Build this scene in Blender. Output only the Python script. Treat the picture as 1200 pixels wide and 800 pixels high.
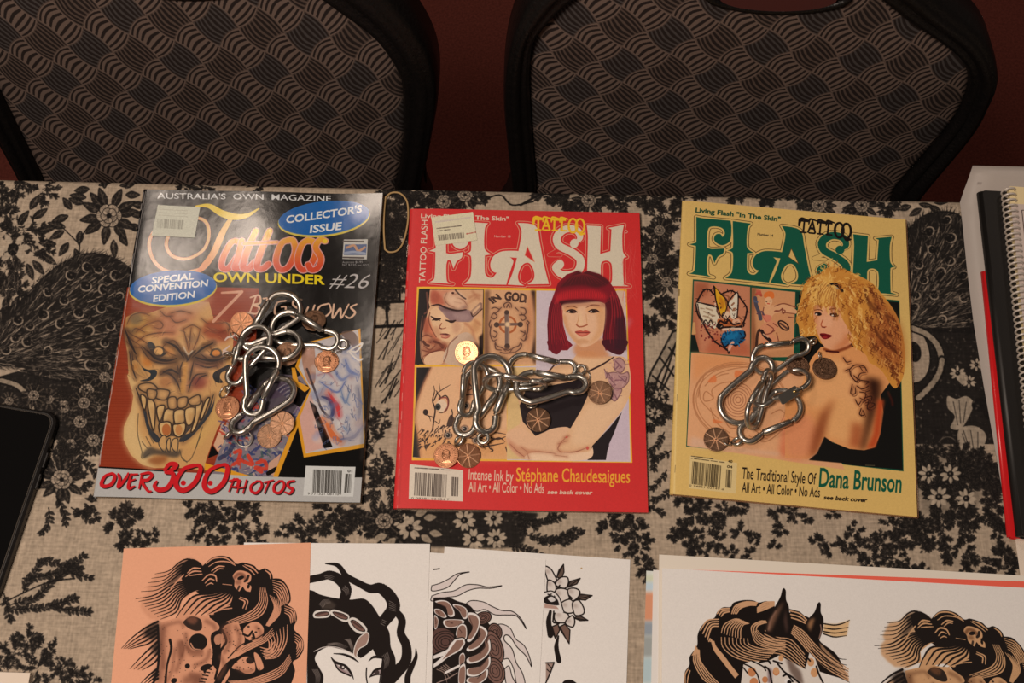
import bpy, bmesh, math, random
import numpy as np
from mathutils import Vector, Matrix

S = bpy.context.scene
for _o in list(bpy.data.objects):
    bpy.data.objects.remove(_o)

# ------------------------------------------------------------------ camera
# the printed covers lie about 0.754 m above the carpet; the camera is 0.917 m above them
ZC = 0.754                      # height of the magazine covers
CAM_F, CAM_T, CAM_R, CAM_H = 1358.7, 0.38889, 0.023246, 0.91663
cam = bpy.data.cameras.new('camera')
cam_o = bpy.data.objects.new('camera', cam)
S.collection.objects.link(cam_o)
cam.sensor_width = 36.0
cam.lens = CAM_F / 1200 * 36.0
cam.clip_start = 0.02
cam_o.matrix_world = (Matrix.Translation((0, 0, ZC + CAM_H)) @ Matrix.Rotation(CAM_T, 4, 'X')
                      @ Matrix.Rotation(CAM_R, 4, 'Z'))
S.camera = cam_o

# ------------------------------------------------------------------ light and exposure
S.view_settings.view_transform = 'Standard'
S.view_settings.look = 'None'
S.view_settings.gamma = 1.0
S.view_settings.use_curve_mapping = False
S.view_settings.exposure = 0.0
wd = bpy.data.worlds.new('dim_hall')
S.world = wd
wd.use_nodes = True
wd.node_tree.nodes['Background'].inputs[0].default_value = (1.0, 0.78, 0.64, 1)
wd.node_tree.nodes['Background'].inputs[1].default_value = 0.05


def area_lamp(name, loc, target, size, power, col, size_y=None):
    l = bpy.data.lights.new(name, 'AREA')
    l.energy = power
    l.color = col
    l.size = size
    if size_y:
        l.shape = 'RECTANGLE'
        l.size_y = size_y
    o = bpy.data.objects.new(name, l)
    o.location = loc
    d = Vector(target) - Vector(loc)
    o.rotation_euler = d.to_track_quat('-Z', 'Y').to_euler()
    S.collection.objects.link(o)
    return o


# a warm ceiling lamp over the buyer's side of the table, and two weaker ones deeper in the hall
area_lamp('ceiling_lamp', (-0.52, -0.10, 2.30), (0.0, 0.12, 0.75), 0.38, 20.5, (1.0, 0.82, 0.68))
area_lamp('hall_lamp', (-0.80, 1.47, 2.72), (-0.2, 0.4, 0.75), 0.26, 6, (1.0, 0.82, 0.68))
area_lamp('far_lamp', (1.3, 2.3, 2.8), (0.3, 0.6, 0.75), 0.5, 4, (1.0, 0.81, 0.67))

# ================================================================== small helpers
def link(o, parent=None):
    S.collection.objects.link(o)
    if parent:
        o.parent = parent
    return o


def tag(o, label=None, cat=None, group=None, kind=None):
    if label: o['label'] = label
    if cat: o['category'] = cat
    if group: o['group'] = group
    if kind: o['kind'] = kind
    return o


def empty(name, loc, rz=0.0):
    o = bpy.data.objects.new(name, None)
    o.empty_display_size = 0.03
    o.location = loc
    o.rotation_euler = (0, 0, rz)
    return link(o)


def mesh_obj(name, verts, faces, mat, parent=None, smooth=False, uvs=None, mats=None, mat_idx=None):
    me = bpy.data.meshes.new(name)
    me.from_pydata([tuple(v) for v in verts], [], faces)
    for m in (mats or [mat]):
        me.materials.append(m)
    if mat_idx is not None:
        me.polygons.foreach_set('material_index', np.asarray(mat_idx, np.int32))
    if uvs is not None:
        ul = me.uv_layers.new(name='UVMap')
        uva = np.asarray(uvs, float)
        li = np.zeros(len(me.loops), np.int32)
        me.loops.foreach_get('vertex_index', li)
        ul.data.foreach_set('uv', uva[li].ravel())
    if smooth:
        me.polygons.foreach_set('use_smooth', np.ones(len(me.polygons), bool))
    me.update()
    o = bpy.data.objects.new(name, me)
    return link(o, parent)


def srgb2lin(c):
    c = np.asarray(c, float)
    return np.where(c <= 0.04045, c / 12.92, ((c + 0.055) / 1.055) ** 2.4)


def lin2srgb(c):
    c = np.clip(np.asarray(c, float), 0, None)
    return np.where(c <= 0.0031308, c * 12.92, 1.055 * c ** (1 / 2.4) - 0.055)


def L8(r, g, b):
    return tuple(float(x) for x in srgb2lin(np.array([r, g, b]) / 255.0)) + (1.0,)


def new_mat(name, col, rough=0.5, metal=0.0, spec=0.5, coat=0.0):
    m = bpy.data.materials.new(name)
    m.use_nodes = True
    b = m.node_tree.nodes['Principled BSDF']
    b.inputs['Base Color'].default_value = col
    b.inputs['Roughness'].default_value = rough
    b.inputs['Metallic'].default_value = metal
    b.inputs['Specular IOR Level'].default_value = spec
    b.inputs['Coat Weight'].default_value = coat
    return m


def add_noise(m, scale, lo, hi, bump=0.0, bump_scale=None, coord='Object', detail=4.0):
    """multiply the base colour by a noise between lo and hi, and add a fine bump"""
    nt = m.node_tree
    b = nt.nodes['Principled BSDF']
    tc = nt.nodes.new('ShaderNodeTexCoord')
    nz = nt.nodes.new('ShaderNodeTexNoise')
    nz.inputs['Scale'].default_value = scale
    nz.inputs['Detail'].default_value = detail
    nt.links.new(tc.outputs[coord], nz.inputs['Vector'])
    mr = nt.nodes.new('ShaderNodeMapRange')
    mr.inputs['From Min'].default_value = 0.3
    mr.inputs['From Max'].default_value = 0.7
    mr.inputs['To Min'].default_value = lo
    mr.inputs['To Max'].default_value = hi
    nt.links.new(nz.outputs['Fac'], mr.inputs['Value'])
    mx = nt.nodes.new('ShaderNodeMix')
    mx.data_type = 'RGBA'
    mx.blend_type = 'MULTIPLY'
    mx.inputs['Factor'].default_value = 1.0
    src = b.inputs['Base Color']
    if src.is_linked:
        nt.links.new(src.links[0].from_socket, mx.inputs['A'])
    else:
        mx.inputs['A'].default_value = src.default_value
    nt.links.new(mr.outputs['Result'], mx.inputs['B'])
    nt.links.new(mx.outputs['Result'], src)
    if bump:
        n2 = nt.nodes.new('ShaderNodeTexNoise')
        n2.inputs['Scale'].default_value = bump_scale or scale
        n2.inputs['Detail'].default_value = 3.0
        nt.links.new(tc.outputs[coord], n2.inputs['Vector'])
        bp = nt.nodes.new('ShaderNodeBump')
        bp.inputs['Strength'].default_value = bump
        bp.inputs['Distance'].default_value = 0.001
        nt.links.new(n2.outputs['Fac'], bp.inputs['Height'])
        nt.links.new(bp.outputs['Normal'], b.inputs['Normal'])
    return m


# ------------------------------------------------------------------ measuring: photo point -> point at a height above the covers (m)
def ground(P, z=0.0):
    P = np.atleast_2d(np.asarray(P, float))
    u, v = P[:, 0] - 600, 400 - P[:, 1]
    c, s = math.cos(CAM_R), math.sin(CAM_R)
    u, v = c * u - s * v, s * u + c * v
    t = (CAM_H - z) / (CAM_F * math.cos(CAM_T) - v * math.sin(CAM_T))
    return np.stack([t * u, t * (CAM_F * math.sin(CAM_T) + v * math.cos(CAM_T))], 1)


def at(x, y, z=0.0):
    g = ground([(x, y)], z)[0]
    return Vector((g[0], g[1], ZC + z))


class Frame:
    """a rectangle on the table: lower left corner, angle, width, height"""
    def __init__(self, o, ang, W, H, z):
        self.o, self.ang, self.W, self.H, self.z = np.array(o, float), ang, W, H, z

    @staticmethod
    def corners(tl, tr, br, bl, z=0.0, W=None, H=None):
        g = ground([tl, tr, br, bl], z)
        ang = math.atan2(*((g[1] - g[0]) + (g[2] - g[3]))[::-1])
        w = W or (np.linalg.norm(g[1] - g[0]) + np.linalg.norm(g[2] - g[3])) / 2
        h = H or (np.linalg.norm(g[3] - g[0]) + np.linalg.norm(g[2] - g[1])) / 2
        e = np.array([math.cos(ang), math.sin(ang)])
        n = np.array([-e[1], e[0]])
        c = g.mean(0)
        return Frame(c - e * w / 2 - n * h / 2, ang, w, h, z)

    @staticmethod
    def topleft(tl, tr, W, H, z=0.0):
        g = ground([tl, tr], z)
        d = g[1] - g[0]
        ang = math.atan2(d[1], d[0])
        n = np.array([-math.sin(ang), math.cos(ang)])
        return Frame(g[0] - n * H, ang, W, H, z)

    def local(self, P):                # photo points -> metres in the rectangle
        g = ground(P, self.z) - self.o
        e = np.array([math.cos(self.ang), math.sin(self.ang)])
        n = np.array([-e[1], e[0]])
        return np.stack([g @ e, g @ n], 1)

    def centre(self):
        e = np.array([math.cos(self.ang), math.sin(self.ang)])
        n = np.array([-e[1], e[0]])
        return self.o + e * self.W / 2 + n * self.H / 2


# ================================================================== a small painter for printed surfaces
def Z(ox, oy, s):
    """points read from an enlarged crop with origin ox, oy and factor s"""
    def f(txt):
        a = np.array([[float(k) for k in p.split(',')] for p in txt.split()])
        return a / s + np.array([ox, oy])
    return f


P1 = Z(0, 0, 1)


def smooth(P, closed=False, n=6):
    P = np.asarray(P, float)
    if len(P) < 3:
        return P
    if closed:
        Q = np.vstack([P[-1], P, P[0], P[1]])
    else:
        Q = np.vstack([2 * P[0] - P[1], P, 2 * P[-1] - P[-2]])
    t = np.linspace(0, 1, n, endpoint=False)[:, None]
    out = []
    for i in range(len(Q) - 3):
        a, b, c, d = Q[i:i + 4]
        out.append(0.5 * (2 * b + (c - a) * t + (2 * a - 5 * b + 4 * c - d) * t ** 2 + (3 * b - a - 3 * c + d) * t ** 3))
    if not closed:
        out.append(P[-1:])
    return np.vstack(out)


def rnd_corner(P, n=5):
    """closed curve through P that keeps sharp tips but rounds the gentle bends"""
    P = np.asarray(P, float)
    out = []
    m = len(P)
    for i in range(m):
        a, b, c_, d = P[i - 1], P[i], P[(i + 1) % m], P[(i + 2) % m]
        def sharp(x, y, z):
            u, v = y - x, z - y
            return (u @ v) / (np.hypot(*u) * np.hypot(*v) + 1e-9) < .35
        ta = np.zeros(2) if sharp(a, b, c_) else (c_ - a) / 2
        tb = np.zeros(2) if sharp(b, c_, d) else (d - b) / 2
        l = np.hypot(*(c_ - b))
        for t_ in (ta, tb):
            k = np.hypot(*t_)
            if k > l:
                t_ *= l / k
        t = np.linspace(0, 1, n, endpoint=False)[:, None]
        out.append((2 * t ** 3 - 3 * t ** 2 + 1) * b + (t ** 3 - 2 * t ** 2 + t) * ta + (-2 * t ** 3 + 3 * t ** 2) * c_ + (t ** 3 - t ** 2) * tb)
    Q = np.vstack(out)
    return np.vstack([Q, Q[:1]])


_glyphs = {}


def glyphs(txt, bold=0.0, shear=0.0):
    key = (txt, bold, shear)
    if key not in _glyphs:
        cu = bpy.data.curves.new('lettering', 'FONT')
        cu.body = txt
        cu.offset = bold
        cu.shear = shear
        cu.resolution_u = 3
        ob = bpy.data.objects.new('lettering', cu)
        S.collection.objects.link(ob)
        dg = bpy.context.evaluated_depsgraph_get()
        dg.update()
        me = ob.evaluated_get(dg).to_mesh()
        v = np.array([w.co[:2] for w in me.vertices]).reshape(-1, 2)
        E = []
        for p in me.polygons:
            ids = list(p.vertices)
            q = v[ids]
            ar = np.sum(q[:, 0] * np.roll(q[:, 1], -1) - np.roll(q[:, 0], -1) * q[:, 1])
            if ar < 0:
                ids = ids[::-1]
            for a, b in zip(ids, ids[1:] + ids[:1]):
                E.append((*v[a], *v[b]))
        bpy.data.objects.remove(ob)
        bpy.data.curves.remove(cu)
        E = np.array(E)
        lo = min(E[:, 0].min(), E[:, 2].min())
        hi = max(E[:, 0].max(), E[:, 2].max())
        _glyphs[key] = (E, lo, hi)
    return _glyphs[key]


_cap = glyphs('H')[0]
CAP = float(max(_cap[:, 1].max(), _cap[:, 3].max()))      # cap height of the built-in font
SS = 4


class Canvas:
    def __init__(self, frame, ppmm, base):
        self.f = frame
        self.k = ppmm * 1000.0
        self.w = max(8, int(round(frame.W * self.k)))
        self.h = max(8, int(round(frame.H * self.k)))
        self.a = np.empty((self.h, self.w, 3), np.float32)
        self.a[:] = np.array(base, np.float32) / 255
        # texture pixels per photo pixel, at the middle
        c = np.array([600.0, 400.0])
        q = self.f.local([c, c + [1, 0], c + [0, 1]]) * self.k
        self.s = math.sqrt(abs(np.cross(q[1] - q[0], q[2] - q[0])))
        self.tmap = None

    def T(self, P):
        P = np.asarray(P, float)
        if self.tmap is not None:
            P = self.tmap(P)
        return self.f.local(P) * self.k

    # coverage of a list of directed edges (texture pixels)
    def cov(self, E, pad=0):
        x0 = int(max(0, math.floor(min(E[:, 0].min(), E[:, 2].min())) - 1 - pad))
        x1 = int(min(self.w, math.ceil(max(E[:, 0].max(), E[:, 2].max())) + 2 + pad))
        y0 = int(max(0, math.floor(min(E[:, 1].min(), E[:, 3].min())) - 1 - pad))
        y1 = int(min(self.h, math.ceil(max(E[:, 1].max(), E[:, 3].max())) + 2 + pad))
        if x1 <= x0 or y1 <= y0:
            return None
        bw, bh = x1 - x0, y1 - y0
        ya, yb = (E[:, 1] - y0) * SS, (E[:, 3] - y0) * SS
        lo, hi = np.minimum(ya, yb), np.maximum(ya, yb)
        i0 = np.clip(np.ceil(lo - 0.5), 0, bh * SS).astype(int)
        i1 = np.clip(np.ceil(hi - 0.5), 0, bh * SS).astype(int)
        n = np.maximum(i1 - i0, 0)
        if n.sum() == 0:
            return None
        idx = np.repeat(np.arange(len(E)), n)
        off = np.arange(n.sum()) - np.repeat(np.cumsum(n) - n, n)
        row = i0[idx] + off
        yc = row + 0.5
        dy = (yb - ya)[idx]
        x = E[idx, 0] + (yc - ya[idx]) / dy * (E[idx, 2] - E[idx, 0]) - x0
        x = np.clip(x, 0, bw)
        d = np.sign(dy)
        fx = np.floor(x).astype(int)
        fr = x - fx
        A = np.zeros((bh, bw + 2))
        np.add.at(A, (row // SS, fx), d * (1 - fr))
        np.add.at(A, (row // SS, fx + 1), d * fr)
        m = np.clip(np.abs(np.cumsum(A, 1)[:, :bw]) / SS, 0, 1)
        return x0, y0, m

    @staticmethod
    def box(m, r):
        r = int(round(r))
        if r < 1:
            return m
        for ax in (0, 1):
            for _ in range(2):
                pad = [(r + 1, r) if i == ax else (0, 0) for i in (0, 1)]
                c = np.cumsum(np.pad(m, pad, mode='edge'), axis=ax)
                n = m.shape[ax]
                if ax == 0:
                    m = (c[2 * r + 1:2 * r + 1 + n] - c[:n]) / (2 * r + 1)
                else:
                    m = (c[:, 2 * r + 1:2 * r + 1 + n] - c[:, :n]) / (2 * r + 1)
        return m

    def put(self, cv, col, a=1.0, blur=0.0, grad=None):
        if cv is None:
            return
        x0, y0, m = cv
        if blur:
            m = self.box(m, blur * self.s * 0.95)
        bh, bw = m.shape
        sl = self.a[y0:y0 + bh, x0:x0 + bw]
        c = np.array(col, np.float32) / 255
        if grad is not None:               # (pA, pB, colB): blends from col at pA to colB at pB (photo points)
            pa, pb = self.T([grad[0], grad[1]])
            d = pb - pa
            yy, xx = np.mgrid[y0:y0 + bh, x0:x0 + bw]
            t = np.clip(((xx - pa[0]) * d[0] + (yy - pa[1]) * d[1]) / (d @ d), 0, 1)[..., None]
            c = c * (1 - t) + np.array(grad[2], np.float32) / 255 * t
        m = (m * a)[..., None]
        sl[:] = sl * (1 - m) + c * m

    @staticmethod
    def edges(Q):
        return np.hstack([Q, np.roll(Q, -1, 0)])

    def poly(self, P, col, a=1.0, sm=False, blur=0.0, grad=None, holes=(), rc=False):
        def orient(Q, sgn):
            ar = np.sum(Q[:, 0] * np.roll(Q[:, 1], -1) - np.roll(Q[:, 0], -1) * Q[:, 1])
            return Q if ar * sgn > 0 else Q[::-1]
        P = rnd_corner(P) if rc else smooth(P, True) if sm else np.asarray(P, float)
        E = [self.edges(orient(self.T(P), 1))]
        for h in holes:
            E.append(self.edges(orient(self.T(smooth(h, True) if sm else h), -1)))
        self.put(self.cov(np.vstack(E), int(blur * self.s * 2.2) + 1 if blur else 0), col, a, blur, grad)

    def stroke_edges(self, Q, w):
        """Q texture points, w widths (texture px) per point"""
        d = np.diff(Q, axis=0)
        l = np.hypot(d[:, 0], d[:, 1])
        ok = l > 1e-6
        n = np.zeros_like(d)
        n[ok] = np.stack([-d[ok, 1], d[ok, 0]], 1) / l[ok, None]
        E = []
        a, b = Q[:-1][ok], Q[1:][ok]
        n = n[ok]
        wa, wb = w[:-1][ok, None] / 2, w[1:][ok, None] / 2
        c = [a - n * wa, b - n * wb, b + n * wb, a + n * wa]
        for i in range(4):
            E.append(np.hstack([c[i], c[(i + 1) % 4]]))
        ang = np.arange(8) / 8 * 2 * math.pi
        r = w[:, None] / 2
        for i in range(8):
            j = (i + 1) % 8
            E.append(np.hstack([Q + r * np.array([[math.cos(ang[i]), math.sin(ang[i])]]),
                                Q + r * np.array([[math.cos(ang[j]), math.sin(ang[j])]])]))
        return np.vstack(E)

    def line(self, P, w, col, a=1.0, sm=True, taper=None, blur=0.0, grad=None, closed=False):
        """taper: (start, middle, end) factors of w"""
        P = np.asarray(P, float)
        if closed:
            P = smooth(P, True)
            P = np.vstack([P, P[:1]])
        elif sm:
            P = smooth(P)
        Q = self.T(P)
        t = np.linspace(0, 1, len(Q))
        ws = np.full(len(Q), float(w) * self.s)
        if taper:
            ws = ws * np.interp(t, np.linspace(0, 1, len(taper)), taper)
        self.put(self.cov(self.stroke_edges(Q, ws), int(blur * self.s * 2.2) + 1 if blur else 0), col, a, blur, grad)

    def ink(self, P, w, col=(58, 50, 50), a=.85, shade=(96, 70, 58), sa=.32, taper=(.4, 1, .4), closed=False):
        """a shaded tattoo line: a soft wash under a dark line"""
        self.line(P, w * 3.2, shade, sa, blur=1.3, closed=closed)
        self.line(P, w, col, a, taper=None if closed else taper, closed=closed)

    def fan(self, A, B, n, w, col, a=1.0, taper=(1, 1, .4), jit=0.0):
        """n strokes between two guide lines"""
        A, B = smooth(A, n=5), smooth(B, n=5)
        def rs(P, k=18):
            l = np.concatenate([[0], np.cumsum(np.hypot(*np.diff(P, axis=0).T))])
            t = np.linspace(0, l[-1], k)
            return np.stack([np.interp(t, l, P[:, 0]), np.interp(t, l, P[:, 1])], 1)
        A, B = rs(A), rs(B)
        for i in range(n):
            t = i / (n - 1) if n > 1 else 0.5
            e = max(4, 18 - int(random.random() * jit * 8))
            s0 = int(random.random() * jit * 5)
            self.line((A * (1 - t) + B * t)[s0:e], w, col, a, sm=False, taper=taper)

    def ell(self, c, rx, ry, ang, col, a=1.0, blur=0.0, grad=None):
        t = np.linspace(0, 2 * math.pi, 36, endpoint=False)
        ca, sa = math.cos(math.radians(ang)), math.sin(math.radians(ang))
        x, y = rx * np.cos(t), ry * np.sin(t)
        self.poly(np.stack([c[0] + x * ca - y * sa, c[1] + x * sa + y * ca], 1), col, a, blur=blur, grad=grad)

    def ring(self, c, rx, ry, ang, w, col, a=1.0, t0=0, t1=360):
        t = np.radians(np.linspace(t0, t1, 40))
        ca, sa = math.cos(math.radians(ang)), math.sin(math.radians(ang))
        x, y = rx * np.cos(t), ry * np.sin(t)
        self.line(np.stack([c[0] + x * ca - y * sa, c[1] + x * sa + y * ca], 1), w, col, a, sm=False)

    def text(self, txt, p0, p1, h, col, bold=0.0, shear=0.0, a=1.0, grad=None, up=None):
        """txt between two baseline points, capital height h (photo px)"""
        E, lo, hi = glyphs(txt, bold, shear)
        p0, p1 = np.array(p0, float), np.array(p1, float)
        d = p1 - p0
        n = np.array([d[1], -d[0]]) / np.hypot(*d) if up is None else np.array(up, float)
        def m(x, y):
            return p0 + ((x - lo) / (hi - lo))[:, None] * d + (y / CAP * h)[:, None] * n
        A, B = self.T(m(E[:, 0], E[:, 1])), self.T(m(E[:, 2], E[:, 3]))
        self.put(self.cov(np.hstack([A, B])), col, a, grad=grad)

    def blurred_print(self, p0, p1, h, col, n=14, seed=3):
        """a line of print too small to read: short uneven dashes"""
        rnd = random.Random(seed)
        p0, p1 = np.array(p0, float), np.array(p1, float)
        for i in range(n):
            if rnd.random() < .15:
                continue
            a, b = p0 + (p1 - p0) * (i + .12) / n, p0 + (p1 - p0) * (i + rnd.uniform(.7, .9)) / n
            self.line([a, b], h * rnd.uniform(.6, 1), col, rnd.uniform(.5, .9), sm=False)

    def barcode(self, p0, p1, up, n, col, seed=1):
        rnd = random.Random(seed)
        p0, p1, up = (np.array(k, float) for k in (p0, p1, up))
        x = 0.0
        ws = [rnd.choice((1, 1, 1, 2, 2, 3)) for _ in range(2 * n)]
        tot = sum(ws)
        for i, w in enumerate(ws):
            if i % 2 == 0:
                a, b = p0 + (p1 - p0) * x / tot, p0 + (p1 - p0) * (x + w) / tot
                self.poly([a, b, b + up, a + up], col)
            x += w

    def grain(self, amp, r=1, seed=0):
        g = np.random.default_rng(seed).normal(0, 1, (self.h, self.w))
        g = self.box(g, r)
        g /= g.std()
        self.a *= (1 + amp * g[..., None]).astype(np.float32)

    def image(self, name, white=(216, 198, 182), refl=0.80):
        """printed colours as reflectances: what reads as `white` in the photo is paper of reflectance `refl`"""
        c = srgb2lin(np.clip(self.a, 0, 1)) * (refl / srgb2lin(np.array(white) / 255.0))
        c = lin2srgb(np.clip(c, 0.004, 0.92))
        im = bpy.data.images.new(name, self.w, self.h, alpha=False)
        px = np.ones((self.h, self.w, 4), np.float32)
        px[..., :3] = c
        im.pixels.foreach_set(px.ravel())
        im.update()
        im.pack()
        return im

    def material(self, name, rough=0.4, spec=0.5, coat=0.0, white=(216, 198, 182), refl=0.80, coat_rough=0.2):
        m = new_mat(name, (1, 1, 1, 1), rough, 0.0, spec, coat)
        m.node_tree.nodes['Principled BSDF'].inputs['Coat Roughness'].default_value = coat_rough
        t = m.node_tree.nodes.new('ShaderNodeTexImage')
        t.image = self.image(name, white, refl)
        t.interpolation = 'Linear'
        t.extension = 'EXTEND'
        m.node_tree.links.new(t.outputs['Color'], m.node_tree.nodes['Principled BSDF'].inputs['Base Color'])
        return m


def sheet(name, fr, mats, parent, t=0.0003, z0=0.0, nx=2, ny=2, wave=None, inset=0.0, smooth_=True, edge_drop=None):
    """a rectangular sheet in the frame's own coordinates, centred on the frame's middle.
    mats = (top material, edge and back material); wave(x, y) -> height; z0 = underside"""
    W, H = fr.W, fr.H
    xs = np.linspace(inset, W - inset, nx)
    ys = np.linspace(inset, H - inset, ny)
    top, bot, uv = [], [], []
    for y in ys:
        for x in xs:
            dz = wave(x, y) if wave else 0.0
            top.append((x - W / 2, y - H / 2, z0 + t + dz))
            bot.append((x - W / 2, y - H / 2, z0 + dz))
            uv.append((x / W, y / H))
    n = len(top)
    F, I = [], []
    for j in range(ny - 1):
        for i in range(nx - 1):
            a = j * nx + i
            F.append((a, a + 1, a + nx + 1, a + nx)); I.append(0)
            F.append((n + a, n + a + nx, n + a + nx + 1, n + a + 1)); I.append(1)
    rim = [i for i in range(nx)] + [j * nx + nx - 1 for j in range(1, ny)] + \
          [(ny - 1) * nx + i for i in range(nx - 2, -1, -1)] + [j * nx for j in range(ny - 2, 0, -1)]
    for a, b in zip(rim, rim[1:] + rim[:1]):
        F.append((a, n + a, n + b, b)); I.append(1)
    return mesh_obj(name, top + bot, F, None, parent, False, uv + uv, list(mats), I)


def tube(pts, r, seg=10, closed=False, caps=True):
    """verts, faces of a round wire along pts; r is one radius or one per point"""
    P = [Vector(p) for p in pts]
    n = len(P)
    rr = [r] * n if np.isscalar(r) else list(r)
    V, F = [], []
    prev = None
    for i in range(n):
        if closed:
            t = (P[(i + 1) % n] - P[i - 1]).normalized()
        else:
            t = (P[min(i + 1, n - 1)] - P[max(i - 1, 0)]).normalized()
        if prev is None:
            k = Vector((0, 0, 1)) if abs(t.z) < 0.9 else Vector((1, 0, 0))
            u = t.cross(k).normalized()
        else:
            u = (prev - t * prev.dot(t)).normalized()
        prev = u
        w = t.cross(u)
        for j in range(seg):
            a = 2 * math.pi * j / seg
            V.append(P[i] + (u * math.cos(a) + w * math.sin(a)) * rr[i])
    m = n if closed else n - 1
    for i in range(m):
        for j in range(seg):
            a, b = i * seg + j, i * seg + (j + 1) % seg
            c, d = ((i + 1) % n) * seg + (j + 1) % seg, ((i + 1) % n) * seg + j
            F.append((a, b, c, d))
    if not closed and caps:
        F.append(tuple(range(seg))[::-1])
        F.append(tuple((n - 1) * seg + j for j in range(seg)))
    return V, F


def join(*parts):
    V, F = [], []
    for v, f in parts:
        o = len(V)
        V += list(v)
        F += [tuple(i + o for i in q) for q in f]
    return V, F


def lathe(prof, seg=32):
    """profile [(r, z)] from bottom to top, closed with end caps"""
    V, F = [], []
    for r, z in prof:
        for j in range(seg):
            a = 2 * math.pi * j / seg
            V.append((r * math.cos(a), r * math.sin(a), z))
    for i in range(len(prof) - 1):
        for j in range(seg):
            k = (j + 1) % seg
            F.append((i * seg + j, i * seg + k, (i + 1) * seg + k, (i + 1) * seg + j))
    F.append(tuple(range(seg))[::-1])
    F.append(tuple((len(prof) - 1) * seg + j for j in range(seg)))
    return V, F


def rounded_box(W, H, T, r, seg=6, bevel=0.0):
    """a slab with rounded vertical corners (and a small top/bottom bevel), base at z = 0"""
    def outline(ins):
        o = []
        for cx, cy, a0 in ((W / 2 - r, H / 2 - r, 0), (-W / 2 + r, H / 2 - r, 90), (-W / 2 + r, -H / 2 + r, 180), (W / 2 - r, -H / 2 + r, 270)):
            for i in range(seg + 1):
                a = math.radians(a0 + 90 * i / seg)
                o.append((cx + (r - ins) * math.cos(a), cy + (r - ins) * math.sin(a)))
        return o
    layers = [(bevel, 0), (0, bevel), (0, T - bevel), (bevel, T)] if bevel else [(0, 0), (0, T)]
    V, F = [], []
    for ins, z in layers:
        V += [(x, y, z) for x, y in outline(ins)]
    n = 4 * (seg + 1)
    for k in range(len(layers) - 1):
        for i in range(n):
            j = (i + 1) % n
            F.append((k * n + i, k * n + j, (k + 1) * n + j, (k + 1) * n + i))
    F.append(tuple(range(n))[::-1])
    F.append(tuple((len(layers) - 1) * n + i for i in range(n)))
    return V, F

# ================================================================== the room: carpet
carpet = new_mat('dark_red_carpet', L8(96, 48, 41), 0.95, 0, 0.1)
add_noise(carpet, 240.0, 0.75, 1.2, 0.6, 420.0)
V, F = [], []
NX, NY = 24, 24
for j in range(NY + 1):
    for i in range(NX + 1):
        V.append((-3.5 + 7 * i / NX, -2.0 + 7 * j / NY, 0.0))
for j in range(NY):
    for i in range(NX):
        a = j * (NX + 1) + i
        F.append((a, a + 1, a + NX + 2, a + NX + 1))
floor = mesh_obj('floor', V, F, carpet)
floor['kind'] = 'structure'
floor['label'] = 'dark red carpet floor behind the chairs'

# ================================================================== table under the cloth
ZCLOTH = ZC - 0.0045           # top of the tablecloth
EDGE = 0.527                   # far edge of the table
wood = new_mat('laminate', L8(120, 96, 74), 0.6)
steel_grey = new_mat('grey_steel', L8(70, 70, 72), 0.4, 0.8)
table = empty('folding_table', (0.0, 0.13, 0.0))
tag(table, 'long folding table hidden under the black floral cloth', 'table')
tt = rounded_box(1.80, 0.76, 0.03, 0.02, 5, 0.003)
top_o = mesh_obj('tabletop', tt[0], tt[1], wood, table)
top_o.location = (0, 0, ZCLOTH - 0.0026 - 0.03)
for sx in (-1, 1):
    for sy in (-1, 1):
        v, f = tube([(sx * 0.72, sy * 0.30, 0.0), (sx * 0.72, sy * 0.30, ZCLOTH - 0.032)], 0.014, 12)
        mesh_obj('leg', v, f, steel_grey, table)

# ------------------------------------------------------------------ printed pattern of the cloth
LINEN, BLK = (166, 139, 113), (29, 24, 21)


def leaf(c, p, ang, ln, w, col=BLK, vein=False):
    d = np.array([math.cos(ang), math.sin(ang)])
    n = np.array([-d[1], d[0]])
    p = np.array(p, float)
    P = np.array([p, p + d * ln * .35 + n * w * .5, p + d * ln * .7 + n * w * .38, p + d * ln, p + d * ln * .7 - n * w * .38, p + d * ln * .35 - n * w * .5])
    c.poly(P, col, .94, sm=True)
    if not vein and ln > 4:
        c.line([p + d * ln * .3, p + d * ln * .8], .45, (108, 88, 70), .5, sm=False)
    if vein:
        c.line([p + d * ln * .1, p + d * ln * .85], .7, (120, 98, 78), .55, sm=False)
        for t in (.3, .5, .7):
            c.line([p + d * ln * t, p + d * ln * (t + .12) + n * w * .25], .5, (120, 98, 78), .45, sm=False)
            c.line([p + d * ln * t, p + d * ln * (t + .12) - n * w * .25], .5, (120, 98, 78), .45, sm=False)


def sprig(c, rnd, p, ang, ln, size=6.0, bend=.5):
    p = np.array(p, float)
    n = max(3, int(ln / (size * .62)))
    pts = [p.copy()]
    for i in range(n):
        ang += rnd.uniform(-.2, .2) + bend / n
        p = p + np.array([math.cos(ang), math.sin(ang)]) * ln / n
        pts.append(p.copy())
        for s in (-1, 1):
            leaf(c, p, ang + s * rnd.uniform(.5, 1.1), size * rnd.uniform(.8, 1.25), size * .55)
    leaf(c, p, ang, size * 1.1, size * .6)
    c.line(np.array(pts), 1.1, BLK, .95)


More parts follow.
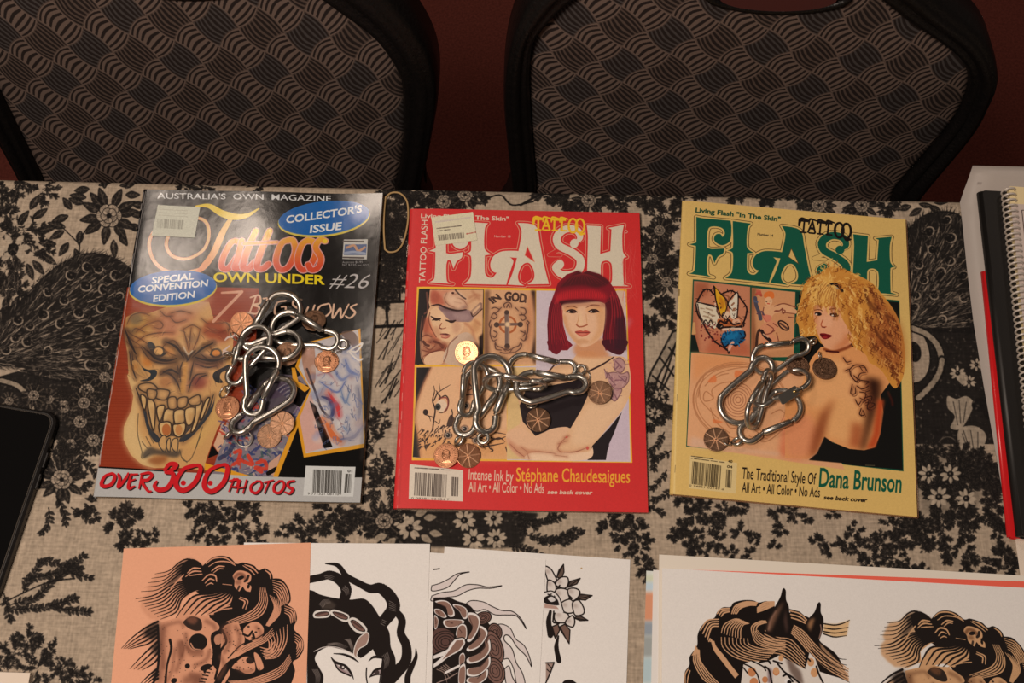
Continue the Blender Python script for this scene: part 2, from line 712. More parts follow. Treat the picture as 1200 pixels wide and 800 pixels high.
def bush(c, rnd, p, r, n, size=6.0, ry=None):
    """a cluster of small leafy twigs growing outwards"""
    ry = ry or r
    k = max(4, int(n / 3.6))
    size = size * .82
    a0 = rnd.uniform(0, 6.28)
    for i in range(k):
        a = a0 + 6.283 * i / k * rnd.choice((1, 1, 1.5)) + rnd.uniform(-.4, .4)
        q = rnd.uniform(.0, .45)
        st = np.array([p[0] + r * q * math.cos(a), p[1] + ry * q * math.sin(a)])
        en = np.array([p[0] + r * rnd.uniform(.8, 1.15) * math.cos(a + .2), p[1] + ry * rnd.uniform(.8, 1.15) * math.sin(a + .2)])
        m = (st + en) / 2 + np.array([rnd.uniform(-.2, .2) * r, rnd.uniform(-.2, .2) * r])
        P = smooth(np.array([st, m, en]), n=4)
        c.line(P, .7, BLK, .95, sm=False)
        for t in range(1, len(P)):
            d = P[t] - P[t - 1]
            g = math.atan2(d[1], d[0])
            for sd in (-1, 1):
                if rnd.random() < .85:
                    leaf(c, P[t], g + sd * rnd.uniform(.5, 1.2), size * rnd.uniform(.6, 1.2), size * rnd.uniform(.34, .5))
        leaf(c, en, g, size, size * .5)


def daisy(c, rnd, p, r, n=9, dark=True):
    p = np.array(p, float)
    if dark:
        bush(c, rnd, p, r * 1.25, 26, r * .8)
    for i in range(n):
        a = i / n * 6.283 + rnd.uniform(-.15, .15)
        d = np.array([math.cos(a), math.sin(a) * .92])
        m = np.array([-d[1], d[0]])
        c.poly([p + d * r * .22, p + d * r * .62 + m * r * .2, p + d * r * 1.0 + m * r * .08, p + d * r * 1.0 - m * r * .08, p + d * r * .62 - m * r * .2], (170, 144, 118), .95, sm=True)
    c.ell(p, r * .32, r * .3, 0, BLK)
    c.ell(p + [-.5, -.5], r * .1, r * .1, 0, (110, 92, 76))


def blossom(c, rnd, p, r):
    """an open flower with broad petals in dark foliage"""
    p = np.array(p, float)
    for i in range(11):
        a = i / 11 * 6.283 + rnd.uniform(-.2, .2)
        leaf(c, p + np.array([math.cos(a), math.sin(a)]) * r * .5, a, r * 1.25, r * .55, vein=True)
    for k, (rr, n) in enumerate(((.8, 6), (.48, 5))):
        for i in range(n):
            a = i / n * 6.283 + k * .5
            q = p + np.array([math.cos(a), math.sin(a) * .9]) * r * rr * .62
            c.ell(q, r * .36 * (1 - .25 * k), r * .28 * (1 - .25 * k), math.degrees(a) + 90, BLK)
            c.ell(q, r * .31 * (1 - .25 * k), r * .23 * (1 - .25 * k), math.degrees(a) + 90, (158, 132, 108))
            for t in (-.12, 0, .12):
                c.line([p + (q - p) * .6, q + np.array([math.cos(a + t * 5), math.sin(a + t * 5)]) * r * .22], .5, BLK, .6, sm=False)
    c.ell(p, r * .16, r * .15, 0, BLK)


def eyespot(c, p, r, an=0):
    p = np.array(p, float)
    c.ell(p, r * 1.25, r * 1.15, an, BLK, .9, blur=.5)
    t0 = an
    c.ring(p, r, r * .88, an, r * .26, (150, 126, 104), .85, -40 + t0, 110 + t0)
    c.ring(p, r * 1.05, r * .95, an, r * .16, (140, 116, 94), .6, -90 + t0, 170 + t0)
    c.ell(p, r * .45, r * .4, an, BLK)
    c.ell(p + [r * .15, -r * .15], r * .16, r * .1, an, (120, 98, 80), .8)


def feathers(c, rnd, outline, root, spots, tips):
    """a fan of tail feathers with eyes: dark field, pale broken barbs running to the root"""
    O = np.array(outline, float)
    c.poly(O, BLK, .96, sm=True)
    S_ = smooth(O, True, 5)
    root = np.array(root, float)
    for q in S_:                                      # ragged rim
        d = (q - root) / (np.hypot(*(q - root)) + 1e-6)
        for k in range(3):
            a = math.atan2(d[1], d[0]) + rnd.uniform(-.6, .6)
            c.line([q - d * 3 + rnd.uniform(-2, 2), q + np.array([math.cos(a), math.sin(a)]) * rnd.uniform(2, 8)], 1.1, BLK, .9, sm=False, taper=(1, .2))
    x0, y0 = O.min(0); x1, y1 = O.max(0)
    for k in range(int((x1 - x0) * (y1 - y0) / 26)):    # fine barbs everywhere
        a = np.array([rnd.uniform(x0, x1), rnd.uniform(y0, y1)])
        d = root - a
        l = np.hypot(*d) + 1e-6
        d = d / l
        g = math.atan2(d[1], d[0]) + rnd.uniform(-.7, .7)
        m = np.min(np.hypot(*(np.array(spots) - a).T))
        if m < 6:
            continue
        e = np.array([math.cos(g), math.sin(g)])
        c.line([a, a + e * rnd.uniform(2, 5), a + e * rnd.uniform(6, 9) + d * 2], rnd.uniform(.4, .9), (146, 122, 100), rnd.uniform(.12, .5), taper=(.4, 1, .2))
    for s in spots:
        s = np.array(s, float)
        d = root - s
        l = np.hypot(*d); d = d / l; n = np.array([-d[1], d[0]])
        for sd in (-1, 1):                            # pale outline of each feather, broken
            for k in range(5):
                t = rnd.uniform(2, min(l * .5, 26))
                o = 6.5 - t * .10
                c.line([s + d * t + n * sd * o, s + d * (t + 4) + n * sd * (o - .5), s + d * (t + 7) + n * sd * (o - 1.4)], rnd.uniform(.7, 1.5), (156, 130, 106), rnd.uniform(.35, .75), taper=(.3, 1, .3))
        for k in range(8):
            a = rnd.uniform(0, 6.28)
            c.line([s + 6 * np.array([math.cos(a), math.sin(a)]), s + rnd.uniform(7, 9.5) * np.array([math.cos(a + .25), math.sin(a + .25)])], .7, (150, 124, 102), rnd.uniform(.3, .7), sm=False)
    for s in spots:
        eyespot(c, s, rnd.uniform(4.6, 6.2), rnd.uniform(-60, 90))
    for (xa, ya), (xb, yb), n in tips:                  # pale streaky area near the body
        for k in range(n):
            a = np.array([rnd.uniform(min(xa, xb), max(xa, xb)), rnd.uniform(min(ya, yb), max(ya, yb))])
            d = root - a
            d /= np.hypot(*d) + 1e-6
            c.line([a, a + d * rnd.uniform(5, 14) + [0, rnd.uniform(-2, 2)]], rnd.uniform(.6, 1.7), (160, 134, 110), rnd.uniform(.4, .85), sm=False, taper=(.4, 1, .3))


def bricks(c, rnd, pts, w, n):
    """a curved course of stones"""
    P = smooth(pts, n=8)
    l = np.concatenate([[0], np.cumsum(np.hypot(*np.diff(P, axis=0).T))])
    c.line(P, w * 1.3, BLK, .95, sm=False)
    for i in range(n):
        t = np.linspace((i + .12) / n, (i + .88) / n, 4) * l[-1]
        q = np.stack([np.interp(t, l, P[:, 0]), np.interp(t, l, P[:, 1])], 1)
        c.line(q, w * .8, (152, 128, 104), .9, sm=False)


def art_cloth(fr):
    c = Canvas(fr, 1.7, LINEN)
    rnd = random.Random(21)
    # far from the traced middle: the same kinds of motifs, scattered
    for i in range(70):
        x, y = rnd.choice((rnd.uniform(-420, -20), rnd.uniform(1215, 1600))), rnd.uniform(190, 1000)
        k = rnd.random()
        if k < .25: blossom(c, rnd, (x, y), rnd.uniform(14, 20))
        elif k < .4: daisy(c, rnd, (x, y), rnd.uniform(9, 14))
        elif k < .7: bush(c, rnd, (x, y), rnd.uniform(18, 40), 60)
        else: sprig(c, rnd, (x, y), rnd.uniform(0, 6.28), rnd.uniform(35, 70))
    for i in range(60):
        x, y = rnd.uniform(-20, 1220), rnd.uniform(830, 1150)
        if rnd.random() < .4: bush(c, rnd, (x, y), rnd.uniform(15, 36), 50)
        else: sprig(c, rnd, (x, y), rnd.uniform(0, 6.28), rnd.uniform(35, 70))
    A = Z(0, 200, 2.857)
    Bq = Z(0, 450, 2.286)
    # --- left: foliage, blossoms, feather fan
    for q, r, n in (('40,60', 16, 36), ('140,60', 18, 26), ('20,150', 14, 40), ('80,200', 22, 60), ('150,260', 10, 30), ('20,330', 18, 60), ('50,390', 16, 50)):
        bush(c, rnd, A(q)[0], r, n, 6.5)
    for q, a in (('60,180', -.9), ('110,160', -.6), ('130,240', .1), ('140,280', .6), ('90,310', 1.2), ('20,360', 2), ('60,350', 1.6), ('100,130', -1), ('110,300', .9), ('60,420', 1.9), ('20,420', 1.6), ('40,110', -1.2), ('130,200', -.2)):
        leaf(c, A(q)[0], a, 21, 9, vein=True)
    daisy(c, rnd, A('45,258')[0], 19, 6, False)
    c.ell(A('42,265')[0], 6, 6.5, 0, BLK)
    for q, a in (('220,190', 3.4), ('240,130', -2.2), ('230,150', 2.8), ('215,200', 2.6), ('270,200', 1.7), ('230,240', 2.2), ('250,260', 1.2), ('300,60', 3.0), ('290,90', 3.3), ('330,50', -.6), ('400,50', -.3), ('420,80', 0), ('440,110', .2),
                 ('430,180', .4), ('400,210', 1.0), ('380,230', 1.5), ('440,150', -.1), ('350,60', -1.6), ('420,60', -.9), ('280,110', -2.8)):
        leaf(c, A(q)[0], a, rnd.uniform(17, 24), 9, vein=True)
    blossom(c, rnd, A('365,150')[0], 20)
    c.line(A('265,290 270,230 300,180'), 1.6, BLK); c.line(A('200,180 230,210 260,240'), 1.2, BLK)
    feathers(c, rnd, A('-10,480 60,440 150,350 220,300 290,275 370,285 440,330 450,400 420,520 390,600 370,690 250,705 140,700 60,660 -20,640'), A('-60,640')[0],
             A('290,322 288,386 345,396 215,435 160,406 338,460 264,476 145,482 297,536 350,576 160,602 260,612 90,572 200,512 50,560 100,520 370,520 300,650 150,690 400,420 385,350 235,350 330,330 60,500 20,600 355,655'),
             ((A('0,590')[0], A('330,700')[0], 130), (A('0,480')[0], A('200,600')[0], 60)))
    c.poly(A('-10,690 60,670 200,700 330,690 380,720 380,900 -10,900'), BLK, .95, sm=False)
    bricks(c, rnd, A('0,700 60,720 100,770 110,830'), 6, 9)
    for q, r in (('290,735', 12), ('180,765', 9), ('350,690', 9), ('250,790', 8), ('320,790', 9), ('30,770', 7)):
        blossom(c, rnd, A(q)[0], r)
    bush(c, rnd, A('240,840')[0], 40, 80, 6)
    # --- lower left
    for q, r in (('170,60', 11), ('215,100', 11), ('130,40', 8), ('250,150', 11), ('90,30', 9), ('225,50', 10), ('190,160', 9)):
        bush(c, rnd, Bq(q)[0], 14, 26, 7); blossom(c, rnd, Bq(q)[0], r)
    bush(c, rnd, Bq('150,220')[0], 26, 70, 8); blossom(c, rnd, Bq('165,255')[0], 17)
    for q, a, l in (('200,200', .3, 30), ('190,330', .5, 26), ('130,330', 1.4, 30), ('200,150', .9, 34), ('150,300', .9, 32), ('230,320', .6, 20)):
        sprig(c, rnd, Bq(q)[0], a, l, 7)
    for q, a, l in (('30,590', -.35, 85), ('60,520', -.1, 66), ('100,470', .3, 50), ('130,600', -.1, 46), ('20,600', .1, 80), ('60,560', -.9, 40), ('150,520', -.5, 40), ('10,560', 1.2, 30), ('180,500', .2, 26)):
        sprig(c, rnd, Bq(q)[0], a, l, 7, 0)
    c.line(Bq('0,590 60,560 130,530 200,520'), 1.4, BLK)
    for q, r, n in (('75,680', 13, 42), ('40,720', 18, 60), ('120,700', 14, 44), ('170,760', 14, 44), ('210,790', 16, 50), ('20,770', 18, 50), ('100,760', 20, 60), ('240,810', 14, 36)):
        bush(c, rnd, Bq(q)[0], r, n, 5)
    for q, r, n in (('310,370', 12, 30), ('345,350', 12, 30), ('330,420', 8, 20), ('225,260', 8, 16), ('240,320', 8, 16), ('220,350', 6, 10)):
        bush(c, rnd, Bq(q)[0], r, n, 7)
    # --- strip between the first and second issue and the band below them
    D = Z(420, 220, 3.077)
    for q, r, n in (('120,40', 16, 46), ('170,20', 14, 40), ('110,120', 18, 60), ('150,180', 18, 60), ('90,230', 12, 40), ('200,60', 12, 30), ('150,250', 14, 40), ('110,290', 16, 50), ('140,330', 14, 34)):
        bush(c, rnd, D(q)[0], r, n, 7)
    for q, r in (('130,100', 9), ('110,190', 9), ('150,290', 9)):
        blossom(c, rnd, D(q)[0], r)
    for k in range(22):
        bush(c, rnd, D('%f,%f' % (rnd.uniform(70, 180), rnd.uniform(40, 400)))[0], 10, 26, 6.5)
    c.line(D('60,412 170,408'), 4, BLK); c.line(D('60,500 160,496'), 4, BLK); c.line(D('100,410 105,500'), 3, BLK, sm=False); c.line(D('150,340 148,410'), 3, BLK, sm=False)
    for i in range(26):
        x = rnd.uniform(60, 160); y = rnd.uniform(520, 780)
        c.line(D('%f,%f %f,%f' % (x, y, x + rnd.uniform(20, 50), y - rnd.uniform(40, 90))), rnd.uniform(1.5, 4), BLK, .92, sm=False, taper=(.5, 1, .4))
    bush(c, rnd, P1('440,520')[0], 22, 60, 8, 40); bush(c, rnd, P1('445,570')[0], 22, 70, 6, 26)
    E_ = Z(150, 580, 3.75)
    for q, r, n in (('20,90', 9, 26), ('10,190', 10, 26), ('60,190', 10, 24), ('100,180', 9, 20), ('270,60', 8, 22), ('320,80', 10, 30), ('400,60', 12, 40), ('400,120', 9, 34), ('410,180', 10, 36), ('330,130', 9, 24), ('290,180', 6, 14), ('340,185', 8, 16),
                    ('480,60', 12, 40), ('540,50', 8, 22), ('570,95', 5, 12), ('480,120', 9, 24), ('520,150', 5, 9), ('520,195', 8, 22), ('590,150', 6, 16), ('580,190', 9, 22), ('850,60', 8, 22), ('900,70', 10, 30), ('1000,60', 14, 50),
                    ('680,160', 7, 16), ('740,130', 10, 34), ('790,180', 11, 38), ('840,130', 10, 34), ('900,150', 12, 44), ('960,130', 10, 30), ('1000,100', 10, 36), ('1040,160', 7, 18), ('960,190', 10, 26), ('1130,90', 10, 34), ('1150,150', 10, 34), ('1110,190', 9, 26), ('1190,60', 10, 30), ('1180,190', 10, 30)):
        bush(c, rnd, E_(q)[0], r, n, 5.4)
    Lw = Z(430, 560, 3)
    c.poly(Lw('0,120 300,115 560,120 600,130 560,180 520,240 240,240 60,220 0,190'), BLK, .93, sm=True, blur=1)
    for q, r in (('342,148', 13), ('375,215', 13), ('455,212', 12), ('445,140', 11), ('150,175', 15), ('120,150', 10)):
        daisy(c, rnd, Lw(q)[0], r, 10, False)
    blossom(c, rnd, Lw('60,150')[0], 14)
    for q, a in (('220,190', .2), ('190,200', .6), ('100,210', 2.4), ('70,200', 2.9), ('170,130', -.4), ('200,140', -.1)):
        leaf(c, Lw(q)[0], a, 15, 8, (150, 126, 102))
    for q, a, l in (('540,160', .1, 40), ('560,200', .3, 44), ('600,230', -.2, 40), ('640,240', -.6, 34), ('500,240', .1, 60), ('610,160', -.5, 26), ('690,240', -1.0, 26)):
        sprig(c, rnd, Lw(q)[0], a, l, 6.4, 0)
    bush(c, rnd, Lw('560,150')[0], 14, 40, 6)
    for q, r, n in (('850,150', 9, 30), ('900,130', 10, 34), ('900,190', 12, 48), ('960,190', 10, 30), ('940,150', 9, 26), ('890,230', 7, 18), ('920,255', 7, 16), ('960,250', 9, 22), ('970,310', 12, 40), ('980,340', 9, 26), ('830,180', 5, 10), ('990,210', 5, 10), ('1110,90', 8, 24), ('1150,130', 10, 36), ('1180,90', 9, 26),
                    ('1080,200', 7, 18), ('1120,180', 9, 26), ('1160,200', 8, 20), ('1150,250', 8, 20), ('1190,250', 7, 16)):
        bush(c, rnd, Lw(q)[0], r, n, 5.2)
    # --- strip between the red and the cream issue
    F_ = Z(740, 220, 1.818)
    for q, r, n in (('40,20', 14, 50), ('70,60', 20, 80), ('50,110', 18, 60), ('80,140', 16, 60), ('60,180', 18, 60), ('50,230', 12, 44), ('70,250', 10, 34), ('40,290', 10, 30), ('80,280', 8, 22), ('90,20', 12, 36)):
        bush(c, rnd, F_(q)[0], r, n, 6.5)
    for q in ('60,90', '75,200', '45,150'):
        blossom(c, rnd, F_(q)[0], 9)
    bricks(c, rnd, F_('96,310 70,360 45,410 36,480'), 9, 9)
    for s in ('95,330 75,390 60,430', '90,380 66,430', '60,360 90,400', '45,400 80,430', '40,440 70,470', '80,340 96,360'):
        c.line(F_(s), 2.2, BLK, .95, sm=False)
    for q, r, n in (('50,440', 10, 46), ('60,480', 11, 50), ('45,500', 9, 34), ('75,460', 8, 26)):
        bush(c, rnd, F_(q)[0], r, n, 6)
    for q in ('60,440', '50,480'):
        daisy(c, rnd, F_(q)[0], 7, 8, False)
    for q, a, l in (('70,520', 1.9, 26), ('85,560', 2.6, 22), ('75,600', 1.8, 26), ('30,680', .2, 20), ('90,640', 2.4, 26), ('40,560', 1.2, 20)):
        sprig(c, rnd, F_(q)[0], a, l, 6)
    # --- right of the cream issue: second feather fan, stone ring, shells, daisies
    R_ = Z(1050, 220, 3.333)
    for q, a in (('90,60', .2), ('100,80', 2.6), ('150,55', -.1), ('130,70', .5), ('60,70', 2.9)):
        leaf(c, R_(q)[0], a, 17, 8, vein=True)
    feathers(c, rnd, R_('30,200 60,150 110,105 200,90 270,130 330,300 360,430 380,560 200,560 100,550 40,540'), R_('20,560')[0],
             R_('200,125 215,195 140,240 90,300 212,285 265,340 150,420 265,430 75,465 80,420 175,330 130,170 290,230 300,500 180,515 110,360'),
             ((R_('60,400')[0], R_('300,545')[0], 120), (R_('60,260')[0], R_('250,380')[0], 40)))
    c.poly(R_('20,545 200,545 390,540 400,1000 20,1000'), BLK, .95, sm=False)
    S2 = Z(1060, 420, 2.964)
    c.ell(R_('60,650')[0], 22, 34, -10, (158, 132, 108)); c.ell(R_('72,640')[0], 8, 12, -10, BLK); c.ring(R_('60,650')[0], 22, 34, -10, 1.6, BLK)
    bricks(c, rnd, R_('60,545 120,570 165,620 178,690 150,760 110,800'), 8, 13)
    bricks(c, rnd, S2('132,0 120,50 90,95 45,140'), 7, 6)
    for s in ('150,130 180,140 215,130 240,160 200,240 160,240 175,200 150,170', '195,240 250,235 285,270 260,320 210,325 185,280', '170,40 220,60 200,90'):
        c.poly(S2(s), (158, 134, 110), .95, sm=True)
    for s in ('170,150 185,230', '190,145 195,225', '215,150 205,220', '205,250 225,310', '230,250 240,315', '255,255 255,310', '200,260 215,300'):
        c.line(S2(s), 1.0, BLK, .7)
    for q, r in (('185,50', 9), ('225,80', 8), ('85,400', 12), ('160,400', 12), ('120,480', 13), ('215,485', 12), ('250,20', 8)):
        daisy(c, rnd, S2(q)[0], r, 8, False)
    for q in ('300,190', '260,160'):
        c.ell(S2(q)[0], 9, 8, 0, BLK)
    c.ring(S2('150,310')[0], 12, 13, 0, 1, (120, 100, 82), .7)
    c.poly(S2('40,160 150,250 200,340 330,340 330,520 200,560 60,540 40,400'), BLK, .25, blur=4)
    for k in range(16):
        bush(c, rnd, S2('%f,%f' % (rnd.uniform(60, 330), rnd.uniform(330, 470)))[0], 12, 30, 6.5)
    # right lower linen with sprigs (paint the linen back first)
    c.poly(S2('250,340 345,330 420,600 420,800 -60,800 -60,560 60,560 150,600 230,560 270,470'), LINEN, 1, sm=False, blur=2)
    for q, r in (('85,400', 12), ('160,400', 12), ('120,480', 13), ('215,485', 12)):
        daisy(c, rnd, S2(q)[0], r, 8, True)
    for q, r, n in (('30,570', 10, 40), ('60,600', 14, 50), ('130,560', 12, 40), ('180,560', 12, 40), ('230,560', 12, 40), ('300,480', 10, 34), ('320,440', 10, 30), ('310,530', 10, 30), ('140,640', 8, 20), ('150,690', 6, 14), ('220,640', 9, 26), ('230,700', 8, 22), ('210,730', 7, 18), ('340,690', 12, 46), ('290,720', 9, 32),
                    ('370,720', 10, 36), ('325,600', 9, 26), ('350,580', 8, 22), ('345,660', 7, 20), ('20,720', 7, 18), ('70,730', 5, 10), ('-20,640', 8, 20), ('270,380', 8, 20)):
        bush(c, rnd, S2(q)[0], r, n, 6)
    for k in range(14):
        bush(c, rnd, S2('%f,%f' % (rnd.uniform(230, 340), rnd.uniform(330, 420)))[0], 9, 24, 6)
    for q, a, l in (('270,370', .9, 30), ('290,420', 1.2, 40), ('240,540', .6, 40), ('120,570', 1.5, 46), ('200,560', 1.3, 46), ('280,520', .9, 34), ('60,600', 1.1, 20)):
        sprig(c, rnd, S2(q)[0], a, l, 6, 0)
    # --- band between the cream issue and the large print
    T2 = Z(738, 562, 2.597)
    for q, r, n in (('200,80', 9, 24), ('150,150', 9, 20), ('240,140', 13, 44), ('290,100', 12, 36), ('330,80', 10, 26), ('190,200', 9, 24), ('270,190', 11, 32), ('340,160', 10, 26), ('380,180', 6, 12), ('370,230', 9, 20), ('310,220', 7, 14), ('450,100', 8, 18), ('500,100', 10, 28), ('460,150', 8, 20), ('440,200', 5, 10), ('540,115', 6, 12), ('620,100', 8, 16),
                    ('570,190', 8, 18), ('610,210', 9, 20), ('660,190', 10, 24), ('700,210', 12, 34), ('760,200', 14, 44), ('740,250', 12, 34), ('810,240', 12, 34), ('850,170', 14, 46), ('800,140', 14, 46), ('880,140', 14, 46), ('900,190', 10, 28), ('690,150', 9, 22), ('890,270', 6, 12), ('710,260', 7, 14)):
        bush(c, rnd, T2(q)[0], r, n, 5.4)
    # --- far strip above the issues
    for x, y, r, n in ((215, 218, 12, 26), (240, 216, 12, 24), (300, 216, 8, 14), (470, 218, 10, 30), (500, 226, 14, 44), (530, 232, 14, 44), (560, 226, 12, 34), (640, 226, 14, 50), (670, 234, 14, 50), (700, 230, 12, 40), (730, 236, 14, 46), (860, 226, 10, 30), (900, 224, 14, 44),
                       (940, 228, 14, 40), (1000, 234, 14, 44), (1040, 236, 14, 44), (820, 224, 8, 20)):
        bush(c, rnd, (x, y), r, n, 7)
    for x, y in ((520, 236), (545, 228), (690, 234), (960, 240), (1010, 240)):
        blossom(c, rnd, (x, y), 12)
    c.line(P1('560,238 585,228 600,240 625,236'), 2, BLK); c.line(P1('610,240 640,226 690,222'), 3, BLK)
    # the print is worn and grainy: pale flecks in the dark, dark flecks on the linen
    g = np.random.default_rng(5).normal(0, 1, (c.h, c.w))
    g = Canvas.box(g, 1); g /= g.std()
    f = np.clip((g - 1.3) * .3, 0, .3)[..., None].astype(np.float32)
    c.a = c.a * (1 - f) + f * np.array([150, 126, 104], np.float32) / 255
    c.a *= (1 + .03 * g[..., None]).astype(np.float32)
    return c


clothF = Frame((-0.95, -0.27), 0.0, 1.90, EDGE + 0.27, -0.0045)
m_cloth = art_cloth(clothF).material('printed_linen', 0.9, 0.1, refl=0.74)
nt = m_cloth.node_tree
nt.nodes['Image Texture'].extension = 'MIRROR'
# woven threads: two stretched noises as tint and bump
tc = nt.nodes.new('ShaderNodeTexCoord')
bs = nt.nodes['Principled BSDF']
th = []
for sc in ((520, 60, 520), (60, 520, 60)):
    mp = nt.nodes.new('ShaderNodeMapping')
    mp.inputs['Scale'].default_value = sc
    nz = nt.nodes.new('ShaderNodeTexNoise')
    nz.inputs['Scale'].default_value = 1.0
    nz.inputs['Detail'].default_value = 2.0
    nt.links.new(tc.outputs['Object'], mp.inputs['Vector'])
    nt.links.new(mp.outputs['Vector'], nz.inputs['Vector'])
    th.append(nz)
ad = nt.nodes.new('ShaderNodeMath')
ad.operation = 'ADD'
nt.links.new(th[0].outputs['Fac'], ad.inputs[0])
nt.links.new(th[1].outputs['Fac'], ad.inputs[1])
mr = nt.nodes.new('ShaderNodeMapRange')
mr.inputs['From Min'].default_value = 0.6
mr.inputs['From Max'].default_value = 1.4
mr.inputs['To Min'].default_value = 0.72
mr.inputs['To Max'].default_value = 1.22
nt.links.new(ad.outputs[0], mr.inputs['Value'])
mx = nt.nodes.new('ShaderNodeMix')
mx.data_type = 'RGBA'
mx.blend_type = 'MULTIPLY'
mx.inputs['Factor'].default_value = 1.0
nt.links.new(nt.nodes['Image Texture'].outputs['Color'], mx.inputs['A'])
nt.links.new(mr.outputs['Result'], mx.inputs['B'])
nt.links.new(mx.outputs['Result'], bs.inputs['Base Color'])
bp = nt.nodes.new('ShaderNodeBump')
bp.inputs['Strength'].default_value = 0.35
bp.inputs['Distance'].default_value = 0.0008
nt.links.new(ad.outputs[0], bp.inputs['Height'])
nt.links.new(bp.outputs['Normal'], bs.inputs['Normal'])

# the cloth: over the far edge and down, over the near edge and down
prof = []                                   # (y, z, v)
y0, y1, r = -0.257, EDGE, 0.008
for z in np.linspace(-0.34, -0.02, 6):
    prof.append((y0 - 0.006, z))
for a in np.linspace(180, 90, 5):
    prof.append((y0 + r * math.cos(math.radians(a)) + 0.002, -r + r * math.sin(math.radians(a))))
for y in np.linspace(y0 + 0.02, y1 - 0.012, 60):
    prof.append((y, 0.0))
for a in np.linspace(90, 0, 6):
    prof.append((y1 - r + r * math.cos(math.radians(a)), -r + r * math.sin(math.radians(a))))
for z in np.linspace(-0.02, -0.215, 6):
    prof.append((y1 + 0.002, z))
prof = np.array(prof)
sl = np.concatenate([[0], np.cumsum(np.hypot(*np.diff(prof, axis=0).T))])
k0 = int(np.argmin(np.abs(prof[:, 0] - 0.0) + np.abs(prof[:, 1]) * 10))
vv = (prof[k0, 0] + (sl - sl[k0]) - clothF.o[1]) / clothF.H
xs = np.linspace(-0.93, 0.93, 140)
rw = np.random.default_rng(2)
V, UV, F = [], [], []
ph = [(rw.uniform(6, 40), rw.uniform(4, 30), rw.uniform(0, 6.3)) for _ in range(10)]
for j, (y, z) in enumerate(prof):
    for x in xs:
        dy = dz = 0.0
        if z < -0.012:                      # folds of the hanging parts
            amp = 0.010 * min(1, (-z - .01) / .15)
            dy = amp * math.sin(x * 26) * (1 if y > 0 else -1) + amp * (1 if y > 0 else -1)
        else:
            dz = -0.00022 - 0.00022 * sum(math.sin(a * x + b * y + c_) for a, b, c_ in ph) / 3
            dz = min(dz, 0.0)
        V.append((x, y + dy, ZCLOTH + z + dz))
        UV.append(((x - clothF.o[0]) / clothF.W, vv[j]))
n = len(xs)
for j in range(len(prof) - 1):
    for i in range(n - 1):
        F.append((j * n + i, j * n + i + 1, (j + 1) * n + i + 1, (j + 1) * n + i))
cloth = mesh_obj('tablecloth', V, F, m_cloth, smooth=True, uvs=UV)
tag(cloth, 'black and beige floral linen tablecloth covering the table', 'tablecloth')

# ================================================================== two chairs behind the table
def fabric_image():
    n = 640
    a, b = np.meshgrid((np.arange(n) + .5) / n * 2, (np.arange(n) + .5) / n * 2)
    dl = 0.115
    aw = a + dl * np.sin(np.pi * b) * np.cos(np.pi * a)
    bw = b - dl * np.sin(np.pi * a) * np.cos(np.pi * b)
    i, j = np.floor(aw).astype(int), np.floor(bw).astype(int)
    f, g = aw - i, bw - j
    light = ((i + j) % 2) == 1
    darkc = (~light) & (i % 2 == 0)
    rng = np.random.default_rng(1)
    rag = Canvas.box(rng.normal(0, 1, (n, n)), 2) * 0.5
    sl_ = 0.5 + 0.5 * np.sin(2 * np.pi * 7 * (g + 0.05 * np.sin(np.pi * f)) + rag)
    sd = 0.5 + 0.5 * np.sin(2 * np.pi * 8 * (f + 0.05 * np.sin(np.pi * g)) + rag * 1.4)
    lv = np.where(light, np.clip((sl_ - 0.28) * 3.2, 0, 1), np.clip((sd - 0.45) * 3.0, 0, 1))
    edge = np.minimum(np.minimum(f, 1 - f), np.minimum(g, 1 - g))
    brown = np.array([0.150, 0.108, 0.091])
    grey = np.array([0.062, 0.055, 0.055])
    dark = np.array([0.020, 0.014, 0.013])
    top = np.where(light[..., None], brown, np.where(darkc[..., None], grey, brown * 0.62))
    c = dark + (top - dark) * lv[..., None]
    rim = (np.clip((0.045 - edge) * 60, 0, 1) * np.where(light, 1.0, 0.35))[..., None]
    c = c * (1 - rim) + brown * rim
    c = c * (1 + 0.12 * rng.normal(0, 1, (n, n, 1)))
    im = bpy.data.images.new('woven_fabric', n, n, alpha=False)
    px = np.ones((n, n, 4), np.float32)
    px[..., :3] = lin2srgb(np.clip(c, 0.003, 1))
    im.pixels.foreach_set(px.ravel())
    im.update()
    im.pack()
    return im


m_fab = new_mat('basket_pattern_fabric', (1, 1, 1, 1), 0.9, 0, 0.2)
_t = m_fab.node_tree.nodes.new('ShaderNodeTexImage')
_t.image = fabric_image()
m_fab.node_tree.links.new(_t.outputs['Color'], m_fab.node_tree.nodes['Principled BSDF'].inputs['Base Color'])
m_vinyl = new_mat('black_vinyl', L8(15, 13, 13), 0.42, 0, 0.3)
add_noise(m_vinyl, 160, 0.7, 1.2, 0.9, 330)
m_seatf = m_fab
m_frame = new_mat('black_tube', L8(20, 18, 17), 0.35, 0.6)


def back_plane(y_at, z_at, lean):
    """maps photo points onto the leaning front plane of a backrest: -> (x, height along the plane)"""
    Rm = Matrix.Rotation(CAM_T, 3, 'X') @ Matrix.Rotation(CAM_R, 3, 'Z')
    nrm = Vector((0, -math.cos(lean), math.sin(lean)))
    p0 = Vector((0, y_at, z_at))
    eu = Vector((0, math.sin(lean), math.cos(lean)))
    o = Vector((0, 0, ZC + CAM_H))
    def f(P):
        out = []
        for x, y in np.atleast_2d(P):
            d = Rm @ Vector((x - 600, 400 - y, -CAM_F))
            t = (p0 - o).dot(nrm) / d.dot(nrm)
            q = o + d * t
            out.append((q.x, (q - p0).dot(eu)))
        return np.array(out)
    return f, p0, eu, nrm


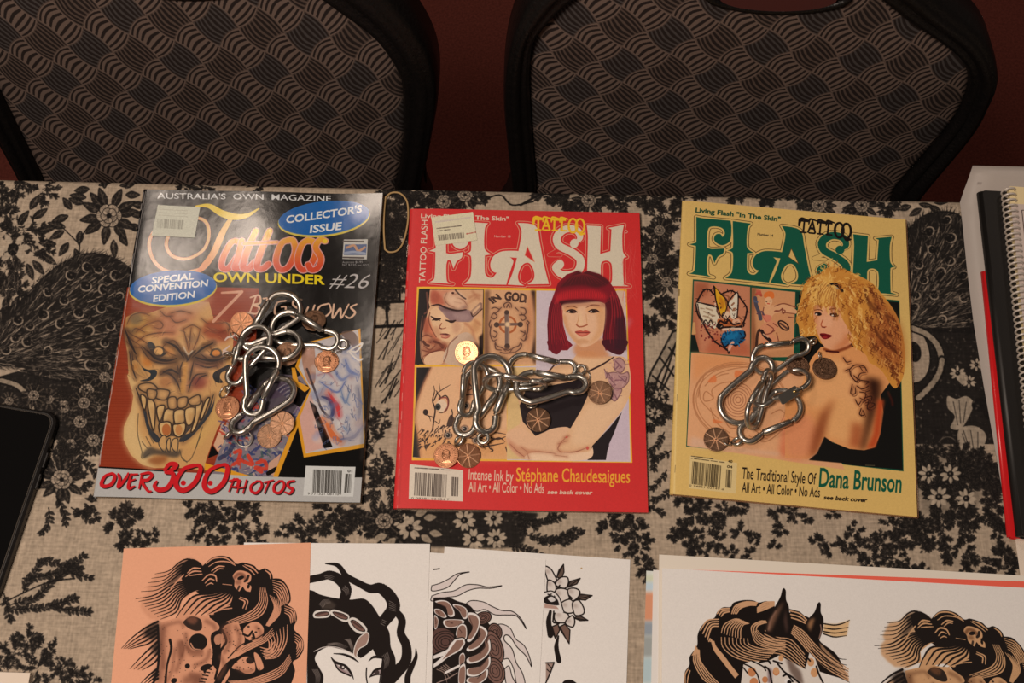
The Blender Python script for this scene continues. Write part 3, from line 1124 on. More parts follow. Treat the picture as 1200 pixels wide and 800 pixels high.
def make_chair(label, inner, outer, hole, fab0, e1, e2, group):
    """inner: outline of the fabric panel; outer: outline of the padded frame (photo points, closed, same turn)"""
    f, p0, eu, nrm = back_plane(0.625, 0.70, math.radians(11))
    I = smooth(f(inner), True, 8)
    O = smooth(f(outer), True, 8)
    cx = O[:, 0].mean()
    root = empty('banquet_chair', (cx, 0.625 - 0.20, 0.0))
    tag(root, label, 'chair', group)
    base = Vector(root.location)

    def w(q, d):                                 # plane point at depth d in front of the plane -> local
        v = p0 + Vector((q[0], 0, 0)) + eu * q[1] + nrm * d
        return v - base

    def resamp(P, k=96):
        P = np.vstack([P, P[:1]])
        l = np.concatenate([[0], np.cumsum(np.hypot(*np.diff(P, axis=0).T))])
        t = np.linspace(0, l[-1], k, endpoint=False)
        return np.stack([np.interp(t, l, P[:, 0]), np.interp(t, l, P[:, 1])], 1)

    def by_angle(P, c, k=96):
        a = np.arctan2(P[:, 1] - c[1], P[:, 0] - c[0])
        o = np.argsort(a)
        a, P = a[o], P[o]
        t = np.linspace(-math.pi, math.pi, k, endpoint=False)
        ax = np.concatenate([a - 2 * math.pi, a, a + 2 * math.pi])
        r = np.tile(np.hypot(P[:, 0] - c[0], P[:, 1] - c[1]), 3)
        r = np.interp(t, ax, r)
        return np.stack([c[0] + r * np.cos(t), c[1] + r * np.sin(t)], 1)
    c = I.mean(0)
    K = 120
    Ia, Oa = by_angle(I, c, K), by_angle(O, c, K)
    # --- padded panel with the fabric: rings from the centre outward, slightly domed
    lat = np.array([f([np.array(fab0) + np.array(e)])[0] - f([fab0])[0] for e in (e1, e2)]).T
    inv = np.linalg.inv(lat)
    o0 = f([fab0])[0]
    V, UV, F = [], [], []
    rings = [0.0, 0.2, 0.4, 0.6, 0.78, 0.9, 0.97, 1.0]
    for s in rings:
        d = 0.012 * (1 - s ** 4) + 0.002
        for q in (c + (Ia - c) * max(s, 0.001)):
            V.append(w(q, d))
            UV.append((inv @ (q - o0)) / 2 + 0.25)
    for r_ in range(len(rings) - 1):
        for k in range(K):
            a, b = r_ * K + k, r_ * K + (k + 1) % K
            F.append((a, b, b + K, a + K))
    n0 = len(V)
    for q in Ia:                                   # back of the cushion
        V.append(w(q, -0.03)); UV.append((inv @ (q - o0)) / 2)
    for k in range(K):
        a, b = (len(rings) - 1) * K + k, (len(rings) - 1) * K + (k + 1) % K
        F.append((a, b, n0 + (k + 1) % K, n0 + k))
    F.append(tuple(n0 + k for k in range(K))[::-1])
    mesh_obj('backrest', V, F, m_fab, root, True, UV)
    # --- padded black surround: a ridged profile swept from the panel outwards
    prof = [(0.0, -0.004), (0.0, 0.006), (0.08, 0.011), (0.22, 0.013), (0.32, 0.010), (0.38, 0.014), (0.55, 0.019), (0.70, 0.017), (0.76, 0.014), (0.84, 0.015), (0.95, 0.008), (1.0, -0.004), (1.0, -0.030), (0.0, -0.034)]
    V, F = [], []
    for s, d in prof:
        for k in range(K):
            V.append(w(Ia[k] * (1 - s) + Oa[k] * s, d))
    m = len(prof)
    for r_ in range(m):
        for k in range(K):
            a, b = r_ * K + k, r_ * K + (k + 1) % K
            c2, d2 = ((r_ + 1) % m) * K + (k + 1) % K, ((r_ + 1) % m) * K + k
            F.append((a, b, c2, d2))
    mesh_obj('backrest_surround', V, F, m_vinyl, root, True)
    # --- grip opening at the top of the back
    if hole is not None:
        H = f(hole)
        h = H.mean(0)
        P = []
        for k in range(40):
            a = 2 * math.pi * k / 40
            P.append(w((h[0] + 0.052 * math.cos(a) * (1 + .15 * math.cos(a) ** 2), h[1] + 0.0155 * math.sin(a)), 0.010))
        v1, f1 = tube(P, 0.0035, 8, True)
        mesh_obj('grip_rim', v1, f1, m_vinyl, root, True)
        V = [w((h[0] + 0.050 * math.cos(2 * math.pi * k / 40), h[1] + 0.014 * math.sin(2 * math.pi * k / 40)), d) for d in (0.0128, 0.004) for k in range(40)]
        F = [tuple(range(40))] + [(k, 40 + k, 40 + (k + 1) % 40, (k + 1) % 40) for k in range(40)] + [tuple(range(79, 39, -1))]
        mesh_obj('grip_recess', V, F, new_mat('dark_red_lining', L8(72, 26, 22), 0.9), root)
    # --- seat, legs (hidden by the table from here)
    xa, xb = Oa[:, 0].min() - base.x, Oa[:, 0].max() - base.x
    v, fcs = rounded_box(0.43, 0.42, 0.075, 0.09, 8, 0.02)
    so = mesh_obj('seat', [(x, y, z) for x, y, z in v], fcs, m_seatf, root, False, [(x * 18, y * 18) for x, y, z in v])
    so.location = (0, -0.035, 0.415)
    for sx in (-1, 1):
        up = [w((sx * 0.15 + cx, -0.19), -0.018), w((sx * 0.15 + cx, 0.02), -0.020)]
        v, f1 = tube([(sx * 0.17, 0.27, 0.0), (sx * 0.16, 0.21, 0.42)] + [tuple(p) for p in up], 0.011, 10)
        mesh_obj('leg', v, f1, m_frame, root, True)
        v, f1 = tube([(sx * 0.195, -0.22, 0.0), (sx * 0.185, -0.205, 0.415), (sx * 0.185, 0.15, 0.408)], 0.011, 10)
        mesh_obj('leg', v, f1, m_frame, root, True)
    v, f1 = tube([(-0.19, 0.19, 0.40), (0.19, 0.19, 0.40)], 0.009, 10)
    mesh_obj('crossbar', v, f1, m_frame, root, True)
    return root


cA, cB = Z(0, 0, 2), Z(580, 0, 1.935)
make_chair('black framed chair with patterned woven backrest, behind the black skull-art magazine',
           np.vstack([P1('-26,40 52,207 70,260 440,265'), cA('925,430 945,330 945,200 930,150 880,80 800,20'), P1('350,-22 270,-48 150,-52 50,-36 -15,-8')]),
           np.vstack([P1('-58,40 25,207 45,290 470,290'), cA('990,420 1010,330 1028,210 1010,110 940,0'), P1('430,-38 340,-72 200,-92 80,-82 -20,-54')]),
           P1('190,-30 240,-30'), (318, 72), (21.5, -20), (29.5, 25.5), 'chairs behind the table')
make_chair('black framed chair with patterned woven backrest and grip slot, behind the cream magazine',
           np.vstack([P1('637,270 629,214 621,67 647,15'), P1('700,-22 800,-42 900,-46 1000,-24'), cB('940,40 1040,110 1070,160 1060,220 1020,290 900,430'), P1('1010,270')]),
           np.vstack([P1('610,290 600,217 590,103 606,18 650,-40'), P1('740,-72 850,-86 960,-80 1050,-50'), cB('1030,0 1110,70 1140,160 1120,220 1080,290 960,440'), P1('1040,290')]),
           P1('860,-15 960,-12'), (838, 79), (29, -17), (25, 23), 'chairs behind the table')

# ------------------------------------------------------------------ printed cover of the black issue
def art_black(fr):
    c = Canvas(fr, 4.0, (34, 29, 27))
    A, B = Z(100, 200, 4), Z(260, 200, 4)
    K, M = Z(110, 340, 6.667), Z(110, 440, 6.667)
    Q, R, O = Z(260, 340, 4), Z(240, 460, 5.715), Z(100, 520, 6)
    # brick red panel behind the tattooed thigh
    red = (150, 70, 48)
    c.poly(P1('100,300 139,337 160,337 210,333 240,336 304,338 300,400 285,470 262,566 90,566'), red)
    for i in range(60):
        y = 340 + i * 3.7
        c.line([(110, y + random.uniform(-2, 2)), (300, y + 3)], 1.0, (120, 48, 34), .22)
    c.poly(P1('262,566 300,420 345,380 460,372 460,570'), (30, 26, 24))
    # the thigh
    thigh = np.vstack([K('240,350 265,500 272,650'), M('262,0 310,160 295,270 238,400 235,500 290,620 380,700 480,725 700,722 860,740'),
                       M('880,650 960,430 1005,350 1030,250'), K('1075,640 1090,380 1067,250 940,235 900,90 700,85 540,140 400,195 330,172 255,215')])
    c.poly(thigh, (200, 150, 98), sm=False)
    c.poly(M('262,0 310,160 295,270 238,400 235,500 290,620 380,700 480,725 430,560 350,420 345,200 320,40'), (214, 176, 124), .85, sm=True, blur=3)
    c.poly(M('720,560 830,560 980,340 1000,120 900,300'), (206, 160, 100), .7, blur=3)
    for p, rx, ry, an, col, al in (((205, 372), 26, 11, -10, (178, 112, 84), .8), ((225, 357), 24, 9, -20, (196, 150, 120), .8),
                                   ((255, 388), 16, 14, 0, (172, 92, 66), .75), ((166, 380), 20, 13, -20, (176, 130, 72), .8),
                                   ((196, 388), 16, 9, 10, (196, 130, 96), .8), ((170, 420), 15, 8, 40, (196, 132, 72), .7),
                                   ((235, 425), 17, 10, -20, (180, 120, 90), .7), ((232, 448), 14, 8, -30, (170, 92, 78), .7),
                                   ((205, 437), 18, 9, 0, (200, 142, 92), .6), ((215, 403), 7, 14, 0, (202, 156, 106), .8)):
        c.ell(p, rx, ry, an, col, al, blur=5)
    ink, grey = (62, 58, 58), (88, 82, 80)
    # knee shading and whorls
    for s in ('245,300 300,350 380,390 420,420', '250,340 300,390 360,430', '255,400 300,440 370,450', '260,270 300,200 380,180 440,200',
              '330,330 400,280 500,240 540,270 520,300 470,290', '340,400 420,350 540,330 620,330', '300,330 330,300 400,330',
              '700,300 720,380 740,470', '830,300 810,380 770,470', '700,300 770,270 830,300', '760,290 750,380 745,450',
              '560,410 620,390 660,430 690,490', '560,420 540,450 590,490 640,510', '850,420 900,430 920,470', '860,330 930,300 1010,330',
              '880,280 960,330 1060,300', '980,260 1030,250 1060,290 1040,330', '840,220 900,260 990,250', '600,180 680,160 760,180',
              '590,200 640,250 720,230', '520,160 560,200 620,200'):
        c.ink(K(s), 1.5, (92, 66, 56), .7, (128, 78, 54), .45)
    # brows, cheeks and the tear shaped marks
    for s in ('370,450 440,540 540,570 640,560', '380,440 470,520 560,540', '420,430 480,500 560,490', '650,580 660,640 640,720',
              '690,560 670,640 680,720', '780,550 760,640 750,700', '800,540 880,570 960,560 1060,530', '790,570 880,600 960,590',
              '840,500 900,540 1000,540', '520,660 580,640 650,720 680,800', '540,640 600,660 640,700', '870,650 800,660 760,720 740,790',
              '880,660 830,680 790,740', '330,520 360,620 400,670', '300,480 310,560 360,650', '280,480 300,600 330,690', '700,490 730,540 720,560',
              '770,490 740,540'):
        c.ink(K(s), 2.1, (62, 54, 54), .85, (112, 82, 64), .5)
    c.poly(K('345,540 370,590 420,620 480,620 495,650 470,690 420,712 360,708 420,690 445,660 430,640 380,620'), (60, 62, 64), sm=True)
    c.poly(K('345,560 410,660 400,680 330,640 300,560'), (196, 146, 92), .8, sm=True)
    c.poly(K('1060,580 1010,600 940,640 930,680 960,720 1010,720 985,680 1000,640 1060,620'), (60, 56, 56), sm=True)
    c.poly(K('420,415 450,405 480,435 465,470 440,470'), (56, 60, 66), .9, sm=True)
    c.ell(K('505,480')[0], 8, 7, 0, ink, .7); c.ell(K('505,478')[0], 5.2, 4.6, 0, (214, 160, 104))
    c.ell(K('955,490')[0], 7, 6, 0, ink, .7); c.ell(K('955,490')[0], 4.6, 3.8, 0, (208, 132, 72))
    c.line(K('440,480 480,510 540,505 570,480'), 2, ink, .8); c.line(K('910,500 950,520 1010,500'), 2, ink, .8)
    c.line(K('690,480 720,510 735,540 750,510 790,470'), 2.2, (70, 62, 60), .8)
    c.line(K('700,440 720,480 740,500 770,470'), 1.6, (206, 180, 150), .9)
    c.line(K('715,570 705,680 690,790'), 5, (196, 140, 80), .8, blur=1)
    # deeper tones of the tattoo
    rnd = random.Random(14)
    for q, r, col, al in (('330,230', 50, (96, 86, 76), .55), ('300,320', 34, (108, 92, 74), .5), ('470,250', 60, (150, 96, 66), .5), ('600,300', 50, (168, 104, 76), .5), ('760,380', 44, (120, 92, 76), .45), ('930,300', 80, (150, 72, 48), .6), ('1010,350', 50, (130, 56, 40), .6),
                           ('620,560', 44, (120, 84, 60), .5), ('830,560', 50, (118, 80, 66), .55), ('960,560', 60, (110, 70, 58), .6), ('560,720', 50, (150, 92, 62), .5), ('820,720', 54, (128, 64, 56), .6), ('420,560', 40, (186, 112, 56), .6), ('640,660', 30, (110, 84, 66), .5), ('760,640', 26, (112, 86, 68), .5),
                           ('700,520', 26, (70, 60, 56), .5), ('320,600', 30, (186, 120, 66), .6), ('440,440', 30, (110, 92, 78), .5), ('880,440', 34, (184, 118, 62), .6), ('600,460', 44, (194, 128, 74), .6)):
        c.ell(K(q)[0], r / 6.667, r / 8, rnd.uniform(-30, 30), col, al, blur=2.2)
    for i in range(150):
        x, y = rnd.uniform(150, 268), rnd.uniform(368, 462)
        cx, cy = 208, 420
        g = math.atan2(y - cy, x - cx) + math.pi / 2 + math.sin(x * .12) * .8
        e = np.array([math.cos(g), math.sin(g) * .8])
        c.line([np.array([x, y]), np.array([x, y]) + e * 4, np.array([x, y]) + e * 8 + [0, 1.5]], rnd.uniform(.5, 1.1), rnd.choice(((84, 70, 62), (120, 76, 54), (216, 164, 108), (150, 96, 66))), rnd.uniform(.2, .5), taper=(.3, 1, .3))
    for s in ('560,400 640,440 700,520', '930,410 850,450 770,520', '420,470 480,530 570,550 650,530', '1060,500 960,545 860,540 790,520', '250,320 290,420 330,500', '540,640 600,620 660,650'):
        c.ink(K(s), 3.0, (56, 48, 48), .85, (92, 68, 54), .6)
    # fanged jaw
    for s in ('360,180 400,260 430,400 520,500', '330,100 370,200 410,300', '935,150 900,260 850,370 700,520', '880,180 840,260'):
        c.ink(M(s), 2.4, (58, 54, 54), .9)
    c.poly(M('365,195 400,260 440,400 500,470 525,510 480,520 420,420 385,270'), (66, 66, 68), .95, sm=True)
    c.poly(M('945,150 930,220 850,330 760,440 690,470 670,520 750,490 860,370 930,260'), (66, 66, 68), .95, sm=True)
    c.poly(M('480,250 510,380 545,470 700,480 790,370 800,260 640,270'), (70, 66, 66), .92)
    tooth = (206, 164, 112)
    for s in ('420,180 480,230 470,430 440,330', '500,245 555,240 520,360 495,300', '370,150 412,180 400,270 375,220',
              '560,270 625,270 620,380 545,370', '630,280 710,270 710,360 640,385', '715,265 795,255 770,370 725,380',
              '800,220 850,215 800,400 760,440 790,330', '870,200 905,180 850,330 830,330',
              '510,390 540,365 600,370 605,450 570,480 525,460', '620,390 660,380 715,375 710,440 670,480 630,460'):
        c.line(M(s), 4, (110, 84, 62), .5, closed=True, blur=1.2); c.poly(M(s), tooth, sm=True); Pm = M(s); c.poly(Pm.mean(0) + (Pm - Pm.mean(0)) * .5 + [1.2, 1.5], (176, 128, 82), .5, sm=True, blur=1.5); c.line(Pm, 1.5, (66, 54, 48), .9, closed=True)
    c.ell(M('568,425')[0], 5, 7, 0, (176, 104, 62), .9); c.ell(M('665,425')[0], 4, 6, 0, (190, 130, 82), .9)
    for s in ('360,70 450,60 500,110 440,140 360,110', '490,110 590,120 560,190 480,170', '580,180 640,170 650,250 590,260',
              '660,180 730,170 720,240 660,250', '740,190 820,150 830,220 760,230', '420,110 490,120 480,180 430,180'):
        c.poly(M(s), (198, 150, 100), .85, sm=True); c.ink(M(s), 1.5, (70, 58, 50), .85, closed=True)
    for s in ('510,540 530,480 565,480 560,600', '570,560 580,500 600,500 595,600', '610,560 620,500 660,500 650,600'):
        c.poly(M(s), (196, 150, 100), sm=True); c.line(M(s), 1.1, ink, .8, closed=True)
    c.poly(M('440,560 510,580 660,590 690,570 650,640 480,620 400,650 380,620'), (70, 64, 62), .75, sm=True, blur=1.5)
    c.poly(M('470,640 570,630 560,680 480,700 420,670'), (150, 92, 58), .8, sm=True, blur=2)
    for s in ('380,600 380,650 440,610', '350,300 345,450 380,600', '380,520 420,570', '410,480 450,550', '670,580 700,660 760,650 830,480',
              '690,640 730,680', '850,400 800,560', '430,450 470,530'):
        c.line(M(s), 1.1, (84, 74, 62), .6)
    # lower photo of blue and red scribbles
    c.poly(P1('268,500 300,470 366,432 372,440 321,562 246,560 254,536'), (132, 118, 120))
    c.poly(R('110,220 150,215 130,330 90,400 60,350'), (206, 160, 128))
    c.poly(R('50,350 95,410 20,440'), (32, 28, 28))
    rnd = random.Random(4)
    for i in range(420):
        x, y = rnd.uniform(258, 352), rnd.uniform(455, 560)
        if y > 562 - (x - 320) * 2.3 or x + .8 * y < 655:
            continue
        col = rnd.choice(((64, 70, 104), (64, 70, 104), (150, 130, 140), (186, 74, 58), (160, 150, 136), (84, 96, 92), (190, 160, 140), (110, 90, 110)))
        c.line([(x, y), (x + rnd.uniform(-4, 4), y + rnd.uniform(-4, 4)), (x + rnd.uniform(-6, 6), y + rnd.uniform(-5, 5))], rnd.uniform(1, 2.4), col, .8)
    for s in ('200,400 240,390 220,470 245,450 190,480', '290,420 320,480 260,460', '350,470 400,460 410,510 340,500 380,530'):
        c.line(R(s), 4, (206, 70, 50), .85)
    c.line(R('100,440 160,400 190,350'), 5, (60, 66, 88), .8)
    c.poly(R('430,470 510,410 470,560 420,540'), (196, 150, 124)); c.line(R('425,540 480,510'), 5, (36, 30, 30))
    c.poly(P1('318,438 345,440 362,455 340,490 310,482'), (96, 84, 88))
    for k in range(9):
        c.ring((342, 470), 4 + 2.6 * k, 3 + 2.2 * k, -30, 1.0, (62, 60, 84) if k % 2 else (150, 140, 140), .8, 250, 420)
        c.ring((320, 455), 3 + 1.7 * k, 2 + 1.2 * k, 0, .9, (90, 70, 86), .6)
    c.poly(P1('341,450 366,452 352,478 340,470'), (34, 30, 30))
    # yellow borders
    yel = (214, 148, 52)
    c.line(R('720,0 630,180 470,575'), 5.2, yel, sm=False)
    c.poly(R('0,470 100,500 180,520 300,555 300,580 180,550 110,530 0,520'), yel)
    c.poly(Q('328,365 345,365 360,430 415,460 390,480 335,440'), yel)
    # right photo: painted back
    ph = Q('368,380 340,300 390,250 645,180 672,725 405,768 368,600 415,470')
    c.poly(Q('345,360 375,280 420,240 650,180 674,740 385,785 350,600 415,465'), yel)
    c.poly(Q('360,360 385,280 430,245 640,184 668,722 395,766 366,600 420,470'), (192, 176, 168))
    c.poly(Q('365,600 420,480 480,740 395,762'), (206, 158, 140))
    c.poly(Q('412,520 440,540 520,735 480,742'), (38, 32, 32), sm=False)
    c.poly(Q('380,270 430,250 440,420 410,440 380,350'), (176, 132, 110), sm=True)
    c.line(Q('400,370 440,480 470,560 520,610'), 2.5, (66, 54, 56), .8)
    c.poly(Q('560,200 610,192 640,230 640,300 600,250'), (110, 84, 74), .8, sm=True)
    for s, w, col in (('470,500 510,520 520,580 500,600', 6, (74, 74, 104)), ('500,480 540,540 550,590', 6, (196, 66, 66)),
                      ('490,620 520,680 560,710', 8, (206, 106, 60)), ('470,600 510,640', 5, (210, 120, 80)),
                      ('560,700 620,690 660,640', 5, (110, 108, 130)), ('640,460 650,540 640,630', 5, (112, 110, 124)),
                      ('460,430 540,480 580,430', 2.5, (110, 116, 150)), ('520,360 560,420 600,400', 4, (126, 130, 156)),
                      ('580,330 600,380 640,400', 5, (120, 126, 156)), ('560,470 580,530 600,480', 2.5, (120, 130, 150)),
                      ('570,640 590,660 600,630', 3, (120, 130, 150)), ('600,270 620,320 650,330', 3, (150, 150, 170)),
                      ('450,400 500,390 540,440', 3, (170, 130, 130)), ('560,500 600,540', 2, (120, 130, 150))):
        c.line(Q(s), w * 1.5, col, .4, blur=1.2); c.line(Q(s), w * .8, col, .85, taper=(.4, 1, .5))
    rnd = random.Random(9)
    for i in range(46):
        x, y = rnd.uniform(362, 424), rnd.uniform(404, 522)
        c.ell((x, y), rnd.uniform(2, 6), rnd.uniform(2, 7), rnd.uniform(0, 90), rnd.choice(((206, 186, 172), (150, 150, 172), (196, 150, 132), (120, 124, 150), (214, 198, 184))), .45, blur=1.5)
    c.poly(Q('640,184 668,722 560,745 640,500'), (176, 158, 150), .5, blur=2)
    for i in range(70):
        x, y = rnd.uniform(370, 424), rnd.uniform(405, 520)
        c.line([(x, y), (x + rnd.uniform(-4, 4), y + rnd.uniform(-6, 6)), (x + rnd.uniform(-5, 5), y + rnd.uniform(-8, 8))], .9, rnd.choice(((110, 114, 146), (150, 120, 120), (90, 96, 120))), .55)
    c.line(Q('590,290 640,260 660,250 650,270 630,290 600,290 640,330 660,325'), 2, (214, 196, 180))
    # bottom strip
    c.poly(O('70,165 500,190 960,212 1200,228 1500,237 1960,240 1960,600 0,600'), (182, 172, 162))
    c.line(O('75,164 500,189 640,193'), 1.6, (30, 24, 22), sm=False)
    c.line(O('60,165 20,380'), 5, (206, 196, 184), .5, sm=False, blur=2)
    def brush(P, w):
        c.line(P + np.array([1.4, 1.2]), w, (46, 26, 26), .85, taper=(.7, 1, 1, .5))
        c.line(P, w, (200, 46, 50), taper=(.7, 1, 1, .5))
    for s, w in (('185,210 140,230 115,280 135,300 185,285 210,235 190,210 150,225', 4), ('235,215 245,250 235,305 290,240 305,208', 3.6),
                 ('325,215 305,310 350,300', 3.4), ('320,262 355,250', 3), ('325,218 370,215', 3.4), ('400,220 380,315', 3.4),
                 ('395,215 450,205 470,225 440,255 400,265 440,330 465,335', 3.6),
                 ('560,185 595,143 640,148 612,182 568,202', 4.8), ('568,202 615,208 614,255 575,312 518,324 488,298 503,266', 5.2),
                 ('760,150 690,180 640,260 650,310 700,325 770,270 810,180 790,150 720,170', 5.4),
                 ('940,150 870,190 835,270 850,320 900,330 970,270 1000,180 980,145 910,165', 5.4)):
        brush(O(s), w)
    c.ell(O('690,275')[0], 3, 3, 0, (196, 40, 46)); c.ell(O('878,275')[0], 3, 3, 0, (196, 40, 46))
    for s in ('195,575 160,660', '165,590 220,580 215,625 180,630', '235,585 215,665', '280,585 255,670', '230,635 270,630',
              '350,590 310,620 310,655 345,670 380,630 375,595 350,590', '400,600 460,585', '430,595 400,670', '500,590 465,620 465,660 500,670 530,630 525,595 500,590',
              '600,590 560,600 560,630 590,645 570,675 535,665'):
        brush(R(s), 2.9)
    c.poly(R('678,490 1012,500 996,700 660,690'), (206, 196, 184))
    c.barcode(R('722,668')[0], R('918,678')[0], R('728,515')[0] - R('722,668')[0], 30, (52, 46, 40), 3)
    c.barcode(R('935,672')[0], R('980,674')[0], R('945,545')[0] - R('935,672')[0], 7, (52, 46, 40), 5)
    c.text('9 771321 081109', R('690,684')[0], R('915,690')[0], 2.6, (70, 62, 54)); c.text('01', R('958,536')[0], R('990,537')[0], 3, (60, 54, 48), .02)
    # title block
    c.text("AUSTRALIA'S  OWN  MAGAZINE", A('336,128')[0], B('512,144')[0], 6.6, (206, 196, 186), .012)
    def swash(P, w, g=True):
        c.line(P, w + 2.4, (212, 150, 140))
        lo = P[:, 1]
        c.line(P, w, (226, 186, 64), grad=((300, 268), (296, 312), (206, 84, 58)))
    c.line(A('545,460 450,480 370,465 318,415 300,340 330,275 400,235 480,215 560,235 580,300 555,370 480,412 410,400 380,350 400,290 470,250'), 4.2, (206, 140, 110))
    c.line(A('545,460 450,480 370,465 318,415 300,340 330,275 400,235 480,215 560,235 580,300 555,370 480,412 410,400 380,350 400,290 470,250'), 2.6, (196, 150, 112), grad=((180, 300), (250, 260), (214, 170, 110)))
    c.line(A('690,215 645,290 600,390 545,460 515,475'), 8.5, (214, 168, 84), taper=(.6, 1, 1, .3), grad=((270, 255), (235, 315), (214, 140, 100)))
    c.line(A('520,165 580,165 640,200 700,218 760,212 815,180'), 8.5, (216, 180, 62), taper=(.3, .8, 1.1, .8, .2))
    for s, w in (('95,340 50,335 10,400 0,450 30,460 75,400', 6.5), ('95,330 75,410 60,455 85,455 110,430', 6.5),
                 ('160,285 120,380 100,450 125,462 155,430', 7), ('225,285 185,380 165,450 190,462 220,440', 7), ('105,345 260,338', 3.5),
                 ('320,325 280,345 255,420 275,465 315,450 345,380 335,330 310,330', 6.5), ('405,325 375,350 355,420 375,465 410,450 440,390 430,335 400,330', 6.5),
                 ('485,330 460,325 440,360 465,410 450,455 420,465 405,440', 6.5)):
        swash(B(s), w)
    c.ell(B('484,330')[0], 2.6, 2.6, 0, (226, 186, 64))
    c.text('OWN UNDER', A('600,520')[0], B('484,532')[0], 10.5, (222, 190, 40), .028)
    c.text('#26', B('503,545')[0], B('685,552')[0], 17, (186, 172, 162), -.005, .25, up=(.2, -.98))
    c.line(A('640,572 735,568 600,705'), 3.6, (206, 150, 120), sm=False, taper=(.7, 1, 1))
    for s in ('160,590 130,668', '135,595 175,585 180,620 145,630 175,640 165,670 115,665', '215,600 190,670', '195,600 240,595',
              '300,610 260,620 250,670 290,672 300,640 280,640', '375,605 345,600 335,630 375,660 355,690 325,680',
              '405,640 390,675 420,672', '435,630 415,690', '500,622 460,635 445,670 470,690 510,660 505,625', '525,625 520,690 555,645 560,690 595,625',
              '632,625 605,640 625,665 600,690 580,680'):
        c.line(B(s), 2.6, (214, 170, 140), taper=(.8, 1, .7))
    W8 = Z(240, 340, 8)
    c.line(W8('190,465 215,440 270,425 285,400'), 2.6, (206, 176, 160), taper=(.6, 1, .6)); c.line(W8('230,520 185,560 175,600 200,610 240,590 170,560'), 2.6, (206, 176, 160), taper=(.6, 1, .6))
    # blue ovals
    for ctr, rx, ry, an, lines in ((A('412,548')[0], 51.5, 21, -4, (('SPECIAL', '312,530', '510,508'), ('CONVENTION', '250,572', '580,540'), ('EDITION', '318,615', '518,592'))),
                                   (B('480,222')[0], 54.5, 20.5, -6.5, (("COLLECTOR'S", '305,248', '662,196'), ('ISSUE', '412,292', '568,274')))):
        c.ell(ctr + np.array([0, 1.6]), rx, ry, an, (206, 176, 76)); c.ell(ctr, rx - .8, ry - .9, an, (44, 108, 160))
        c.ell(ctr, rx - 1.4, ry - 1.5, an, (34, 98, 152))
        for txt, a, b in lines:
            f = A if ctr[0] < 300 else B
            c.text(txt, f(a)[0], f(b)[0], 7.2 if ctr[0] < 300 else 8.2, (216, 206, 196), .03, .18)
    # little advert box
    c.poly(B('572,322 685,322 680,415 565,412'), (190, 178, 164)); c.poly(B('577,345 680,345 676,395 572,394'), (96, 104, 128))
    c.line(B('585,360 620,350 640,375 670,360'), 3, (186, 140, 110)); c.line(B('575,385 620,380 670,388'), 3, (150, 150, 160))
    for i in range(3):
        c.line(B('570,%d 665,%d' % (405 - 75 * (i == 0), 408 - 75 * (i == 0))), 2, (96, 84, 78), sm=False)
    c.text('Australia $6.95', B('565,432')[0], B('660,432')[0], 2.4, (176, 166, 158)); c.text('NZ $7.95 inc GST', B('565,444')[0], B('690,446')[0], 2.4, (176, 166, 158))
    # worn white edges at the spine, a soft grey line inside the right edge
    for i in range(26):
        y = 225 + i * 14 + random.uniform(-4, 4)
        x = 167 - (y - 222) * .165
        c.line([(x + random.uniform(0, 2), y), (x - 1 + random.uniform(0, 2.2), y + random.uniform(6, 14))], random.uniform(.7, 1.6), (190, 176, 164), random.uniform(.3, .8))
    c.line([(170, 224), (140, 400), (112, 560)], 1.0, (196, 180, 168), .7, sm=False)
    for s in ('445,240 440,330 432,430 424,540',):
        c.line(P1(s), 3.0, (90, 82, 76), .5, blur=2)
    c.a = np.clip((c.a - .5) * 1.12 + .47, 0.02, 1).astype(np.float32)
    c.grain(.009, 1, 1)
    return c

# ------------------------------------------------------------------ the ornate five letter title shared by two issues
def ornate_title(c, fill, line, gap, tmap=None):
    c.tmap = tmap
    A, B = Z(780, 220, 4.444), Z(920, 220, 4.444)
    polys = [
        A('160,150 200,158 338,170 343,200 342,245 332,280 300,298 270,290 252,268 262,243 285,240 296,256 308,240 303,218 285,205 250,200 226,208 217,240 216,312 240,318 305,315 300,340 272,358 254,392 240,352 224,346 216,370 218,450 250,466 122,446 150,430 158,302 124,293 160,284'),
        A('350,172 445,185 428,206 424,308 460,338 425,340 424,425 440,448 465,451 487,430 470,425 455,405 455,375 475,345 520,328 610,335 640,360 600,366 560,360 578,380 568,410 545,470 538,493 310,470 345,440 350,340 322,325 350,310 350,200'),
    ]
    aA = A('605,197 700,218 722,300 745,420 768,508 650,500 685,480 688,440 664,398 628,402 602,450 608,485 636,505 545,493 572,440 602,350 625,240')
    hA = A('655,315 693,395 640,358')
    H = B('355,240 432,250 428,330 425,385 480,376 488,270 470,262 556,254 546,300 548,385 568,412 549,420 550,545 582,556 468,545 486,520 485,440 460,420 430,430 425,500 400,520 350,510 360,300')
    Sp = B('296,318 318,296 300,258 240,248 195,280 204,325 270,362 318,405 300,462 225,470 180,432 205,402')
    SW = (.4, .75, 1, 1, 1, 1, 1, 1, 1, 1, .75, .5)
    for w, col in ((5.6, line), (4.0, gap)):
        for P in polys + [aA, H]:
            c.line(rnd_corner(P), w, col, sm=False)
        c.line(Sp, 9.5 + w, col, taper=SW)
        c.line(B('215,340 150,366 210,372'), 2 + w * .6, col, sm=False)
    c.line(Sp, 9.5, fill, taper=SW)
    c.ell(B('286,322')[0], 5.2, 5, 0, fill)
    c.ell(B('205,418')[0], 5.5, 5, 0, fill)
    for P in polys:
        c.poly(rnd_corner(P), fill)
    c.poly(rnd_corner(aA), fill)
    c.poly(hA, gap)
    c.line(np.vstack([hA, hA[:1]]), .7, line, sm=False)
    c.poly(rnd_corner(H), fill)
    c.tmap = None


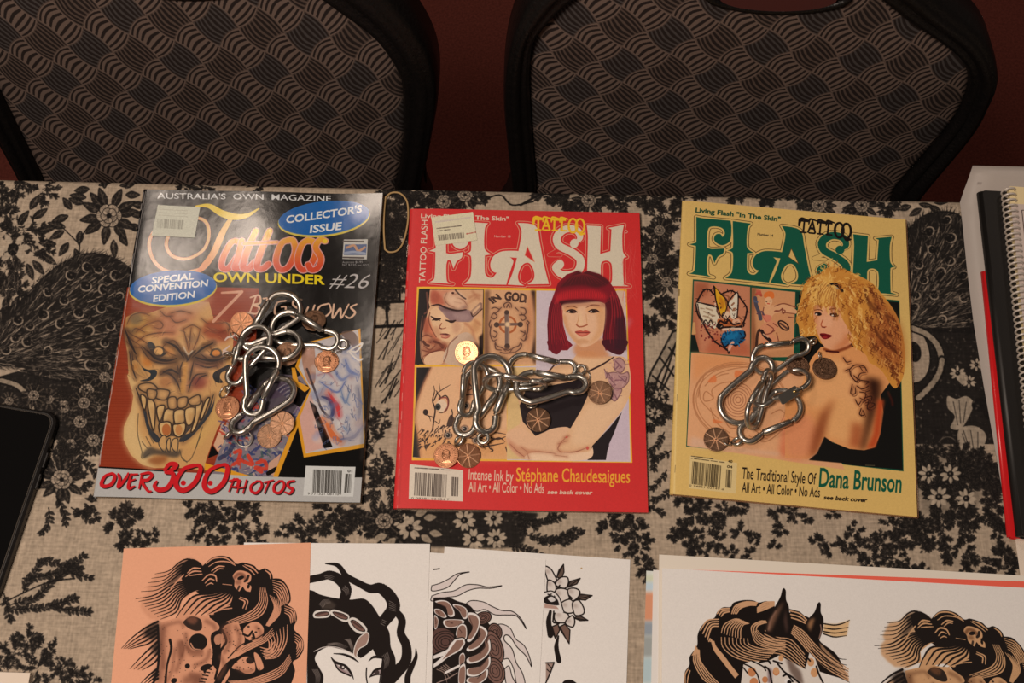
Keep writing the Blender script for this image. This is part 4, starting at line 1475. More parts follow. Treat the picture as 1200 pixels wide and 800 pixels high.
def ornate_word(c, p, q, h, col, edge=None):
    """the small word over the title, in plump seriffed capitals"""
    p, q = np.array(p, float), np.array(q, float)
    for w, cc in ((.05, edge),) * bool(edge) + ((.022, col),):
        c.text('TATT', p, p + (q - p) * .62, h, cc, w)
    d = (q - p) / 6
    n = np.array([d[1], -d[0]]) / np.hypot(*d)
    for i in (0, 1, 2, 3):
        a = p + d * i
        c.line([a + n * h * .7 + d * .0, a + n * h * 1.12 + d * .12, a + n * h * 1.0 + d * .95], h * .2, col, taper=(.5, 1, .6))
        c.line([a + d * .15 - n * .5, a + d * .75 - n * .5], h * .16, col, sm=False)
    c.line([p + n * h * .5 - d * .1, p + n * h * 1.05 - d * .05, p + n * h * .95 + d * .35], h * .2, col)
    for i in (4, 5):
        a = p + d * (i + .5)
        c.ring(a + n * h * .42 + d * (.05 if i == 4 else -.1), abs(d[0]) * .5, h * .62, 0, h * .2, edge or col); c.ring(a + n * h * .42 + d * (.05 if i == 4 else -.1), abs(d[0]) * .5, h * .62, 0, h * .17, col)
    c.line([p + d * 5.2 - n * h * .1, p + d * 5.5 - n * h * .35, p + d * 5.9 - n * h * .25], h * .2, col)


def affine3(src, dst):
    s = np.hstack([np.array(src, float), np.ones((3, 1))])
    M = np.linalg.solve(s, np.array(dst, float))
    return lambda P: np.hstack([P, np.ones((len(P), 1))]) @ M


SKIN, SKIN_D, SKIN_R = (214, 164, 122), (176, 116, 78), (196, 124, 90)


# ------------------------------------------------------------------ printed cover of the red issue
def art_red(fr):
    RED = (196, 46, 44)
    c = Canvas(fr, 4.0, RED)
    A, B2, K, X, Fc, By, Ey = (Z(460, 230, 5), Z(600, 230, 5), Z(480, 330, 8), Z(560, 330, 8), Z(640, 310, 8), Z(590, 400, 5.333), Z(480, 420, 6.667))
    LO, LR, LL = Z(460, 380, 3.48), Z(580, 380, 3.478), Z(430, 560, 3)
    cream = (206, 180, 152)
    c.text('Living Flash "In The Skin"', A('166,125')[0], A('682,143')[0], 4.6, cream, .03)
    c.text('TATTOO FLASH', A('190,504')[0], A('206,138')[0], 7.0, cream, .012)
    ornate_title(c, (204, 182, 154), (204, 140, 110), RED, affine3([(813.7, 320), (1043.7, 342.6), (1044.9, 277.4)], [(509, 329.5), (731, 333), (731, 263.5)]))
    c.text('Number 18', A('596,240')[0], A('692,241')[0], 2.6, (206, 150, 130), .02)
    ornate_word(c, B2('130,192')[0], B2('428,200')[0], 13, (222, 168, 40), (196, 92, 30))
    c.ring(B2('668,206')[0], 1.6, 1.6, 0, .8, (200, 140, 120))
    # picture block with yellow rules
    yel = (222, 162, 52)
    blk = P1('490,337 733,340 740,541 484,538')
    c.poly(P1('488.6,335.6 734.4,338.6 741,542 482.6,539.4'), yel)
    c.poly(P1('491,338 567,339 566,428 486,427'), (30, 22, 20))
    # --- frowning child with a soft cap
    c.poly(K('190,75 690,75 680,600 660,500 640,780 150,780 120,700 100,560 170,280'), (204, 152, 112))
    c.poly(K('200,80 420,80 540,200 520,260 300,230 200,210'), (196, 122, 92), .9, blur=1)
    c.poly(K('200,90 260,90 330,200 250,210 200,190'), (176, 90, 66), .8, sm=True, blur=1.5)
    c.poly(K('330,110 460,90 540,180 500,260 380,250 330,190'), (212, 166, 132), .9, sm=True, blur=1)
    for s in ('350,100 330,150 340,200', '440,150 500,170 540,220', '420,190 480,200', '400,120 450,110', '330,180 370,220 420,240'):
        c.ink(K(s), 1.0, (120, 72, 56), .7, (160, 104, 78), .5)
    c.ell(K('405,105')[0], 1.6, 1.2, 0, (70, 36, 30)); c.line(K('430,80 480,130 525,160'), 1.8, (70, 50, 44), .8)
    c.poly(K('270,240 330,230 420,265 540,260 600,300 580,370 500,375 400,370 340,330'), (142, 108, 102), sm=True)
    c.poly(K('400,300 540,300 560,350 470,360'), (166, 130, 120), .7, sm=True, blur=1.5)
    c.line(K('205,225 270,215 340,245 440,270 530,262'), 2.2, (64, 40, 36), taper=(.6, 1, 1, .6))
    c.poly(K('570,275 660,190 680,200 680,250 590,325'), (140, 102, 86)); c.poly(K('588,282 655,215 672,225 595,305'), (206, 158, 120))
    c.line(K('575,290 600,325 680,255'), 1.2, (70, 44, 38))
    c.poly(K('190,280 240,240 290,270 340,330 400,375 500,385 500,440 460,490 420,510 380,560 300,545 230,500 195,420 180,340'), (216, 168, 126), sm=True)
    c.poly(K('180,330 210,420 250,520 300,545 240,550 170,480 130,470 150,350'), (190, 96, 66), .75, sm=True, blur=1.5)
    c.poly(K('400,380 480,400 470,470 420,500 400,450'), (200, 150, 116), .7, blur=2)
    c.line(K('200,325 250,350 290,348'), 2.2, (60, 36, 30), taper=(.5, 1, .6)); c.line(K('215,360 250,352 285,362'), 1.4, (60, 40, 34))
    c.ell(K('245,355')[0], 3, 1.4, 8, (56, 40, 36)); c.line(K('340,360 390,372 430,362'), 2.4, (60, 38, 34), taper=(.5, 1, .6)); c.ell(K('395,374')[0], 3.4, 1.6, 0, (60, 42, 38))
    c.line(K('300,390 280,430 310,440 340,432'), 1.2, (150, 84, 60)); c.line(K('280,432 300,442'), 1.4, (110, 56, 44))
    c.line(K('290,490 340,492 375,500'), 2.2, (110, 48, 42), taper=(.5, 1, .5)); c.line(K('300,520 340,528 370,515'), 1.6, (176, 96, 76))
    c.line(K('190,290 180,360 200,430 250,520'), 1.2, (110, 56, 42), .8)
    for s in ('110,520 160,500 210,520', '120,560 170,560 240,590', '130,600 190,640 240,600', '110,640 200,660 300,640', '180,690 250,650 330,610', '240,560 320,600 350,650',
              '130,700 220,660 300,640', '330,620 350,680 310,750'):
        c.ink(K(s), 2.0, (104, 52, 40), .75, (140, 76, 54), .5)
    for s in ('130,520 180,515 200,550 150,580', '160,570 200,580 180,620', '200,570 240,575 220,610'):
        c.poly(K(s), (190, 120, 84), .8, sm=True)
    c.line(K('130,560 150,590 180,600'), 3, (70, 34, 28), .8); c.line(K('230,560 280,580 310,620'), 3, (80, 40, 30), .7)
    c.poly(K('140,720 200,670 310,650 330,690 300,770 150,775'), (212, 164, 126), sm=True)
    c.poly(K('360,600 450,500 560,480 640,600 640,780 330,760'), (194, 158, 130), sm=True)
    c.line(K('450,510 370,590 350,680 320,750'), 1.3, (130, 80, 60), .8)
    c.poly(K('560,380 680,330 680,480 620,540 560,450'), (214, 160, 110), .8, sm=True, blur=1.5)
    c.line(K('520,390 580,440 610,540 640,600'), 2.5, (176, 110, 80), .7, blur=1)
    c.poly(K('650,520 690,480 690,640 660,600'), (40, 24, 20), blur=1)
    for s in ('560,150 620,120 660,130', '560,200 620,150', '590,90 650,160', '610,360 660,400'):
        c.line(K(s), 3, (164, 100, 70), .5, blur=1)
    c.poly(K('95,70 190,75 170,160 190,240 140,330 120,480 90,780 70,780'), (30, 20, 20), .95)
    c.line(K('160,100 170,260 140,300'), 2, (130, 76, 60), .7); c.line(K('120,320 100,480 110,600'), 1.2, (150, 96, 72), .6)
    c.line(K('100,560 110,700 140,770'), 1.5, (190, 130, 96), .7)
    for q, rx, ry, an, col, al in (('260,470', 60, 30, 60, (176, 110, 78), .5), ('300,330', 30, 40, 0, (226, 180, 138), .6), ('340,460', 50, 20, 0, (224, 176, 134), .5), ('440,420', 40, 60, 0, (190, 134, 102), .5), ('150,420', 30, 90, 0, (140, 66, 48), .6), ('220,560', 50, 26, 0, (110, 52, 40), .6),
                                      ('300,600', 60, 24, -20, (132, 66, 48), .5), ('240,150', 44, 50, 0, (150, 72, 54), .5), ('430,180', 60, 40, 0, (222, 178, 142), .5), ('520,240', 40, 16, 0, (110, 76, 70), .6), ('400,262', 110, 10, 4, (70, 44, 40), .7), ('620,420', 40, 60, 20, (176, 116, 76), .5), ('600,230', 60, 60, 0, (216, 168, 126), .4), ('560,560', 40, 70, 30, (172, 134, 106), .5)):
        c.ell(K(q)[0], rx / 8, ry / 8, an, col, al, blur=1.6)
    c.line(K('200,325 250,350 290,348'), 2.4, (50, 28, 24), taper=(.5, 1, .6)); c.line(K('340,362 390,374 430,364'), 2.4, (54, 32, 28), taper=(.5, 1, .6)); c.line(K('205,225 270,215 340,245 440,270 530,262'), 2.0, (54, 32, 30), taper=(.6, 1, 1, .6))
    c.line(K('290,490 340,492 375,500'), 2.0, (100, 44, 40), taper=(.5, 1, .5)); c.line(K('300,500 340,512 372,505'), 1.8, (196, 120, 96))
    # --- arm with a cross tattoo
    c.poly(P1('568,339 627,340 628,427 567,427'), (205, 150, 108))
    c.poly(X('70,80 110,80 95,400 110,700 50,780 60,400'), (90, 56, 40), .8, blur=2)
    c.poly(X('540,80 500,80 530,300 530,500 500,700 540,780'), (44, 26, 22), .95, blur=1.4)
    c.poly(X('470,100 520,140 520,480 470,660 440,400'), (190, 118, 78), .6, blur=3)
    ink = (92, 62, 50)
    c.text('IN', X('125,212')[0], X('225,155')[0], 7.5, (74, 50, 42), .05, -.2); c.text('GOD', X('246,168')[0], X('452,192')[0], 9.5, (74, 50, 42), .05)
    c.line(X('120,160 150,140'), 1.4, ink); c.line(X('440,120 445,190'), 2, ink)
    c.ring(X('280,400')[0], 9.4, 9.4, 0, 2.4, (170, 92, 52)); c.ell(X('280,400')[0], 5.5, 5.5, 0, (222, 160, 112), .8, blur=1.5)
    c.line(X('270,290 275,400 275,600'), 5.2, (118, 92, 80), sm=False); c.line(X('180,400 400,395'), 3.6, (118, 88, 74), sm=False)
    c.line(X('290,300 285,600'), 1, (150, 116, 96), sm=False); c.ell(X('278,398')[0], 3, 3, 0, (228, 186, 140), .9, blur=.6)
    for q, r in (('270,285', 2.8), ('175,402', 3.2), ('398,398', 3.2), ('275,605', 3.4)):
        c.ell(X(q)[0], r, r, 0, (72, 52, 44), .9)
    for s in ('250,240 245,210 280,190 310,205 315,240', '270,240 285,210 300,240', '130,250 160,240 200,260 170,290 140,300 120,340', '150,290 180,320 150,350 130,330',
              '400,240 440,250 450,290 420,310 400,280', '390,310 430,310 450,340 420,360 400,340', '460,360 480,380 465,400 455,380', '120,360 105,400 120,430 130,400',
              '120,430 115,490 140,550 180,540', '150,460 180,480 160,520 130,500', '440,460 460,520 430,550 400,530', '400,460 440,480 420,510', '160,560 180,600 230,620 260,650',
              '400,570 380,600 330,620 300,660', '210,660 260,670 340,660', '160,580 170,630 220,640', '410,580 400,620 350,660', '350,240 380,270', '200,260 220,240',
              '470,400 465,470 440,540', '250,630 280,640 310,630'):
        c.ink(X(s), 1.3, (84, 56, 46), .85, (140, 92, 68), .4, taper=(1, 1, .7))
    # --- wide eyes in branches
    c.poly(P1('488,430 594,429 594,538 485,537'), (212, 160, 118))
    c.poly(Ey('55,70 170,70 110,200 60,340 45,460'), (26, 20, 22)); c.poly(Ey('40,500 70,620 85,775 25,770'), (24, 20, 24))
    c.line(Ey('168,72 105,210 58,350 45,480 72,620 90,770'), 3, (170, 112, 78), .8, blur=1)
    c.poly(Ey('60,560 200,600 500,640 780,560 780,790 90,790'), (206, 140, 84), .7, blur=4)
    c.poly(Ey('380,180 520,150 560,300 440,330'), (196, 130, 96), .5, blur=4)
    k = (52, 36, 32)
    for s, w in (('180,560 190,480 200,400 180,330 195,260 190,215', 2.2), ('190,330 215,270 205,250', 1.8), ('215,270 240,300 230,330', 2), ('225,265 270,235 320,205', 1.3), ('240,250 232,195', 1.1),
                 ('200,490 230,510 240,475', 1.1), ('150,450 180,460 190,500', 1.2), ('120,440 150,450 165,490', 1.4), ('330,400 335,440 320,500', 1.5),
                 ('230,320 280,290 305,330 290,400 250,425 215,415', 1.8)):
        c.line(Ey(s), w * .75, k, .9, taper=(1, 1, .4))
    c.ell(Ey('250,370')[0], 6.5, 7, 0, (212, 176, 144)); c.ell(Ey('222,378')[0], 3.4, 4, 0, (66, 62, 56)); c.ell(Ey('218,382')[0], 1.6, 1.8, 0, (24, 22, 22))
    c.line(Ey('230,310 290,310 300,370 270,420'), 1.6, (130, 58, 50), .8)
    c.poly(Ey('290,520 320,440 350,470 360,520 320,530'), k, .85, sm=True); c.ell(Ey('125,420')[0], 3, 3.4, 0, k)
    rnd = random.Random(3)
    for i in range(95):
        x, y = rnd.uniform(80, 330), rnd.uniform(530, 700)
        y += (x - 200) * -.12
        c.line([Ey('0,0')[0] + np.array([x, y]) / 6.667, Ey('0,0')[0] + np.array([x + rnd.uniform(-40, 10), y + rnd.uniform(5, 40)]) / 6.667], rnd.uniform(.8, 2), k, .85, taper=(1, 1, .2))
    for s in ('560,620 650,580 750,590', '600,610 690,630 750,610', '620,650 700,620 745,650', '570,690 640,680 740,660', '600,600 620,690 650,720', '520,600 600,640', '640,700 650,720 630,730', '380,560 480,590 560,600',
              '400,600 470,620 560,640', '750,690 770,760', '470,200 490,230 460,250', '430,290 480,280 520,290'):
        c.line(Ey(s), 1.6, k, .85, taper=(.8, 1, .4))
    for q in ('300,600', '430,550', '440,370', '520,640'):
        c.ell(Ey(q)[0], 5, 4.2, 0, (70, 46, 38), .8, blur=.8); c.ell(Ey(q)[0], 4.2, 3.4, 0, (156, 126, 104)); c.ell(Ey(q)[0], 2.5, 2.6, 0, (46, 40, 38)); c.ell(Ey(q)[0] + [-.8, -.8], .7, .7, 0, (190, 170, 150))
    # --- red haired woman with folded arms
    c.poly(P1('628.5,340 733,341 739,541 594,539 595,429 628,428'), (196, 172, 170))
    rnd = random.Random(6)
    for i in range(60):
        c.ell((rnd.uniform(630, 738), rnd.uniform(345, 535)), rnd.uniform(3, 8), rnd.uniform(3, 9), 0, rnd.choice(((186, 158, 166), (206, 184, 176), (190, 170, 176))), .25, blur=2)
    c.poly(P1('595,430 628,430 622,538 594,538'), (206, 166, 112))
    c.poly(Fc('660,235 730,240 735,460 660,300'), (204, 160, 128), .8)
    hair = Fc('20,800 10,560 25,400 70,280 110,170 190,90 290,55 340,75 390,55 500,85 590,150 650,240 690,330 720,420 745,540 755,720 750,800 560,800 540,760 530,680 560,400 500,350 150,370 160,560 200,700 250,750 200,800')
    hr = np.vstack([hair])
    # neck, shoulders, arms
    neck = By('420,120 480,60 560,60 590,90 690,90 750,95 780,130 795,220 790,330 740,430 650,540 570,640 540,690 520,738 160,738 60,690 20,620 20,570 60,540 110,500 100,400 95,330 180,200 250,190 330,150')
    c.poly(neck, (212, 162, 120), sm=True)
    c.poly(By('600,330 700,330 760,370 640,540 560,630 430,640 460,500'), (218, 172, 132), .8, sm=True, blur=3)
    c.poly(By('430,120 560,70 640,90 560,180 440,200 330,210'), (218, 170, 128), .8, sm=True, blur=3)
    c.poly(By('100,400 140,300 260,280 420,250 480,230 530,330 490,420 420,540 300,545 200,590 120,500'), (36, 26, 28), sm=False)
    c.poly(By('740,440 650,680 640,740 525,740 555,650 660,540'), (34, 25, 27))
    c.poly(By('755,430 785,350 780,740 655,740 660,640'), (192, 166, 168))
    c.poly(By('30,570 110,540 200,590 300,545 410,540 350,640 340,690 240,690 110,660 40,630'), (212, 162, 124), sm=True)
    c.poly(By('20,600 110,660 240,690 160,735 60,690'), (196, 136, 102), .8, sm=True, blur=1.5)
    c.poly(By('160,700 250,690 340,690 520,690 555,655 520,738 160,738'), (222, 178, 142), sm=True)
    for s in ('400,590 360,630 340,670 360,690', '380,600 410,590', '160,690 240,690 330,700', '350,690 440,690 530,660', '150,700 160,735', '110,660 150,690', '40,640 90,690 130,720', '340,640 400,620', '320,710 400,720'):
        c.ink(By(s), 1.2, (140, 78, 58), .75, (176, 112, 82), .45)
    c.ell(By('395,597')[0], 1.4, 1, 0, (186, 76, 62)); c.ell(By('525,665')[0], 1.6, 2.2, 0, (190, 84, 70))
    c.line(By('530,185 620,140 690,95'), 2, (56, 34, 32), taper=(1, 1, .6)); c.line(By('280,190 330,130'), 1.6, (70, 44, 40)); c.line(By('240,260 300,250 420,240'), 1.4, (90, 60, 50), .6)
    # flower tattoo on the upper arm
    for s in ('690,110 730,100 760,140 740,190 700,180 690,140', '640,200 690,190 740,200 780,190 780,250 740,290 700,300 660,250', '630,170 650,210 640,230', '690,290 740,300 700,370 670,350',
              '720,220 770,220 760,260'):
        c.poly(By(s), (168, 122, 118), .85, sm=True); c.line(By(s), 1.1, (110, 72, 72), .75)
    for s in ('700,120 740,160', '720,210 760,250', '660,220 700,270', '700,240 740,240', '690,320 710,360', '650,190 680,230', '720,150 700,170'):
        c.line(By(s), 1.4, (110, 70, 76), .7)
    for k2 in range(60):
        q0 = By('%f,%f' % (rnd.uniform(650, 780), rnd.uniform(105, 350)))[0]
        if q0[0] + .4 * q0[1] > 912:
            continue
        c.line([q0, q0 + [rnd.uniform(-4, 4), rnd.uniform(-4, 4)]], .9, rnd.choice(((120, 74, 78), (150, 96, 100), (196, 150, 140))), .55, sm=False)
    # neck shade, face, hair
    c.poly(Fc('280,740 540,690 560,800 590,860 300,860'), (196, 128, 84), .9, sm=True, blur=2)
    c.poly(hr, (122, 25, 36))
    c.poly(By('280,-10 283,35 305,68 335,78 358,58 374,20 385,-10'), (112, 24, 36), sm=True); c.poly(By('620,-10 640,42 690,74 735,80 760,46 770,-10'), (74, 24, 34), sm=True)
    c.poly(Fc('150,370 250,340 500,345 565,400 560,540 530,640 470,720 380,765 320,765 250,700 190,600 155,480'), (218, 166, 128), sm=True)
    c.poly(Fc('470,400 560,420 555,540 520,650 440,730 400,740 480,600'), (204, 144, 96), .7, sm=True, blur=2)
    c.poly(Fc('180,390 280,380 280,430 180,440'), (206, 136, 84), .7, sm=True, blur=1.5); c.poly(Fc('380,400 500,385 520,440 390,450'), (210, 146, 96), .6, sm=True, blur=1.5)
    c.poly(Fc('155,470 175,580 240,690 330,770 300,700 220,600 190,480'), (196, 136, 92), .7, sm=True, blur=1.5); c.poly(Fc('300,440 330,430 350,560 300,560'), (226, 182, 136), .5, blur=1.5); c.poly(Fc('155,365 560,350 560,400 350,385 160,410'), (170, 108, 78), .6, blur=1.5); c.ell(Fc('345,715')[0], 7, 3, 0, (190, 132, 90), .6, blur=1)
    c.line(Fc('190,395 240,385 290,402'), 1.2, (110, 60, 44), taper=(.5, 1, .5)); c.line(Fc('375,400 430,375 500,378'), 1.2, (120, 66, 48), taper=(.5, 1, .5))
    for ctr, an in (('238,436', 6), ('445,434', -4)):
        p = Fc(ctr)[0]
        c.ell(p, 5.6, 2.0, an, (84, 50, 42)); c.ell(p + np.array([0, .3]), 2.2, 1.7, an, (38, 24, 22)); c.ell(p + np.array([-3, .3]), 1.1, .8, an, (206, 180, 160))
        c.line([p + np.array([-6.4, .6]), p + np.array([-2, -2]), p + np.array([3, -1.8]), p + np.array([6.6, .8])], 1.2, (50, 28, 24))
    c.line(Fc('285,560 310,578 345,575 385,560'), 1.5, (160, 84, 56)); c.line(Fc('310,450 300,520 285,555'), 1, (196, 136, 92), .8); c.line(Fc('375,460 380,520 385,555'), 1, (196, 136, 92), .6)
    c.poly(Fc('270,625 320,612 345,618 375,612 412,630 380,660 335,672 300,655'), (186, 84, 66), sm=True); c.line(Fc('275,628 340,634 410,630'), 1.0, (120, 44, 40)); c.ell(Fc('340,648')[0], 5, 1.3, 0, (206, 120, 96), .8, blur=.5)
    dk, br = (70, 22, 30), (182, 46, 50)
    c.poly(Fc('130,200 290,60 340,80 390,60 520,100 590,170 480,210 340,190 200,200'), (74, 26, 30), .85, sm=True, blur=1.5)
    c.poly(Fc('90,280 200,240 400,230 540,260 560,320 480,320 250,320 120,340'), (186, 38, 44), .9, sm=True, blur=2)
    c.poly(Fc('120,345 250,325 420,325 520,350 560,400 500,345 330,355 155,372 150,440 130,400'), (64, 20, 26), .9, sm=True, blur=1)
    c.fan(Fc('100,300 70,400 40,560 30,800'), Fc('150,400 150,560 190,700 220,800'), 9, 1.6, br, .5, jit=.5)
    c.fan(Fc('60,320 30,450 20,600 25,800'), Fc('140,400 150,580 190,720 240,780'), 8, 1.2, dk, .55, jit=.5)
    c.fan(Fc('560,330 560,500 540,680 560,800'), Fc('660,280 710,430 745,600 750,800'), 11, 1.8, dk, .65, jit=.5)
    c.fan(Fc('600,250 620,450 600,640 610,800'), Fc('650,260 690,400 700,560 690,800'), 4, 1.4, br, .5, jit=.5)
    c.poly(Fc('650,500 730,480 755,700 750,800 640,800'), (58, 26, 36), .8, blur=2)
    c.fan(Fc('110,210 100,280 110,330'), Fc('540,230 560,290 540,340'), 26, 1.0, (120, 24, 32), .4, jit=.6)
    c.fan(Fc('340,80 220,120 130,210'), Fc('340,80 450,110 590,200'), 12, 1.0, (124, 36, 40), .45, jit=.5)
    # little diamond of background colour at the right of the hair
    # --- lower band
    c.poly(LO('70,570 288,595 286,722 66,712'), (204, 182, 158))
    c.blurred_print(LO('90,585')[0], LO('210,593')[0], 1.3, (70, 56, 50), 20)
    c.barcode(LO('88,698')[0], LO('222,706')[0], LO('92,604')[0] - LO('88,698')[0], 26, (64, 50, 42), 11)
    c.barcode(LO('240,700')[0], LO('268,702')[0], LO('242,622')[0] - LO('240,700')[0], 6, (64, 50, 42), 12)
    c.text('0 09281 02184 7', LO('76,712')[0], LO('232,718')[0], 2.2, (80, 62, 54))
    c.text('Intense Ink by', LO('310,632')[0], LO('492,640')[0], 12, (210, 172, 142), .012)
    c.text('Stéphane Chaudesaigues', LR('86,638')[0], LR('550,645')[0], 15.5, (222, 152, 50), .012)
    c.text('All Art • All Color • No Ads', LO('310,682')[0], LR('200,688')[0], 11.4, (210, 172, 142), .012)
    c.text('see back cover', LR('213,690')[0], LR('398,693')[0], 4.6, (210, 176, 146), .03, .2)
    # worn spine
    for i in range(20):
        y = 246 + i * 18 + random.uniform(-5, 5)
        x = 477 - (y - 244) * .04 + random.uniform(.5, 3)
        c.line([(x, y), (x - .4, y + random.uniform(5, 12))], random.uniform(.6, 1.4), (210, 150, 130), random.uniform(.3, .8))
    c.line([(481.5, 250), (468, 590)], 1.4, (160, 34, 34), .5, sm=False, blur=.8)
    for i in range(30):
        c.line([(740 + random.uniform(-12, 8), 280 + random.uniform(0, 80)) for _ in range(2)], .5, (206, 90, 80), .35)
    c.a = np.clip((c.a - .5) * 1.05 + .49, 0.02, 1).astype(np.float32)
    c.grain(.010, 1, 2)
    return c


# ------------------------------------------------------------------ printed cover of the cream issue
def art_cream(fr):
    CR = (204, 164, 98)
    c = Canvas(fr, 4.0, CR)
    A, B, Ht, Hr, Bk, Or = (Z(780, 220, 4.444), Z(920, 220, 4.444), Z(800, 320, 8), Z(930, 310, 6.667), Z(920, 410, 5.714), Z(800, 410, 6.154))
    LO, LR = Z(780, 380, 3.48), Z(920, 380, 3.48)
    GR, BN = (22, 86, 66), (92, 70, 44)
    c.text('Living Flash "In The Skin"', A('155,126')[0], A('598,174')[0], 5.2, (34, 72, 52), .035)
    c.text('Number 14', A('478,246')[0], A('560,254')[0], 2.8, (60, 52, 40), .02)
    ornate_title(c, GR, BN, CR)
    ornate_word(c, B('75,226')[0], B('345,252')[0], 14, (34, 26, 20))
    c.text('R', B('562,415')[0], B('576,417')[0], 3, (90, 110, 80))
    # picture block, thin green rules
    c.poly(P1('812,327 1054,352 1059,552 804,523'), (28, 78, 58))
    # --- heart of brambles
    c.poly(P1('813.4,329 879,336 879,418 811,412'), (186, 120, 88))
    c.poly(Ht('110,80 250,90 230,200 130,250 130,500 160,740 80,730 100,300'), (150, 84, 58), .8, blur=3)
    c.poly(Ht('300,560 560,620 630,700 630,780 200,760'), (172, 90, 62), .7, blur=3)
    c.poly(Ht('80,575 115,580 155,740 75,735'), (24, 36, 30))
    c.poly(Ht('95,460 115,460 125,570 85,575'), (190, 140, 90))
    k = (40, 24, 24)
    for s in ('290,200 250,155 200,160 160,220 130,290 140,380 190,470 240,560 300,640 370,690 420,720', '340,210 400,180 460,165 510,200 560,260 600,330 590,410 560,480 520,530'):
        c.line(Ht(s), 1.9, k, .95)
        Q = smooth(Ht(s), n=3)
        for i in range(0, len(Q) - 1, 2):
            d = Q[i + 1] - Q[i]; n = np.array([-d[1], d[0]]) / (np.hypot(*d) + 1e-6) * (2.6 if i % 4 else -2.6)
            c.line([Q[i], Q[i] + n * 1.35 + d * .3], 1.6, k, .95, taper=(1, .7, .2)); c.line([Q[i], Q[i] - n * .7 + d * .5], 1.3, k, .9, taper=(1, .6, .2))
    c.poly(Ht('135,270 220,290 310,310 320,360 350,420 320,500 280,520 200,470 150,370'), (204, 182, 152), sm=True)
    c.line(Ht('135,270 220,295 310,320'), 1.3, k, .8); c.line(Ht('140,290 160,390 210,470 290,520'), 1.3, k, .8)
    for s in ('200,360 260,390 300,400', '190,400 250,420 290,460', '220,330 280,350', '240,470 270,450', '170,330 200,340'):
        c.line(Ht(s), 2, (150, 118, 92), .7)
    c.poly(Ht('300,120 340,180 400,240 420,290 385,390 350,380 320,280'), (206, 150, 40), sm=True); c.poly(Ht('340,220 380,250 390,310 360,340'), (176, 108, 34), .8, sm=True, blur=1)
    c.line(Ht('290,120 310,250 350,390'), 1.4, k); c.line(Ht('300,130 400,230 430,280'), 1, k, .7)
    c.poly(Ht('430,270 470,240 510,170 515,260 505,400 490,430 455,420 440,340'), (206, 186, 160), sm=True); c.line(Ht('440,330 430,270 510,180 520,280 510,410'), 1.5, k, .9)
    for s in ('380,200 430,220 430,260', '400,250 420,350', '460,300 480,280', '470,350 490,330'):
        c.line(Ht(s), 2, (130, 78, 52), .8)
    c.poly(Ht('380,370 430,360 440,410 400,430 370,400'), (210, 172, 140), sm=True); c.line(Ht('380,370 370,410 410,435 440,400'), 1.2, k)
    c.poly(Ht('330,430 400,440 470,440 540,440 550,480 480,500 380,500 330,490'), (176, 98, 56), sm=True)
    c.poly(Ht('470,440 520,430 540,460 500,490 470,480'), (206, 156, 124), sm=True)
    c.line(Ht('320,500 350,450 400,470 430,440 470,480 530,470'), 2.4, k, .9); c.ell(Ht('350,500')[0], 4, 3.4, 0, (34, 22, 24))
    c.line(Ht('380,530 460,515 540,520'), 2.6, (210, 176, 150)); c.line(Ht('360,510 450,505 560,500 570,470'), 2.2, k)
    c.poly(Ht('365,600 380,560 440,550 500,540 575,540 585,590 560,640 500,680 450,660 400,690 365,650'), (22, 84, 116), sm=True)
    c.poly(Ht('400,600 440,575 520,560 500,610 430,630'), (34, 110, 144), .9, sm=True, blur=1)
    c.line(Ht('360,610 370,660 400,690 450,650 500,680 580,600 580,550'), 1.7, (24, 24, 34)); c.line(Ht('390,695 420,720 460,660'), 2.2, k)
    c.line(Ht('470,650 440,700 430,750'), 3.4, (206, 150, 124), taper=(1, 1, .6)); c.line(Ht('420,720 430,755 440,730'), 1.2, k)
    rnd = random.Random(8)
    for i in range(70):                       # shading and small folds inside the heart
        x, y = rnd.uniform(150, 560), rnd.uniform(260, 640)
        if abs(x - 370) > 215 - abs(y - 430) * .45:
            continue
        a_ = rnd.uniform(0, 6.28)
        e_ = np.array([math.cos(a_), math.sin(a_)])
        col = (60, 36, 30) if rnd.random() < .5 else rnd.choice(((206, 176, 140), (150, 96, 66), (120, 76, 54)))
        if x < 330 and y < 480:
            col = rnd.choice(((120, 92, 72), (150, 124, 98), (60, 40, 34), (212, 192, 164)))
        if y > 540:
            col = rnd.choice(((18, 44, 66), (44, 124, 156), (20, 66, 92))) if x > 360 else (110, 50, 44)
        p_ = Ht('%f,%f' % (x, y))[0]
        c.line([p_, p_ + e_ * rnd.uniform(1, 2.5), p_ + e_ * rnd.uniform(2.5, 4.5) + [rnd.uniform(-1, 1), rnd.uniform(-1, 1)]], rnd.uniform(.7, 1.5), col, .75, taper=(.5, 1, .3))
    for i in range(40):
        a_ = rnd.uniform(0, 6.28)
        p_ = Ht('%f,%f' % (475 + 95 * math.cos(a_), 612 + 58 * math.sin(a_)))[0]
        c.line([p_, p_ + [rnd.uniform(-3, 3), rnd.uniform(-3, 3)]], 1.4, rnd.choice(((22, 84, 116), (18, 40, 60), (34, 110, 144))), .9, sm=False)
    for q_, w_ in (('140,275 200,285 310,312 322,362 352,420', 1.2), ('300,125 312,250 350,388 385,392 420,292 398,240 340,180', 1.1), ('190,470 215,440 240,470 262,440 285,490', 1.3), ('390,440 410,470 440,478', 1.2)):
        c.line(Ht(q_), w_, k, .9)
